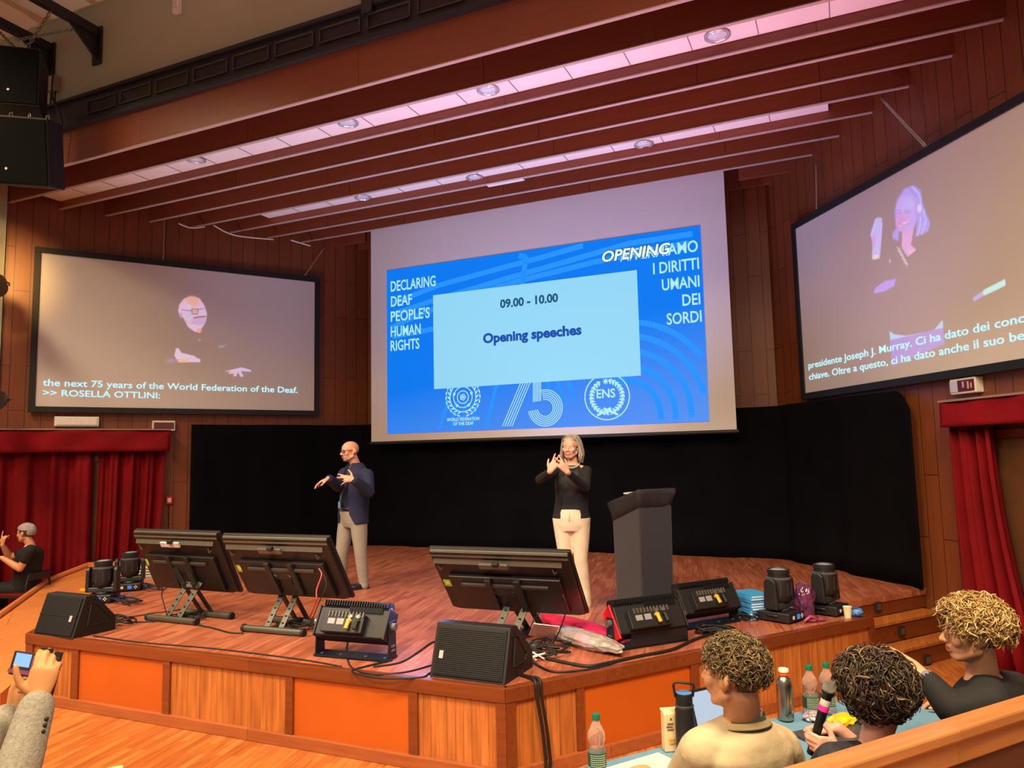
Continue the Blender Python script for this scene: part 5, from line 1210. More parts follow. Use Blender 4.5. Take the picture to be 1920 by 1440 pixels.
def strands(name, parent, H, reg, n, length, mats, curl=.008, turns=1.2, r=.0028, vol=.015, grav=.4, seed=1, seg=9, sides=5, lean=(0, 0, 0), up=1.0):
    random.seed(seed); b = MB(); cnt = 0; lean = V(lean)
    while cnt < n:
        q = V((random.gauss(0, 1), random.gauss(0, 1), random.gauss(0, 1)))
        if q.length < .01: continue
        q.normalize(); p = SC + V((q.x * SR.x, q.y * SR.y, q.z * SR.z))
        if not reg(p): continue
        cnt += 1; nn = V((q.x / SR.x, q.y / SR.y, q.z / SR.z)).normalized(); tg = V((random.gauss(0, 1), random.gauss(0, 1), random.gauss(0, 1))); tg = (tg - nn * tg.dot(nn)).normalized()
        L = length * random.uniform(.6, 1.25); ph = random.uniform(0, 6.28); tn = turns * random.uniform(.7, 1.4) * random.choice((-1, 1)); cr = curl * random.uniform(.6, 1.3); v0 = vol * random.uniform(.3, 1.2); pts = []; rs = []; pos = p + nn * v0 * .4; rr = r * random.uniform(.7, 1.3)
        g0 = V((0, 0, -1)); g0 = g0 - nn * g0.dot(nn); dirv = (tg * .9 + g0 * grav + lean + nn * .15).normalized(); pos = p
        lim0 = 1 + v0 / .09
        for k in range(seg):
            t = k / (seg - 1); a = ph + 2 * pi * tn * t; d = pos - SC; nn = V((d.x / SR.x ** 2, d.y / SR.y ** 2, d.z / SR.z ** 2)).normalized()
            if k: g0 = V((0, 0, -1)); dirv = (dirv - nn * dirv.dot(nn) * .8 + g0 * grav * .22 + lean * .1).normalized(); pos = pos + dirv * (L / (seg - 1))
            d = pos - SC; kk = sqrt((d.x / SR.x) ** 2 + (d.y / SR.y) ** 2 + (d.z / SR.z) ** 2); lim = lim0 * (.97 + .03 * t) + up * .05 * t * t
            base = SC + d * (lim / max(kk, .01)); e1 = nn; e2 = nn.cross(dirv); e2 = e2.normalized() if e2.length > 1e-6 else tg
            c = base + (e1 * cos(a) + e2 * sin(a)) * cr * min(1, .4 + t * 2)
            pts.append(H @ c); rs.append(rr * (1 - .6 * t * t) * (1 if k else .6))
        b.k = random.randrange(len(mats)); b.tube(pts, rs, sides)
    return obj(name, b, mats, parent, True, world=False)
def shoe(parent, a, d, m, L=.27):
    """a: point under the ankle on the floor, d: direction of the toe (local)"""
    M = frameM(V(a), V(d), (0, 0, 1)); b = MB(); b.M = M
    b.ell((0, .09, .032), (.045, .10, .034), None, 16, 10); b.ell((0, .0, .04), (.040, .065, .045), None, 16, 10); b.cap((0, -.01, .06), (0, .0, .11), .045, .042); b.box((0, .06, .008), (.075, .25, .016))
    return fused('shoe', b, m, parent, .006, 5)

# ------------------------------------------------------------------ man on the stage
def person(label, p, face, group=None):
    f = V(face); f.z = 0; f.normalize(); return thing('person', label, 'person', p, atan2(-f.x, f.y))
def local(o):
    I = wm(o).inverted(); return lambda u, v, d: I @ dep(u, v, d)
def dirl(o):
    R = wm(o).to_3x3().inverted(); return lambda x, y, z: (R @ (RV * x + FH * y + V((0, 0, z)))).normalized()     # right, away from the viewer, up
d0 = 8.51
P = person('bald man in a navy jacket and grey trousers signing on the stage', onz(668, 1100, HS), -RV * .77 - FH * .64)
L, Dl = local(P), dirl(P)
hc = L(656, 847, d0 - .03); H = frameM(hc, Dl(-.80, -.60, -.03), Dl(-.08, 0, 1))
nk = L(666, 871, d0); pel = L(662, 962, d0); ch = L(668, 903, d0)
lsh, rsh = L(689, 891, d0 - .15), L(646, 888, d0 + .14)
lel, lwr = L(692, 922, d0 - .28), L(663, 899, d0 - .46)
rel_, rwr = L(634, 912, d0 - .12), L(616, 897, d0 - .36)
lhip, lkn, lan = L(672, 968, d0 - .07), L(676, 1034, d0 - .10), L(682, 1092, d0 - .06)
rhip, rkn, ran = L(652, 968, d0 + .08), L(641, 1036, d0 + .05), L(641, 1092, d0 + .12)
b = MB(); head_prims(b, H, 1.04); b.cap(H @ V((0, -.025, -.06)), nk, .056, .060, 16); torso_prims(b, pel, ch, nk, .95, .95, -.012)
for sh in (lsh, rsh): b.cap(ch + (nk - ch) * .8, sh, .05, .05)
arm_prims(b, lsh, lel, lwr); arm_prims(b, rsh, rel_, rwr)
hand_prims(b, lwr, Dl(-1, -.15, .12), Dl(0, -1, .3), 1 if True else -1, ((8, 10, 8), (15, 15, 10), (55, 40, 20), (20, 15, 10)), (14, 2, -6, -38), (72, 20, 5))
hand_prims(b, rwr, Dl(-.9, -.25, -.38), Dl(-.35, -.1, .93), -1, ((15, 15, 10), (18, 15, 10), (22, 18, 10), (28, 20, 12)), (6, 1, -3, -8), (35, 15, 20))
for q in ((lhip, lkn, lan), (rhip, rkn, ran)): b.chain([(q[0], .08), (q[1], .055), (q[2], .042)], 12)
fused('body', b, [sk_m, m_lip, m_brow, m_mus, m_grb], P, .0062, 4, paint=face_paint(H, True)); eyes(P, H); glasses(P, H, mat('dark_rims', '141416', .3), .05, .034, .0032, 4)
m_tr = mat('stone_trousers', '8c8578', .85, bump=.3, bscale=12); m_navy2 = mat('navy_wool', '161c3a', .85, var=.12, bump=.15, bscale=40); m_shirt = mat('navy_shirt', '101530', .7, bump=.15, bscale=20); m_shoe = mat('navy_leather', '141b2c', .3)
b = MB(); b.loft([(pel + V((0, 0, -.16)), .150, .09), (pel + V((0, 0, -.10)), .17, .115), (pel + V((0, .005, 0)), .182, .132), (pel + V((0, .01, .06)), .178, .135)], 26, 2.3)
for q in ((lhip, lkn, lan), (rhip, rkn, ran)):
    mk = q[0] + (q[1] - q[0]) * .5; cf_ = q[1] + (q[2] - q[1]) * .35; b.chain([(q[0], .102), (mk, .092), (q[1], .072), (cf_, .070), (q[2], .056), (q[2] + V((0, 0, -.03)), .057)], 16)
    for k, z in enumerate((.02, .05, .085)): b.lathe([(.056, -.008), (.063, 0), (.056, .008)], q[2] + V((0, 0, z)), 14)
fused('trousers', b, m_tr, P, .0075, 14)
b = MB(); torso_prims(b, pel + V((0, 0, .05)), ch, nk, 1.0, 1.02, .006, -.06, .015); fused('shirt', b, m_shirt, P, .008, 5)
b = MB(); b.loft([(pel + V((0, .012, .035)), .181, .140), (pel + V((0, .012, .070)), .180, .140)], 26, 2.3); bl_ = obj('belt', b, mat('belt_black', '0c0c10', .4), P, True, world=False)
b = MB(); b.box(pel + V((0, .152, .052)), (.045, .008, .032)); obj('buckle', b, m_grey, bl_, world=False)
def jacket(P, pel, ch, nk, arms, m, gap, hem, ow=.03, flare=.03, sl=.012, cut=1.0, cuff=True):
    b = MB(); wa = pel + (ch - pel) * .5
    rings = [(pel + V((0, -.004, hem)), .182 + flare, .132 + flare, gap[0][0], gap[0][1]), (pel, .180 + ow, .132 + ow, gap[1][0], gap[1][1]), (wa, .166 + ow, .128 + ow * 1.2, gap[2][0], gap[2][1]), (ch, .182 + ow, .134 + ow, gap[3][0], gap[3][1]), (ch + (nk - ch) * .5, .176 + ow * .8, .116 + ow * .8, gap[4][0], gap[4][1]), (ch + (nk - ch) * .86, .130 + ow * .6, .090 + ow * .6, 26, 26), (nk + V((0, -.008, .02)), .076, .074, 20, 20)]
    c_loft(b, rings, .028)
    for sh, el, wr in arms:
        b.cap(ch + (nk - ch) * .82 + (sh - nk) * .3, sh, .05, .060 + sl); e2 = wr + (el - wr) * .10; arm_prims(b, sh, el, e2, (.060, .052, .047, .040), sl)
    return fused('jacket', b, m, P, .008, 5)
j = jacket(P, pel, ch, nk, [(lsh, lel, lwr), (rsh, rel_, rwr)], m_navy2, ((34, 60), (26, 40), (22, 30), (18, 24), (16, 20)), -.115)
b = MB()
for s in (-1, 1):
    top = nk + V((s * .05, .055, .015)); mid = ch + V((s * .075, .150, .03)); low = ch + V((s * .045, .165, -.12)); b.ext([top, nk + V((s * .085, .05, -.02)), ch + V((s * .115, .142, .04)), low, mid + V((-s * .02, .01, 0))], (0, .012, 0))
obj('lapel', b, m_navy2, j, world=False, bevel=.003)
b = MB(); c = ch + V((-.105, .158, .03)); b.ext([c + V((-.04, 0, 0)), c + V((.03, 0, 0)), c + V((.02, .0, .03)), c + V((-.01, 0, .018)), c + V((-.03, 0, .035))], (0, .01, 0)); obj('pocket_square', b, mat('pocket_pink', 'a85a60', .7), j, world=False)
b = MB(); b.tube([nk + V((-.03, .06, .02)), ch + V((-.02, .145, .02)), pel + V((0, .158, .17)), pel + V((.012, .160, .13))], .005, 6); obj('lanyard', b, mat('lanyard_blue', '5a7a96', .5), P, world=False)
b = MB(); b.box(pel + V((.012, .165, .10)), (.055, .006, .075)); obj('badge', b, mat('badge_blue', '6a88a4', .4), P, world=False)
I = wm(P).inverted(); fd = Dl(-.8, -.6, 0); fd.z = 0
shoe(P, (lan.x, lan.y, .0), fd, m_shoe); shoe(P, (ran.x, ran.y, .0), fd, m_shoe)

# ------------------------------------------------------------------ woman on the stage
d0 = 7.18
P = person('light haired woman in a black cardigan and cream trousers signing on the stage', onz(1078, 1134, HS), -FH * .97 - RV * .24)
L, Dl = local(P), dirl(P)
hc = L(1070, 839, d0 - .02); H = frameM(hc, Dl(-.38, -.9, -.05), Dl(.03, 0, 1)) @ Matrix.Scale(.95, 4)
nk = L(1074, 869, d0); pel = L(1071, 966, d0); ch = L(1073, 905, d0)
rsh, lsh = L(1045, 882, d0 + .03), L(1100, 883, d0 - .05)
rel_, rwr = L(1012, 899, d0 - .22), L(1031, 884, d0 - .42)
lel, lwr = L(1098, 915, d0 - .18), L(1064, 885, d0 - .42)
rhip, rkn, ran = L(1054, 972, d0 + .02), L(1061, 1048, d0), L(1066, 1122, d0 + .03)
lhip, lkn, lan = L(1089, 972, d0 - .02), L(1089, 1048, d0 - .04), L(1094, 1124, d0 - .02)
b = MB(); head_prims(b, H, .97); b.cap(H @ V((0, -.022, -.06)), nk, .046, .050, 16); torso_prims(b, pel, ch, nk, .86, .85, -.012)
for sh in (lsh, rsh): b.cap(ch + (nk - ch) * .8, sh, .042, .044)
arm_prims(b, lsh, lel, lwr, (.046, .036, .034, .025)); arm_prims(b, rsh, rel_, rwr, (.046, .036, .034, .025))
hand_prims(b, lwr, Dl(-.60, -.15, .75), Dl(.2, -.95, .15), 1, ((5, 6, 5), (8, 8, 6), (55, 50, 25), (60, 55, 25)), (10, -6, -6, -10), (40, 15, 10), .95)
hand_prims(b, rwr, Dl(.52, .05, .82), Dl(-.2, -.95, .1), -1, ((6, 6, 5), (9, 8, 6), (50, 50, 25), (60, 55, 25)), (12, -4, -6, -10), (45, 15, 10), .95)
for q in ((lhip, lkn, lan), (rhip, rkn, ran)): b.chain([(q[0], .075), (q[1], .05), (q[2], .038)], 12)
fused('body', b, [sk_w, mat('lip_rose', 'b8625c', .45), mat('brow_light', 'b58a70', .8)], P, .0062, 4, paint=face_paint(H)); eyes(P, H)
b = MB(); b.M = H; b.ell((0, .0955, -.055), (.017, .006, .004)); obj('teeth', b, m_eyew, P, True, world=False)
m_cream = mat('cream_trousers', 'd6c6ae', .85, bump=.45, bscale=9, bdist=.02); m_blk = mat('black_knit', '101116', .85, var=.15, bump=.2, bscale=40); m_top = mat('black_top', '15161c', .7, bump=.1, bscale=15)
b = MB(); b.loft([(pel + V((0, -.005, -.15)), .150, .095), (pel + V((0, -.005, -.09)), .170, .115), (pel + V((0, -.005, -.02)), .178, .126), (pel + V((0, 0, .07)), .150, .112)], 26, 2.3)
for q in ((lhip, lkn, lan), (rhip, rkn, ran)):
    mk = q[0] + (q[1] - q[0]) * .5; b.chain([(q[0], .096), (mk, .084), (q[1], .066), (q[2] + V((0, 0, .1)), .070), (q[2] + V((0, 0, -.045)), .078)], 16)
tw = fused('trousers', b, m_cream, P, .0075, 12)
b = MB(); b.tube([pel + V((0, .118, .05)), pel + V((0, .128, 0)), pel + V((0, .124, -.05))], .004, 6); obj('fly_seam', b, m_cream, tw, True, world=False)
b = MB(); torso_prims(b, pel + V((0, 0, .05)), ch, nk + V((0, -.01, -.022)), .92, .90, .004, -.055, .0); b.ell(ch + V((.055, .072, -.01)), (.085, .055, .09)); b.ell(ch + V((-.055, .072, -.01)), (.085, .055, .09)); fused('top', b, m_top, P, .008, 14)
j = jacket(P, pel + V((0, 0, .03)), ch, nk + V((0, -.012, -.03)), [(lsh, lel, lwr), (rsh, rel_, rwr)], m_blk, ((28, 36), (30, 38), (30, 36), (26, 28), (22, 24)), -.055, -.008, .005, -.008)
b = MB()
for k in range(13):
    a = pi * (k / 12); p = nk + V((.066 * cos(a), .02 + .085 * sin(a), -.005 - .035 * sin(a))); b.ell(p, (.008, .006, .011), None, 8, 6)
obj('necklace', b, mat('necklace_silver', 'c8c4bc', .3, .6), P, True, world=False)
m_wh = [mat('hair_silver', 'b0a694', .55, var=.2, scale=40), mat('hair_ash', '958a78', .55), mat('hair_light', 'cdc6b8', .5)]
reg = region_std(.062, -.095, -.02, .035)
hair_cap('hair', P, H, lambda p: reg(p) or (abs(p.x) > .05 and -.09 < p.z < .06 and -.09 < p.y < .015), .012, m_wh[1], .15)
random.seed(5); b = MB(); b.M = H
for k in range(420):
    s = random.choice((-1, 1)); x = random.uniform(.002, .03) * s; y0 = random.uniform(-.10, .052); q = random.uniform(.0, .022); yb = min(y0, random.uniform(-.10, .02)); b.k = random.randrange(3); e_ = -.125 + random.uniform(-.035, .025); wv = random.uniform(-.006, .006)
    b.tube([(x, y0, .124 - 1.1 * max(0, y0) ** 2 - .25 * y0 * y0), (s * .045, y0 * .97, .117 - .6 * max(0, y0) ** 2), (s * .074, min(y0, yb + .05) * .9, .085), (s * (.084 + q * .5), (yb + y0) / 2 - .005, .03), (s * (.086 + q), yb, -.03), (s * (.090 + q + wv), yb + .004, -.08), (s * (.086 + q - wv), yb + .012, e_)], [.002, .0035, .004, .004, .004, .0035, .0015], 4)
for k in range(170):
    x = random.uniform(-.085, .085); q = random.uniform(0, .02); b.k = random.randrange(3); b.tube([(x * .3, -.02, .124), (x * .75, -.09, .098), (x * 1.02, -.113 - q * .4, .03), (x * 1.05, -.112 - q, -.05), (x * 1.0, -.10 - q, -.13 + random.uniform(-.03, .02))], [.002, .004, .0045, .004, .0015], 4)
obj('hair_lengths', b, m_wh, P, True, world=False)
fd = Dl(-.25, -1, 0); fd.z = 0; m_sh2 = mat('beige_shoe', '8a7458', .5)
shoe(P, (lan.x, lan.y, 0), fd, m_sh2); shoe(P, (ran.x, ran.y, 0), fd, m_sh2)

# ------------------------------------------------------------------ interpreter seated at the left, on the hall floor
d0 = 9.75
pb = dep(46, 1110, d0); P = person('seated person in black T-shirt with cropped grey hair before the left curtains', (pb.x, pb.y, 0), -RV + FH * .12)
L, Dl = local(P), dirl(P)
hc = L(48, 1000, d0); H = frameM(hc, Dl(-1, .05, -.02), Dl(-.05, 0, 1))
nk = L(57, 1022, d0); ch = L(55, 1047, d0); pel = L(50, 1100, d0)
lsh, lel, lwr = L(56, 1034, d0 - .18), L(37, 1066, d0 - .22), L(4, 1046, d0 - .22)
rsh, rel_, rwr = L(50, 1033, d0 + .18), L(18, 1045, d0 + .10), L(5, 1022, d0 - .02)
b = MB(); head_prims(b, H); b.cap(H @ V((0, -.022, -.06)), nk, .052, .056, 16); torso_prims(b, pel, ch, nk, .92, .95, -.01)
for sh in (lsh, rsh): b.cap(ch + (nk - ch) * .8, sh, .045, .05)
arm_prims(b, lsh, lel, lwr, (.052, .044, .042, .029)); arm_prims(b, rsh, rel_, rwr, (.052, .044, .042, .029))
hand_prims(b, lwr, Dl(-1, .2, .1), Dl(0, -.3, -.95), 1, ((15, 15, 10),) * 4, (6, 1, -3, -8), (40, 15, 10))
hand_prims(b, rwr, Dl(.12, -.1, 1), Dl(-.3, -.9, 0), -1, ((5, 6, 5), (60, 60, 30), (60, 60, 30), (30, 20, 10)), (4, 0, -4, -14), (62, 5, 10))
lhip, lkn, lan = pel + V((-.09, .05, -.02)), pel + V((-.11, .45, -.03)), pel + V((-.11, .43, -.44)); rhip, rkn, ran = pel + V((.09, .05, -.02)), pel + V((.11, .45, -.03)), pel + V((.11, .43, -.44))
zf = .08 - 0
lan.z = ran.z = .09
for q in ((lhip, lkn, lan), (rhip, rkn, ran)): b.chain([(q[0], .08), (q[1], .055), (q[2], .042)], 12)
fused('body', b, [sk_f, m_lip, m_brow], P, .0066, 4, paint=face_paint(H)); eyes(P, H); glasses(P, H, mat('brown_rims', '3a2c24', .3), .046, .036, .002, 2.4)
m_tee = mat('black_tshirt', '101012', .9, bump=.2, bscale=14)
b = MB(); torso_prims(b, pel, ch, nk + V((0, -.01, -.02)), 1.0, 1.04, .012, -.08, .01)
for sh, el in ((lsh, lel), (rsh, rel_)):
    b.cap(ch + (nk - ch) * .8, sh, .055, .062); b.cap(sh, sh + (el - sh) * .52, .064, .058)
fused('tshirt', b, m_tee, P, .008, 5)
b = MB(); b.loft([(pel + V((0, 0, -.10)), .17, .13), (pel + V((0, 0, .03)), .178, .135)], 24, 2.3)
for q in ((lhip, lkn, lan), (rhip, rkn, ran)): b.chain([(q[0], .10), (q[1], .075), (q[2], .062)], 14)
fused('trousers', b, mat('black_trousers', '131315', .85, bump=.2, bscale=10), P, .009, 5)
for q in (lan, ran): shoe(P, (q.x, q.y, 0), (0, 1, 0), m_rub)
reg = lambda p: p.z > .028 - .3 * min(0, p.y + .02) * -1 if p.y < -.02 else p.z > .045 + max(0, p.y) * .25
hair_cap('hair', P, H, lambda p: (p.z > .04 + max(0, p.y) * .35 and p.y < .075) or (p.y < -.06 and p.z > -.02), .018, mat('hair_grey_top', '9a9498', .7, var=.25, scale=40), .2)
hair_cap('hair_sides', P, H, region_std(.05, -.06, -.012, .03), .004, mat('hair_shaved', '4a3e34', .8, var=.3, scale=60), .1)
# chair under the interpreter
t = thing('chair', 'chair with a dark red seat and black tube frame under the seated interpreter', 'chair', (pb.x, pb.y, 0), P.rotation_euler.z)
zs = max(.42, pel.z - .12)
b = MB(); b.box((0, .08, zs - .03), (.44, .44, .05)); obj('seat', b, m_red, t, world=False, bevel=.02)
b = MB(); b.tube([(-.17, -.19, .64), (-.21, -.19, .5), (-.21, -.16, 0.01)], .012, 8); b.tube([(.17, -.19, .64), (.21, -.19, .5), (.21, -.16, .01)], .012, 8); b.tube([(-.23, -.15, zs - .05), (-.23, .28, zs - .05), (-.2, .32, zs - .06), (.2, .32, zs - .06), (.23, .28, zs - .05), (.23, -.15, zs - .05)], .013, 8); obj('frame', b, m_black, t, world=False)
for s in (-1, 1): b = MB(); b.tube([(s * .22, .3, zs - .06), (s * .22, .33, .01)], .012, 8); obj('leg', b, m_black, t, world=False)
b = MB(); b.box((0, -.20, .62), (.34, .025, .10)); obj('backrest', b, m_black, t, world=False, bevel=.012)

# ================================================================== FOREGROUND: table, bench, seated people
T0 = V((-.98, 3.10, 0)); TU, TV = V((.613, .790, 0)), V((.790, -.613, 0))
def Tp(al, pe, z=0): return T0 + TU * al + TV * pe + V((0, 0, z))
RT = atan2(TU.y, TU.x)                         # local x along the table, local -y out of it towards the hall
TM = Matrix.Rotation(RT, 3, 'Z')
tb = thing('table', 'long table under a blue cloth before the three seated people', 'table', Tp(.5, .26), RT)
m_bcl = mat('blue_tablecloth', '5a86a4', .8, var=.06, bump=.15, bscale=30)
def tl(al, pe, z): return V((al - .5, -(pe - .26), z))
b = MB(); b.box((0, 0, .742), (2.5, .53, .012)); b.box((0, .262, .60), (2.5, .008, .29)); b.box((-1.25, 0, .60), (.008, .53, .29)); b.box((1.25, 0, .60), (.008, .53, .29)); obj('cloth', b, m_bcl, tb, world=False, bevel=.004)
b = MB(); b.box((0, 0, .722), (2.46, .5, .026)); obj('table_top', b, m_door, tb, world=False)
for x in (-1.15, 1.15):
    for y in (-.2, .2): b = MB(); b.cyl((x, y, 0), (x, y, .71), .02, 10); obj('leg', b, m_grey, tb, world=False, auto=True)
ZT = .75
m_bench = wood('bench_wood', 'aa7040', 'b47a48', .35, (3, .5), 'x', 'Object', grain=.6, msize=.0005, coat=.2); m_benchd = wood('bench_wood_dark', '4a2612', '522a15', .5, (3, .6), 'x', 'Object', grain=.5, msize=.001)
bn = thing('bench', 'long wooden bench with a broad light brown back rail behind the seated people', 'bench', Tp(.5, 1.0), RT)
zr = 1.145
b = MB(); b.box((.2, -.165, zr - .02), (4.4, .085, .04)); obj('top_rail', b, m_bench, bn, world=False, bevel=.008)
b = MB(); b.box((.2, -.165, zr - .075), (4.4, .055, .075)); obj('back_rail', b, m_bench, bn, world=False, bevel=.006)
b = MB(); b.box((.2, -.165, .58), (4.4, .04, .95)); obj('back_panel', b, m_benchd, bn, world=False)
b = MB(); b.box((.2, .05, .44), (4.4, .40, .04)); obj('seat', b, m_bench, bn, world=False, bevel=.008)
for x in (-1.9, -.5, .9, 2.3): b = MB(); b.box((x, .03, .21), (.05, .36, .42)); obj('leg', b, m_benchd, bn, world=False)
def seated(label, al, pe=.93): p = Tp(al, pe, 0); return thing('person', label, 'person', p, RT)
def lower(P, m, w=1.0):
    """seated legs under the table: local +y faces the stage"""
    pel = V((0, 0, .55)); b = MB(); b.loft([(pel + V((0, -.01, -.085)), .17 * w, .13), (pel + V((0, -.01, .06)), .175 * w, .135)], 24, 2.3); an = []
    for s in (-1, 1):
        h, k, a = pel + V((s * .09, .06, -.02)), V((s * .12, .40, .53)), V((s * .12, .40, .10)); b.chain([(h, .092), (k, .070), (a, .055)], 14); an.append(a)
    fused('trousers', b, m, P, .010, 5)
    for a in an: shoe(P, (a.x, a.y, 0), (0, 1, 0), m_rub)
    return pel, an
def legs_skin(b, an):
    for s, a in zip((-1, 1), an): b.chain([(V((s * .09, .06, .53)), .075), (V((s * .12, .40, .53)), .052), (a, .04)], 10)

# ---- man in the beige shirt
d0 = 2.53
P = seated('man in a beige shirt with short curly brown hair beside the black flask', .06, .90); L, Dl = local(P), dirl(P)
pel, an = lower(P, mat('dark_trousers', '1c1e26', .85))
hc = L(1374, 1264, d0); H = frameM(hc, Dl(-.72, .69, .0), Dl(.03, -.05, 1)); nk = L(1392, 1342, d0 + .03); ch = L(1385, 1440, d0 + .06)
lsh, rsh = L(1316, 1410, d0 - .02), L(1462, 1402, d0 + .20)
lel, rel_ = L(1262, 1500, d0 + .12), L(1500, 1490, d0 + .34); lwr, rwr = Tp(-.02, .30, .80), Tp(.32, .36, .80); I = wm(P).inverted(); lwr, rwr = I @ lwr, I @ rwr
b = MB(); head_prims(b, H, 1.0); b.cap(H @ V((0, -.025, -.06)), nk, .058, .064, 18); torso_prims(b, pel, ch, nk, .95, .95, -.012)
for sh in (lsh, rsh): b.cap(ch + (nk - ch) * .7, sh, .05, .05)
arm_prims(b, lsh, lel, lwr); arm_prims(b, rsh, rel_, rwr)
hand_prims(b, lwr, V((.25, .95, -.1)), V((0, .1, 1)), 1, ((15, 20, 15),) * 4); hand_prims(b, rwr, V((-.25, .95, -.1)), V((0, .1, 1)), -1, ((15, 20, 15),) * 4); legs_skin(b, an)
fused('body', b, [sk_f, m_lip, m_brow], P, .0050, 3, paint=face_paint(H)); eyes(P, H)
m_bei = mat('beige_shirt', 'b8a888', .85, var=.05, bump=.55, bscale=6, bdist=.03); m_bei2 = mat('beige_yoke', 'b09c74', .85, var=.05, bump=.25, bscale=7); m_olv = mat('olive_lining', '5c5a3c', .8)
b = MB(); torso_prims(b, pel + V((0, 0, .02)), ch, nk + V((0, -.015, -.035)), 1.02, 1.05, .022, -.05, .01)
for sh, el, wr in ((lsh, lel, lwr), (rsh, rel_, rwr)): b.cap(ch + (nk - ch) * .68, sh, .075, .078); arm_prims(b, sh, el, el + (wr - el) * .55, (.078, .068, .062, .055), .0)
sh_ = fused('shirt', b, m_bei, P, .008, 8)
b = MB()
for k in range(24):
    pass
N = 26
def coll(i, j):
    a = radians(25 + 310 * i) - pi / 2 + pi; a = radians(115 + 310 * i); r = .069 + .018 * j; z = -.035 + .042 * sin(pi * min(j, .62)) - .03 * j
    return nk + V((r * 1.05 * cos(a), r * sin(a) - .012, z + .012 * (-sin(a)))), V((cos(a), sin(a), 0))
b.sheet(coll, N, 6, .006); obj('collar', b, m_bei2, sh_, True, world=False)
b = MB(); b.sheet(lambda i, j: (nk + V((.069 * cos(radians(115 + 310 * i)), .066 * sin(radians(115 + 310 * i)) - .012, -.03 + .045 * j)), V((cos(radians(115 + 310 * i)), sin(radians(115 + 310 * i)), 0))), N, 3, .003); obj('collar_lining', b, m_olv, sh_, True, world=False)
b = MB(); b.sheet(lambda i, j: (nk + V((.063 * cos(radians(115 + 310 * i)), .060 * sin(radians(115 + 310 * i)) - .008, -.02 + .045 * j)), V((cos(radians(115 + 310 * i)), sin(radians(115 + 310 * i)), 0))), N, 3, .003); obj('undershirt', b, m_ivory, P, True, world=False)
m_br = [mat('hair_brown', '5a4a30', .5), mat('hair_brown_light', '76623e', .5), mat('hair_brown_dark', '32281a', .55), mat('hair_brown_tip', '8c764c', .5)]
reg0 = region_std(.050, -.068, .012, .030); reg = lambda p: reg0(p) and not (abs(p.x) > .04 and p.y > -.045 and p.z < .02); hair_cap('hair', P, H, reg, .007, m_br[2], .3)
top = lambda p: reg(p) and p.z > .022 - .25 * min(0, p.y + .02) * -1
strands('hair_curls', P, H, top, 1900, .036, [m_br[0], m_br[1], m_br[0], m_br[3], m_br[2]], .0055, 1.1, .0021, .020, .35, 3, 9, 4, (0, .1, .0), .5); strands('hair_nape', P, H, lambda p: reg(p) and p.z <= .04, 1500, .016, [m_br[2], m_br[2], m_br[0]], .002, .5, .0014, .004, .5, 4, 5, 4, (0, 0, -.8))

# ---- curly haired person with the microphone
d0 = 2.80
P = seated('person with dark curly hair holding a microphone at the table', .86, .93); L, Dl = local(P), dirl(P)
pel, an = lower(P, mat('black_trousers', '131315', .85))
hc = L(1640, 1300, d0); H = frameM(hc, Dl(-.62, .74, -.22), Dl(-.12, .18, 1)); nk = L(1640, 1388, d0 + .02); ch = L(1660, 1475, d0 + .10)
lsh, rsh = L(1560, 1425, d0 - .04), L(1735, 1420, d0 + .26)
hm = L(1528, 1392, 2.82); lel, lwr = L(1512, 1500, d0 - .02), L(1540, 1425, 2.78); rel_, rwr = L(1745, 1520, d0 + .42), I @ V((0, 0, 0)); I = wm(P).inverted(); rwr = I @ Tp(1.0, .34, .80)
b = MB(); head_prims(b, H, .98); b.cap(H @ V((0, -.025, -.06)), nk, .052, .056, 18); torso_prims(b, pel, ch, nk, .88, .9, -.012)
for sh in (lsh, rsh): b.cap(ch + (nk - ch) * .7, sh, .045, .048)
arm_prims(b, lsh, lel, lwr, (.05, .04, .038, .027)); arm_prims(b, rsh, rel_, rwr, (.05, .04, .038, .027)); hand_prims(b, rwr, V((-.3, .9, -.1)), V((0, .1, 1)), -1, ((20, 25, 15),) * 4)
mt, mb_ = L(1553, 1298, 2.84), L(1522, 1405, 2.84); ma = (mt - mb_).normalized(); grip = mb_ + ma * .05
side_ = ma.cross((I.to_3x3() @ (-FH))).normalized(); toe = I.to_3x3() @ (-FH); toe = (toe - ma * toe.dot(ma)).normalized(); side_ = toe.cross(ma)
# the hand comes from below right and closes round the handle
hw = grip - ma * .02 + side_ * 0 + toe * .0; left_ = I.to_3x3() @ (-RV); left_ = (left_ - ma * left_.dot(ma)).normalized()
hd = (left_ * -.35 + toe * -.9).normalized()
W0 = grip + toe * .034 - left_ * .075 - ma * .01
hand_prims(b, W0, (left_ * .97 + toe * .20).normalized(), toe, 1, ((48, 62, 45), (50, 64, 45), (52, 64, 45), (55, 62, 45)), (4, 1, -2, -5), (62, 25, 30), .92)
b.cap(lwr, W0, .027, .026); legs_skin(b, an)
fused('body', b, [skin('skin_rosy', 'd09a88'), m_lip, m_brow], P, .0050, 3, paint=face_paint(H)); eyes(P, H); glasses(P, H, mat('wine_rims', '4a1e22', .3), .05, .04, .0025, 2.5)
b = MB(); torso_prims(b, pel + V((0, 0, .02)), ch, nk + V((0, -.01, -.045)), .93, .95, .016, -.05, .01)
for sh, el, wr in ((lsh, lel, lwr), (rsh, rel_, rwr)): b.cap(ch + (nk - ch) * .66, sh, .06, .064); arm_prims(b, sh, el, el + (wr - el) * .3, (.064, .055, .05, .045), .0)
fused('blouse', b, mat('dark_blouse', '1c1e28', .8, var=.6, scale=45), P, .008, 6)
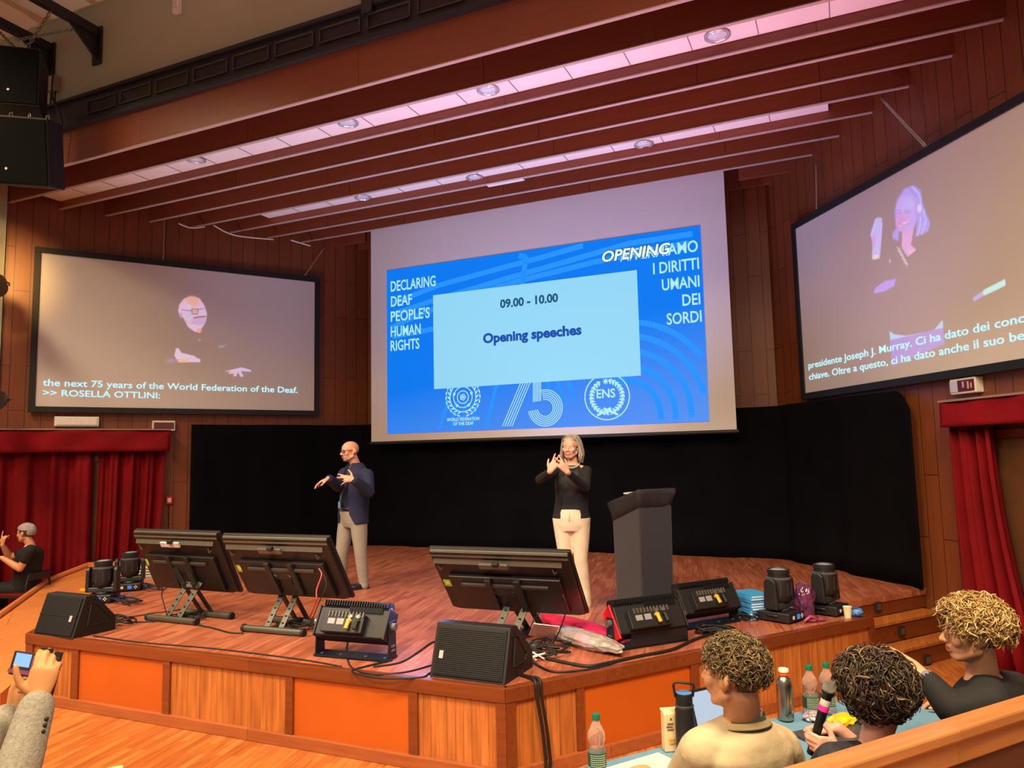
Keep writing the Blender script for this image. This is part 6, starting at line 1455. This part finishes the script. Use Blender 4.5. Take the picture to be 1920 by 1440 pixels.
m_dk = [mat('curl_dark', '2c2016', .45), mat('curl_mid', '4c3a28', .45), mat('curl_light', '7a6448', .45), mat('curl_black', '1a130e', .5)]
reg = region_std(.060, -.125, -.07, .045); hair_cap('hair', P, H, reg, .030, m_dk[3], .3)
strands('hair_curls', P, H, reg, 1900, .085, [m_dk[0], m_dk[1], m_dk[1], m_dk[2], m_dk[0], m_dk[3]], .0085, 1.6, .0031, .048, .8, 8, 13, 4, (0, -.05, -.0), .9)
mic = thing('microphone', 'black handheld microphone with a pink ring held by the curly haired person', 'microphone', wm(P) @ mb_); Wm = wm(P)
Mi = frameM(Wm @ mb_, Wm.to_3x3() @ toe, Wm.to_3x3() @ ma); MI = wm(mic).inverted() @ Mi; ln = (mt - mb_).length
b = MB(); b.M = MI; b.lathe([(.011, -.02), (.015, -.015), (.016, .06), (.0185, ln - .075), (.0185, ln - .05)], n=20); obj('handle', b, mat('mic_black', '0e0e10', .35), mic, world=False, auto=True)
b = MB(); b.M = MI; b.lathe([(.0192, ln - .073), (.0196, ln - .055), (.0192, ln - .053)], n=20, caps=False); k_ = obj('ring', b, mat('mic_pink', 'e0309a', .4), mic, world=False, auto=True); k_['label'] = 'bright pink ring'
b = MB(); b.M = MI; b.lathe([(.0192, ln - .052), (.0196, ln - .03), (.0192, ln - .028)], n=20, caps=False); obj('band', b, mat('mic_white', 'b8b4ac', .5), mic, world=False, auto=True)
b = MB(); b.M = MI; b.lathe([(.0185, ln - .05), (.019, ln - .012), (.0245, ln - .004), (.0245, ln + .003)], n=20); obj('neck', b, mat('mic_black', '0e0e10', .35), mic, world=False, auto=True)
b = MB(); b.M = MI; b.ell((0, 0, ln + .018), (.0265, .0265, .028), None, 24, 16); obj('grille', b, mat('mic_grille', 'a4a096', .35, .7, bump=.8, bscale=900), mic, True, world=False)

# ---- blond man in the black jacket
d0 = 3.02
P = seated('man with blond curly hair in a black jacket at the right end', 1.42, .93); L, Dl = local(P), dirl(P)
pel, an = lower(P, mat('black_trousers', '131315', .85))
hc = L(1822, 1188, d0); H = frameM(hc, Dl(-.95, .30, .0), Dl(-.02, -.03, 1)); nk = L(1842, 1262, d0 + .02); ch = L(1860, 1345, d0 + .03)
lsh, rsh = L(1856, 1316, d0 - .14), L(1905, 1292, d0 + .22)
lel, lwr = L(1785, 1330, d0 - .10), L(1738, 1272, d0 - .02); rel_ = L(1910, 1400, d0 + .42); I = wm(P).inverted(); rwr = I @ Tp(1.75, .42, .80)
b = MB(); head_prims(b, H, .98); b.cap(H @ V((0, -.025, -.06)), nk, .054, .060, 18); torso_prims(b, pel, ch, nk, .95, .95, -.012)
for sh in (lsh, rsh): b.cap(ch + (nk - ch) * .7, sh, .05, .05)
arm_prims(b, lsh, lel, lwr); arm_prims(b, rsh, rel_, rwr)
hand_prims(b, lwr, L(1688, 1238, d0 + .04) - lwr, Dl(.25, -.85, .5), 1, ((8, 10, 8), (10, 12, 8), (12, 14, 8), (16, 15, 10)), (6, 1, -3, -8), (28, 10, 15)); hand_prims(b, rwr, V((-.2, .95, -.1)), V((0, .1, 1)), -1, ((20, 25, 15),) * 4); legs_skin(b, an)
fused('body', b, [sk_f, m_lip, m_brow], P, .0050, 3, paint=face_paint(H)); eyes(P, H); glasses(P, H, mat('thin_gold_rims', '6a5440', .25, .6), .046, .042, .0013, 2.0)
m_jk = mat('black_jacket', '131316', .85, var=.15, bump=.2, bscale=14)
b = MB(); torso_prims(b, pel + V((0, 0, .02)), ch, nk + V((0, -.014, -.03)), 1.02, 1.02, .022, -.05, .01)
for sh, el, wr in ((lsh, lel, lwr), (rsh, rel_, rwr)): b.cap(ch + (nk - ch) * .72, sh, .07, .074); arm_prims(b, sh, el, wr + (el - wr) * .12, (.074, .062, .056, .046), .0)
jk = fused('jacket', b, m_jk, P, .008, 6)
b = MB(); b.sheet(lambda i, j: (nk + V(((.070 + .012 * j) * cos(radians(115 + 310 * i)), (.070 + .012 * j) * sin(radians(115 + 310 * i)) - .012, -.050 + .045 * sin(pi * min(j, .6)) - .03 * j)), V((cos(radians(115 + 310 * i)), sin(radians(115 + 310 * i)), 0))), 26, 6, .007); obj('collar', b, m_jk, jk, True, world=False)
cu_ = lwr + (lel - lwr) * .10; b = MB(); b.cap(lwr + (lel - lwr) * .06, cu_, .040, .042); obj('shirt_cuff', b, mat('cuff_blue', '6a7488', .7), P, True, world=False)
m_bd = [mat('blond_mid', '9c7c48', .45), mat('blond_light', 'cdb074', .45), mat('blond_dark', '5e4526', .5), mat('blond_pale', 'dcc890', .45)]
reg0 = region_std(.068, -.075, .0, .045); reg = lambda p: reg0(p) and not (abs(p.x) > .04 and p.y > -.03 and p.z < .03); hair_cap('hair', P, H, lambda p: reg(p) and p.z > -.0, .024, m_bd[2], .3)
strands('hair_curls', P, H, lambda p: reg(p) and p.z > .018, 1800, .052, [m_bd[0], m_bd[1], m_bd[0], m_bd[3], m_bd[0], m_bd[2]], .0075, 1.3, .0027, .042, .22, 11, 12, 4, (0, .25, .0), .9); strands('hair_nape', P, H, lambda p: reg(p) and p.z <= .02, 800, .020, [mat('nape_brown', '3a2a18', .5), m_bd[2]], .003, .5, .0018, .006, .5, 12, 5, 4, (0, 0, -.6))
hair_cap('hair_sides', P, H, reg, .005, mat('nape_brown', '3a2a18', .5), .2)

# ---- things on the table
m_pet = glass('clear_bottle', (.97, .99, 1), .04, 1.2, .90); m_wat = glass('water', (.98, .99, 1), .0, 1.15); m_gcap = mat('green_cap', '0f6b52', .4); m_glab = mat('green_label', '1c4a38', .5, var=.15, scale=60); m_lw = mat('label_print', 'c8d8c0', .6)
BT = None
def bottle(label, p, rz=0, h=.245, tint=None):
    global BT
    if BT is not None: return dup(BT, p, rz, label)
    t = BT = thing('water_bottle', label, 'bottle', p, rz, 'water bottles on the table'); r = .036
    b = MB(); b.lathe([(.004, .004), (.024, .0), (.033, .004), (r, .014), (r, .05), (r - .001, .055), (r, .06), (r, .095), (.030, .106), (.026, .112), (.027, .118), (.035, .136), (.036, .150), (.033, .168), (.024, .188), (.0145, .206), (.0135, .214), (.0135, .222)], n=28); obj('bottle_body', b, m_pet, t, world=False, auto=True)
    b = MB(); b.lathe([(.0125, .213), (.0165, .214), (.0165, .232), (.015, .236), (.002, .237)], n=24); obj('cap', b, m_gcap, t, world=False, auto=True)
    b = MB(); b.lathe([(r + .0008, .040), (r + .0012, .042), (r + .0012, .092), (r + .0008, .094)], n=28, caps=False); lb = obj('label', b, m_glab, t, world=False, auto=True)
    b = MB()
    for k in range(6):
        for i in range(9):
            a = -pi / 2 + (i - 4) * .19; b.box(((r + .0018) * cos(a), (r + .0018) * sin(a), .047 + k * .008), (.0045, .001, .003), Matrix.Rotation(a + pi / 2, 3, 'Z'))
    obj('label_print', b, m_lw, lb, world=False); return t
def onT(u, v): return onz(u, v, ZT)
bottle('water bottle with a green cap standing alone beside the papers at the table front', Tp(-.115, .10, ZT), YAW)
bottle('left one of the two green capped water bottles by the steel bottle', onT(1522, 1342), YAW); bottle('right one of the two green capped water bottles next to the curly hair', onT(1554, 1337), YAW + .5)
# steel bottle
p = onT(1474, 1350); t = thing('steel_bottle', 'brushed steel drinking bottle with an orange ring and white cap', 'bottle', p, YAW)
m_st = mat('brushed_steel', 'a8a496', .28, 1.0, var=.08, scale=8)
b = MB(); prof = [(.03, .002), (.036, .006), (.037, .02), (.037, .15), (.033, .178), (.024, .195), (.020, .200), (.020, .212)]; b.lathe(prof, n=36); obj('body', b, m_st, t, world=False, auto=True)
b = MB(); b.lathe([(.0205, .206), (.022, .207), (.022, .222), (.0205, .223)], n=28, caps=False); obj('ring', b, mat('orange_ring', 'e05a10', .4), t, world=False, auto=True)
b = MB(); b.lathe([(.02, .22), (.0235, .222), (.0245, .232), (.022, .237), (.01, .238)], n=28); obj('cap', b, m_ivory, t, world=False, auto=True)
b = MB(); b.tube([(.0145 * cos(2 * pi * k / 16) * 1.0, -.0375 + .0028 * (1 - cos(.4 * cos(2 * pi * k / 16))), .038 + .0145 * sin(2 * pi * k / 16)) for k in range(17)], .0009, 5); b.box((0, -.0375, .038), (.016, .001, .002)); b.box((0, -.0375, .038), (.002, .001, .016)); b.box((.006, -.037, .044), (.006, .001, .006)); b.box((-.006, -.037, .032), (.006, .001, .006)); obj('emblem', b, m_rub, t, world=False)
# black flask
p = onT(1287, 1414); t = thing('vacuum_flask', 'black drinking flask with a blue topped lid and square carry handle', 'flask', p, YAW); t.scale = (1.2, 1.2, 1.2)
m_fl = mat('flask_black', '101114', .45)
b = MB(); b.lathe([(.030, .0), (.034, .005), (.034, .150), (.031, .162)], n=32); obj('body', b, m_fl, t, world=False, auto=True)
b = MB(); b.lathe([(.031, .160), (.0335, .164), (.0335, .168), (.030, .170)], n=32, caps=False); obj('band', b, m_mhg, t, world=False, auto=True)
b = MB(); b.lathe([(.0295, .165), (.0295, .205), (.028, .209)], n=32); li = obj('lid', b, m_fl, t, world=False, auto=True)
b = MB(); b.lathe([(.0275, .208), (.0275, .2105), (.002, .211)], n=32); d_ = obj('lid_top', b, mat('lid_blue', '4a7ab8', .45), li, world=False, auto=True); d_['label'] = 'blue top of the lid'
b = MB(); pts = [(-.031, 0, .195), (-.036, 0, .235), (-.032, 0, .243), (-.02, 0, .246), (.02, 0, .240), (.034, 0, .236), (.037, 0, .228), (.031, 0, .195)]; b.tube(pts, .0045, 8); obj('handle', b, m_fl, t, True, world=False)
# paper bag behind it
p = onT(1259, 1406); t = thing('paper_packet', 'cream printed paper packet standing left of the black flask', 'packet', p, YAW + .15)
b = MB(); b.ext([(-.035, -.022, 0), (.04, -.022, 0), (.04, .022, 0), (-.035, .022, 0)], (0, 0, .155)); b.ext([(-.035, -.022, .155), (.04, -.022, .155), (.04, .022, .155), (-.035, .022, .155)], (0, .018, .01)); obj('packet', b, mat('kraft_cream', 'd8c29a', .7, var=.06), t, world=False, bevel=.003)
b = MB(); [b.box((-.012 + random.uniform(-.004, .004), -.0232, .115 - .012 * k), (.028, .0012, .006)) for k in range(3)]; b.box((-.005, -.0232, .135), (.008, .0012, .008)); obj('print_line', b, mat('print_brown', '6a5038', .7), t, world=False)
b = MB(); [b.ell((-.010 + .012 * (k % 2), -.0225, .05 - .014 * (k // 2)), (.010, .0015, .008)) for k in range(4)]; obj('print_picture', b, mat('print_gold', 'c89a50', .7, var=.3, scale=80), t, world=False)
# papers
m_pap = mat('paper_cream', 'e6dfc4', .7, var=.03, scale=20); m_txt = mat('faint_print', 'b8b49c', .8)
for k, (al, pe, rz, lab) in enumerate(((.08, .17, .05, 'topmost cream paper sheet lying at the left end of the table'), (.02, .20, -.12, 'lower cream paper sheet sticking out under the top sheet'))):
    t = thing('paper_sheet', lab, 'paper', Tp(al, pe, ZT + .004 - .003 * k), RT + rz); b = MB(); b.box((0, 0, 0), (.31, .22, .002)); obj('sheet', b, m_pap, t, world=False)
    b = MB(); [b.box((-.02, .07 - .014 * j, .0013), (.2 - .03 * (j % 3), .003, .0006)) for j in range(8)]; obj('printing', b, m_txt, t, world=False)
    if k == 0: b = MB(); b.box((-.135, -.02, .0014), (.03, .04, .0006)); obj('picture', b, mat('print_teal', '2f6472', .6), t, world=False)
# laptop in front of the man in beige
lp = thing('laptop', 'open laptop with a bright screen in front of the man in beige', 'laptop', Tp(.60, .18, ZT), RT)
b = MB(); b.box((0, 0, .008), (.32, .22, .014)); ba = obj('base', b, m_mhg, lp, world=False, bevel=.004)
b = MB(); b.box((0, .015, .0155), (.28, .10, .002)); obj('keyboard', b, m_rub, ba, world=False)
Rl = Matrix.Rotation(-.28, 3, 'X'); b = MB(); b.box(V((0, .11, .012)) + Rl @ V((0, 0, .105)), (.32, .008, .21), Rl); sc_ = obj('lid', b, m_rub, lp, world=False, bevel=.003)
b = MB(); b.box(V((0, .11, .012)) + Rl @ V((0, -.005, .108)), (.30, .003, .18), Rl); obj('display', b, lit('laptop_light', 'c8daf0', .85, (.02, .02, .02)), sc_, world=False)
# dark notebook, phone, snack packet, wrapper
t = thing('laptop', 'closed dark grey laptop lying under the microphone', 'laptop', Tp(1.02, .33, ZT), RT - .1); b = MB(); b.box((0, 0, .009), (.33, .23, .016)); obj('body', b, mat('dark_grey', '4a4a4c', .4, .3), t, world=False, bevel=.004)
b = MB(); b.box((-.09, -.04, .019), (.03, .03, .003)); obj('logo_mark', b, m_rub, t, world=False)
b = MB(); b.box((0, 0, 0), (.09, .05, .02)); o = obj('glasses_case', b, m_rub, None, bevel=.008); o.location = Tp(1.22, .26, ZT + .011); o.rotation_euler = (0, 0, RT + .4); tag(o, 'small black case lying beside the closed laptop', 'case')
m_yl = mat('snack_yellow', 'e8b818', .35, var=.35, scale=16, coat=.5); p = onT(1580, 1362); blob('snack_packet', 'yellow crinkled snack packet between the microphone and the curly hair', 'packet', p, (.075, .05, .030), m_yl, .22, 2.2, 6, 4, RT)
m_foil = mat('foil_mixed', 'c8b8c0', .25, .4, var=.6, scale=30, bump=.6, bscale=40); p = onT(1525, 1350); blob('candy_wrapper', 'crumpled shiny wrapper in front of the left water bottle of the pair', 'wrapper', p, (.05, .035, .02), m_foil, .35, 2.6, 9, 4, RT)

# ---- person filming with a phone at the lower left
d0 = 2.35
pp = dep(-230, 1440, 2.3); P = person('person in a grey jacket filming with a phone at the lower left', (pp.x, pp.y, 0), FH * .75 + RV * .66); L, Dl = local(P), dirl(P); I = wm(P).inverted()
pel, an = lower(P, mat('black_trousers', '131315', .85))
nk = V((0, .06, 1.06)); ch = V((0, .02, .80)); hc = V((0, .10, 1.24)); H = frameM(hc, (0, 1, -.05), (0, 0, 1))
rwr, rel_ = L(72, 1312, 2.30), L(25, 1470, 2.15); lwr, lel = L(25, 1335, 2.42), L(-50, 1410, 2.30)
lsh, rsh = nk + V((-.19, -.02, -.07)), nk + V((.19, -.02, -.07))
b = MB(); head_prims(b, H); b.cap(H @ V((0, -.025, -.06)), nk, .055, .06, 16); torso_prims(b, pel, ch, nk, .95, .95, -.012)
for sh in (lsh, rsh): b.cap(ch + (nk - ch) * .7, sh, .05, .05)
arm_prims(b, rsh, rel_, rwr, (.056, .044, .042, .030)); arm_prims(b, lsh, lel, lwr, (.056, .044, .042, .030))
hand_prims(b, rwr, Dl(.05, .25, 1), Dl(.35, -.9, .15), -1, ((18, 45, 40), (22, 50, 40), (30, 50, 40), (35, 50, 40)), (4, 1, -3, -8), (55, 25, -10), 1.0)
hand_prims(b, lwr, Dl(.62, .1, .75), Dl(-.5, .2, -.6), 1, ((45, 50, 40), (50, 55, 40), (55, 55, 40), (55, 55, 40)), (4, 1, -3, -8), (40, 25, 0), 1.0); legs_skin(b, an)
fused('body', b, [skin('skin_filming', 'c98f5c'), m_lip, m_brow], P, .0050, 3, paint=face_paint(H)); eyes(P, H)
m_gj = mat('grey_wool', '8e8a7e', .9, var=.18, scale=90, bump=.4, bscale=160)
b = MB(); torso_prims(b, pel + V((0, 0, .02)), ch, nk + V((0, -.014, -.03)), 1.02, 1.02, .022, -.05, .01)
for sh, el, wr, k in ((lsh, lel, lwr, .22), (rsh, rel_, rwr, .10)): b.cap(ch + (nk - ch) * .72, sh, .07, .074); arm_prims(b, sh, el, wr + (el - wr) * k, (.074, .062, .058, .052), .0)
jk = fused('jacket', b, m_gj, P, .007, 5)
b = MB(); ax_ = (rel_ - rwr).normalized(); e1 = (I.to_3x3() @ RV); e1 = (e1 - ax_ * e1.dot(ax_)).normalized()
for k in range(3): c = rwr + ax_ * (.055 + .018 * k) + e1 * .052 + (I.to_3x3() @ -FH) * .02; b.ell(c, (.008, .008, .006), None, 10, 6)
obj('cuff_button', b, m_rub, jk, True, world=False)
b = MB(); ax_ = (lel - lwr).normalized(); c = lwr + ax_ * .03; e1, e2 = ortho(ax_)
b.tube([c + (e1 * cos(2 * pi * k / 20) + e2 * sin(2 * pi * k / 20)) * .033 for k in range(21)], .009, 6); w_ = obj('wristwatch', b, mat('watch_band', 'd8cdb0', .5), P, True, world=False)
f_ = I.to_3x3() @ (-FH * .8 + RV * .4); f_ = (f_ - ax_ * f_.dot(ax_)).normalized(); b = MB(); b.M = frameM(c + f_ * .036, ax_, f_); b.lathe([(.018, -.004), (.02, .0), (.02, .006), (.016, .009), (.002, .009)], n=20); obj('watch_case', b, mat('watch_case', 'a8a49c', .25, .8), w_, world=False, auto=True)
hair_cap('hair', P, H, region_std(.05, -.08, -.012, .03), .02, m_br[2], .3)
c = dep(58, 1247, 2.36); nrm = -FH * .96 + RV * .22; nrm.z = .12; nrm.normalize(); xr = V((0, 0, 1)).cross(nrm) * 1; xr.normalize(); rr = (RV * .97 + V((0, 0, -.16))).normalized(); upv = nrm.cross(rr)
ph = thing('smartphone', 'phone in a black grip filming the stage at the lower left', 'phone', c); PM = Matrix.Translation(-c) @ Matrix(((rr.x, upv.x, nrm.x, c.x), (rr.y, upv.y, nrm.y, c.y), (rr.z, upv.z, nrm.z, c.z), (0, 0, 0, 1)))
b = MB(); b.M = PM; b.box((.012, 0, 0), (.150, .074, .008)); obj('body', b, m_black, ph, world=False, bevel=.004)
b = MB(); b.M = PM; b.box((.012, .0, .0045), (.142, .068, .0015)); sc_ = obj('screen', b, lit('phone_dark', '3a2c2c', .6, (.02, .02, .02)), ph, world=False)
b = MB(); b.M = PM; b.box((-.028, .012, .0056), (.05, .040, .001)); b.box((.045, .012, .0056), (.056, .042, .001)); obj('picture_screens', b, lit('phone_blue', '9fd0ff', 1.0, (.02, .02, .02)), sc_, world=False)
b = MB(); b.M = PM; b.box((.008, .006, .0056), (.012, .05, .001)); b.box((.0, -.024, .0056), (.13, .012, .001)); obj('picture_warm', b, lit('phone_red', 'b0505a', .8, (.02, .02, .02)), sc_, world=False)
b = MB(); b.M = PM; b.box((.035, .045, -.004), (.035, .022, .022)); b.box((.075, .02, -.006), (.022, .06, .018)); b.cyl((.078, .0, -.012), (.078, -.12, -.012), .013, 12); obj('grip', b, m_rub, ph, world=False)
# sheets at the bottom left edge
for k, (u, v, rz, lab, col) in enumerate(((150, 1452, .5, 'yellowish sheet in front of the filming person at the bottom edge', 'e8d890'), (60, 1462, .2, 'white sheet beside the yellowish one at the bottom left edge', 'e2dcc8'))):
    p = onz(u, v, .80); t = thing('paper_sheet', lab, 'paper', (p.x, p.y, .80 + .002 * (1 - k)), YAW + rz); b = MB(); b.box((0, -.1, 0), (.30, .21, .002)); obj('sheet', b, mat('sheet_%d' % k, col, .7), t, world=False)
p = onz(110, 1475, .79); t = thing('desk', 'narrow wooden desk under the loose sheets at the bottom left', 'desk', (p.x, p.y, 0), YAW + .3); b = MB(); b.box((-.1, -.25, .785), (.7, .55, .024)); obj('desk_top', b, m_bench, t, world=False, bevel=.005)
for x in (-.4, .2):
    for y in (-.48, -.02): b = MB(); b.box((x, y, .387), (.04, .04, .774)); obj('leg', b, m_benchd, t, world=False)
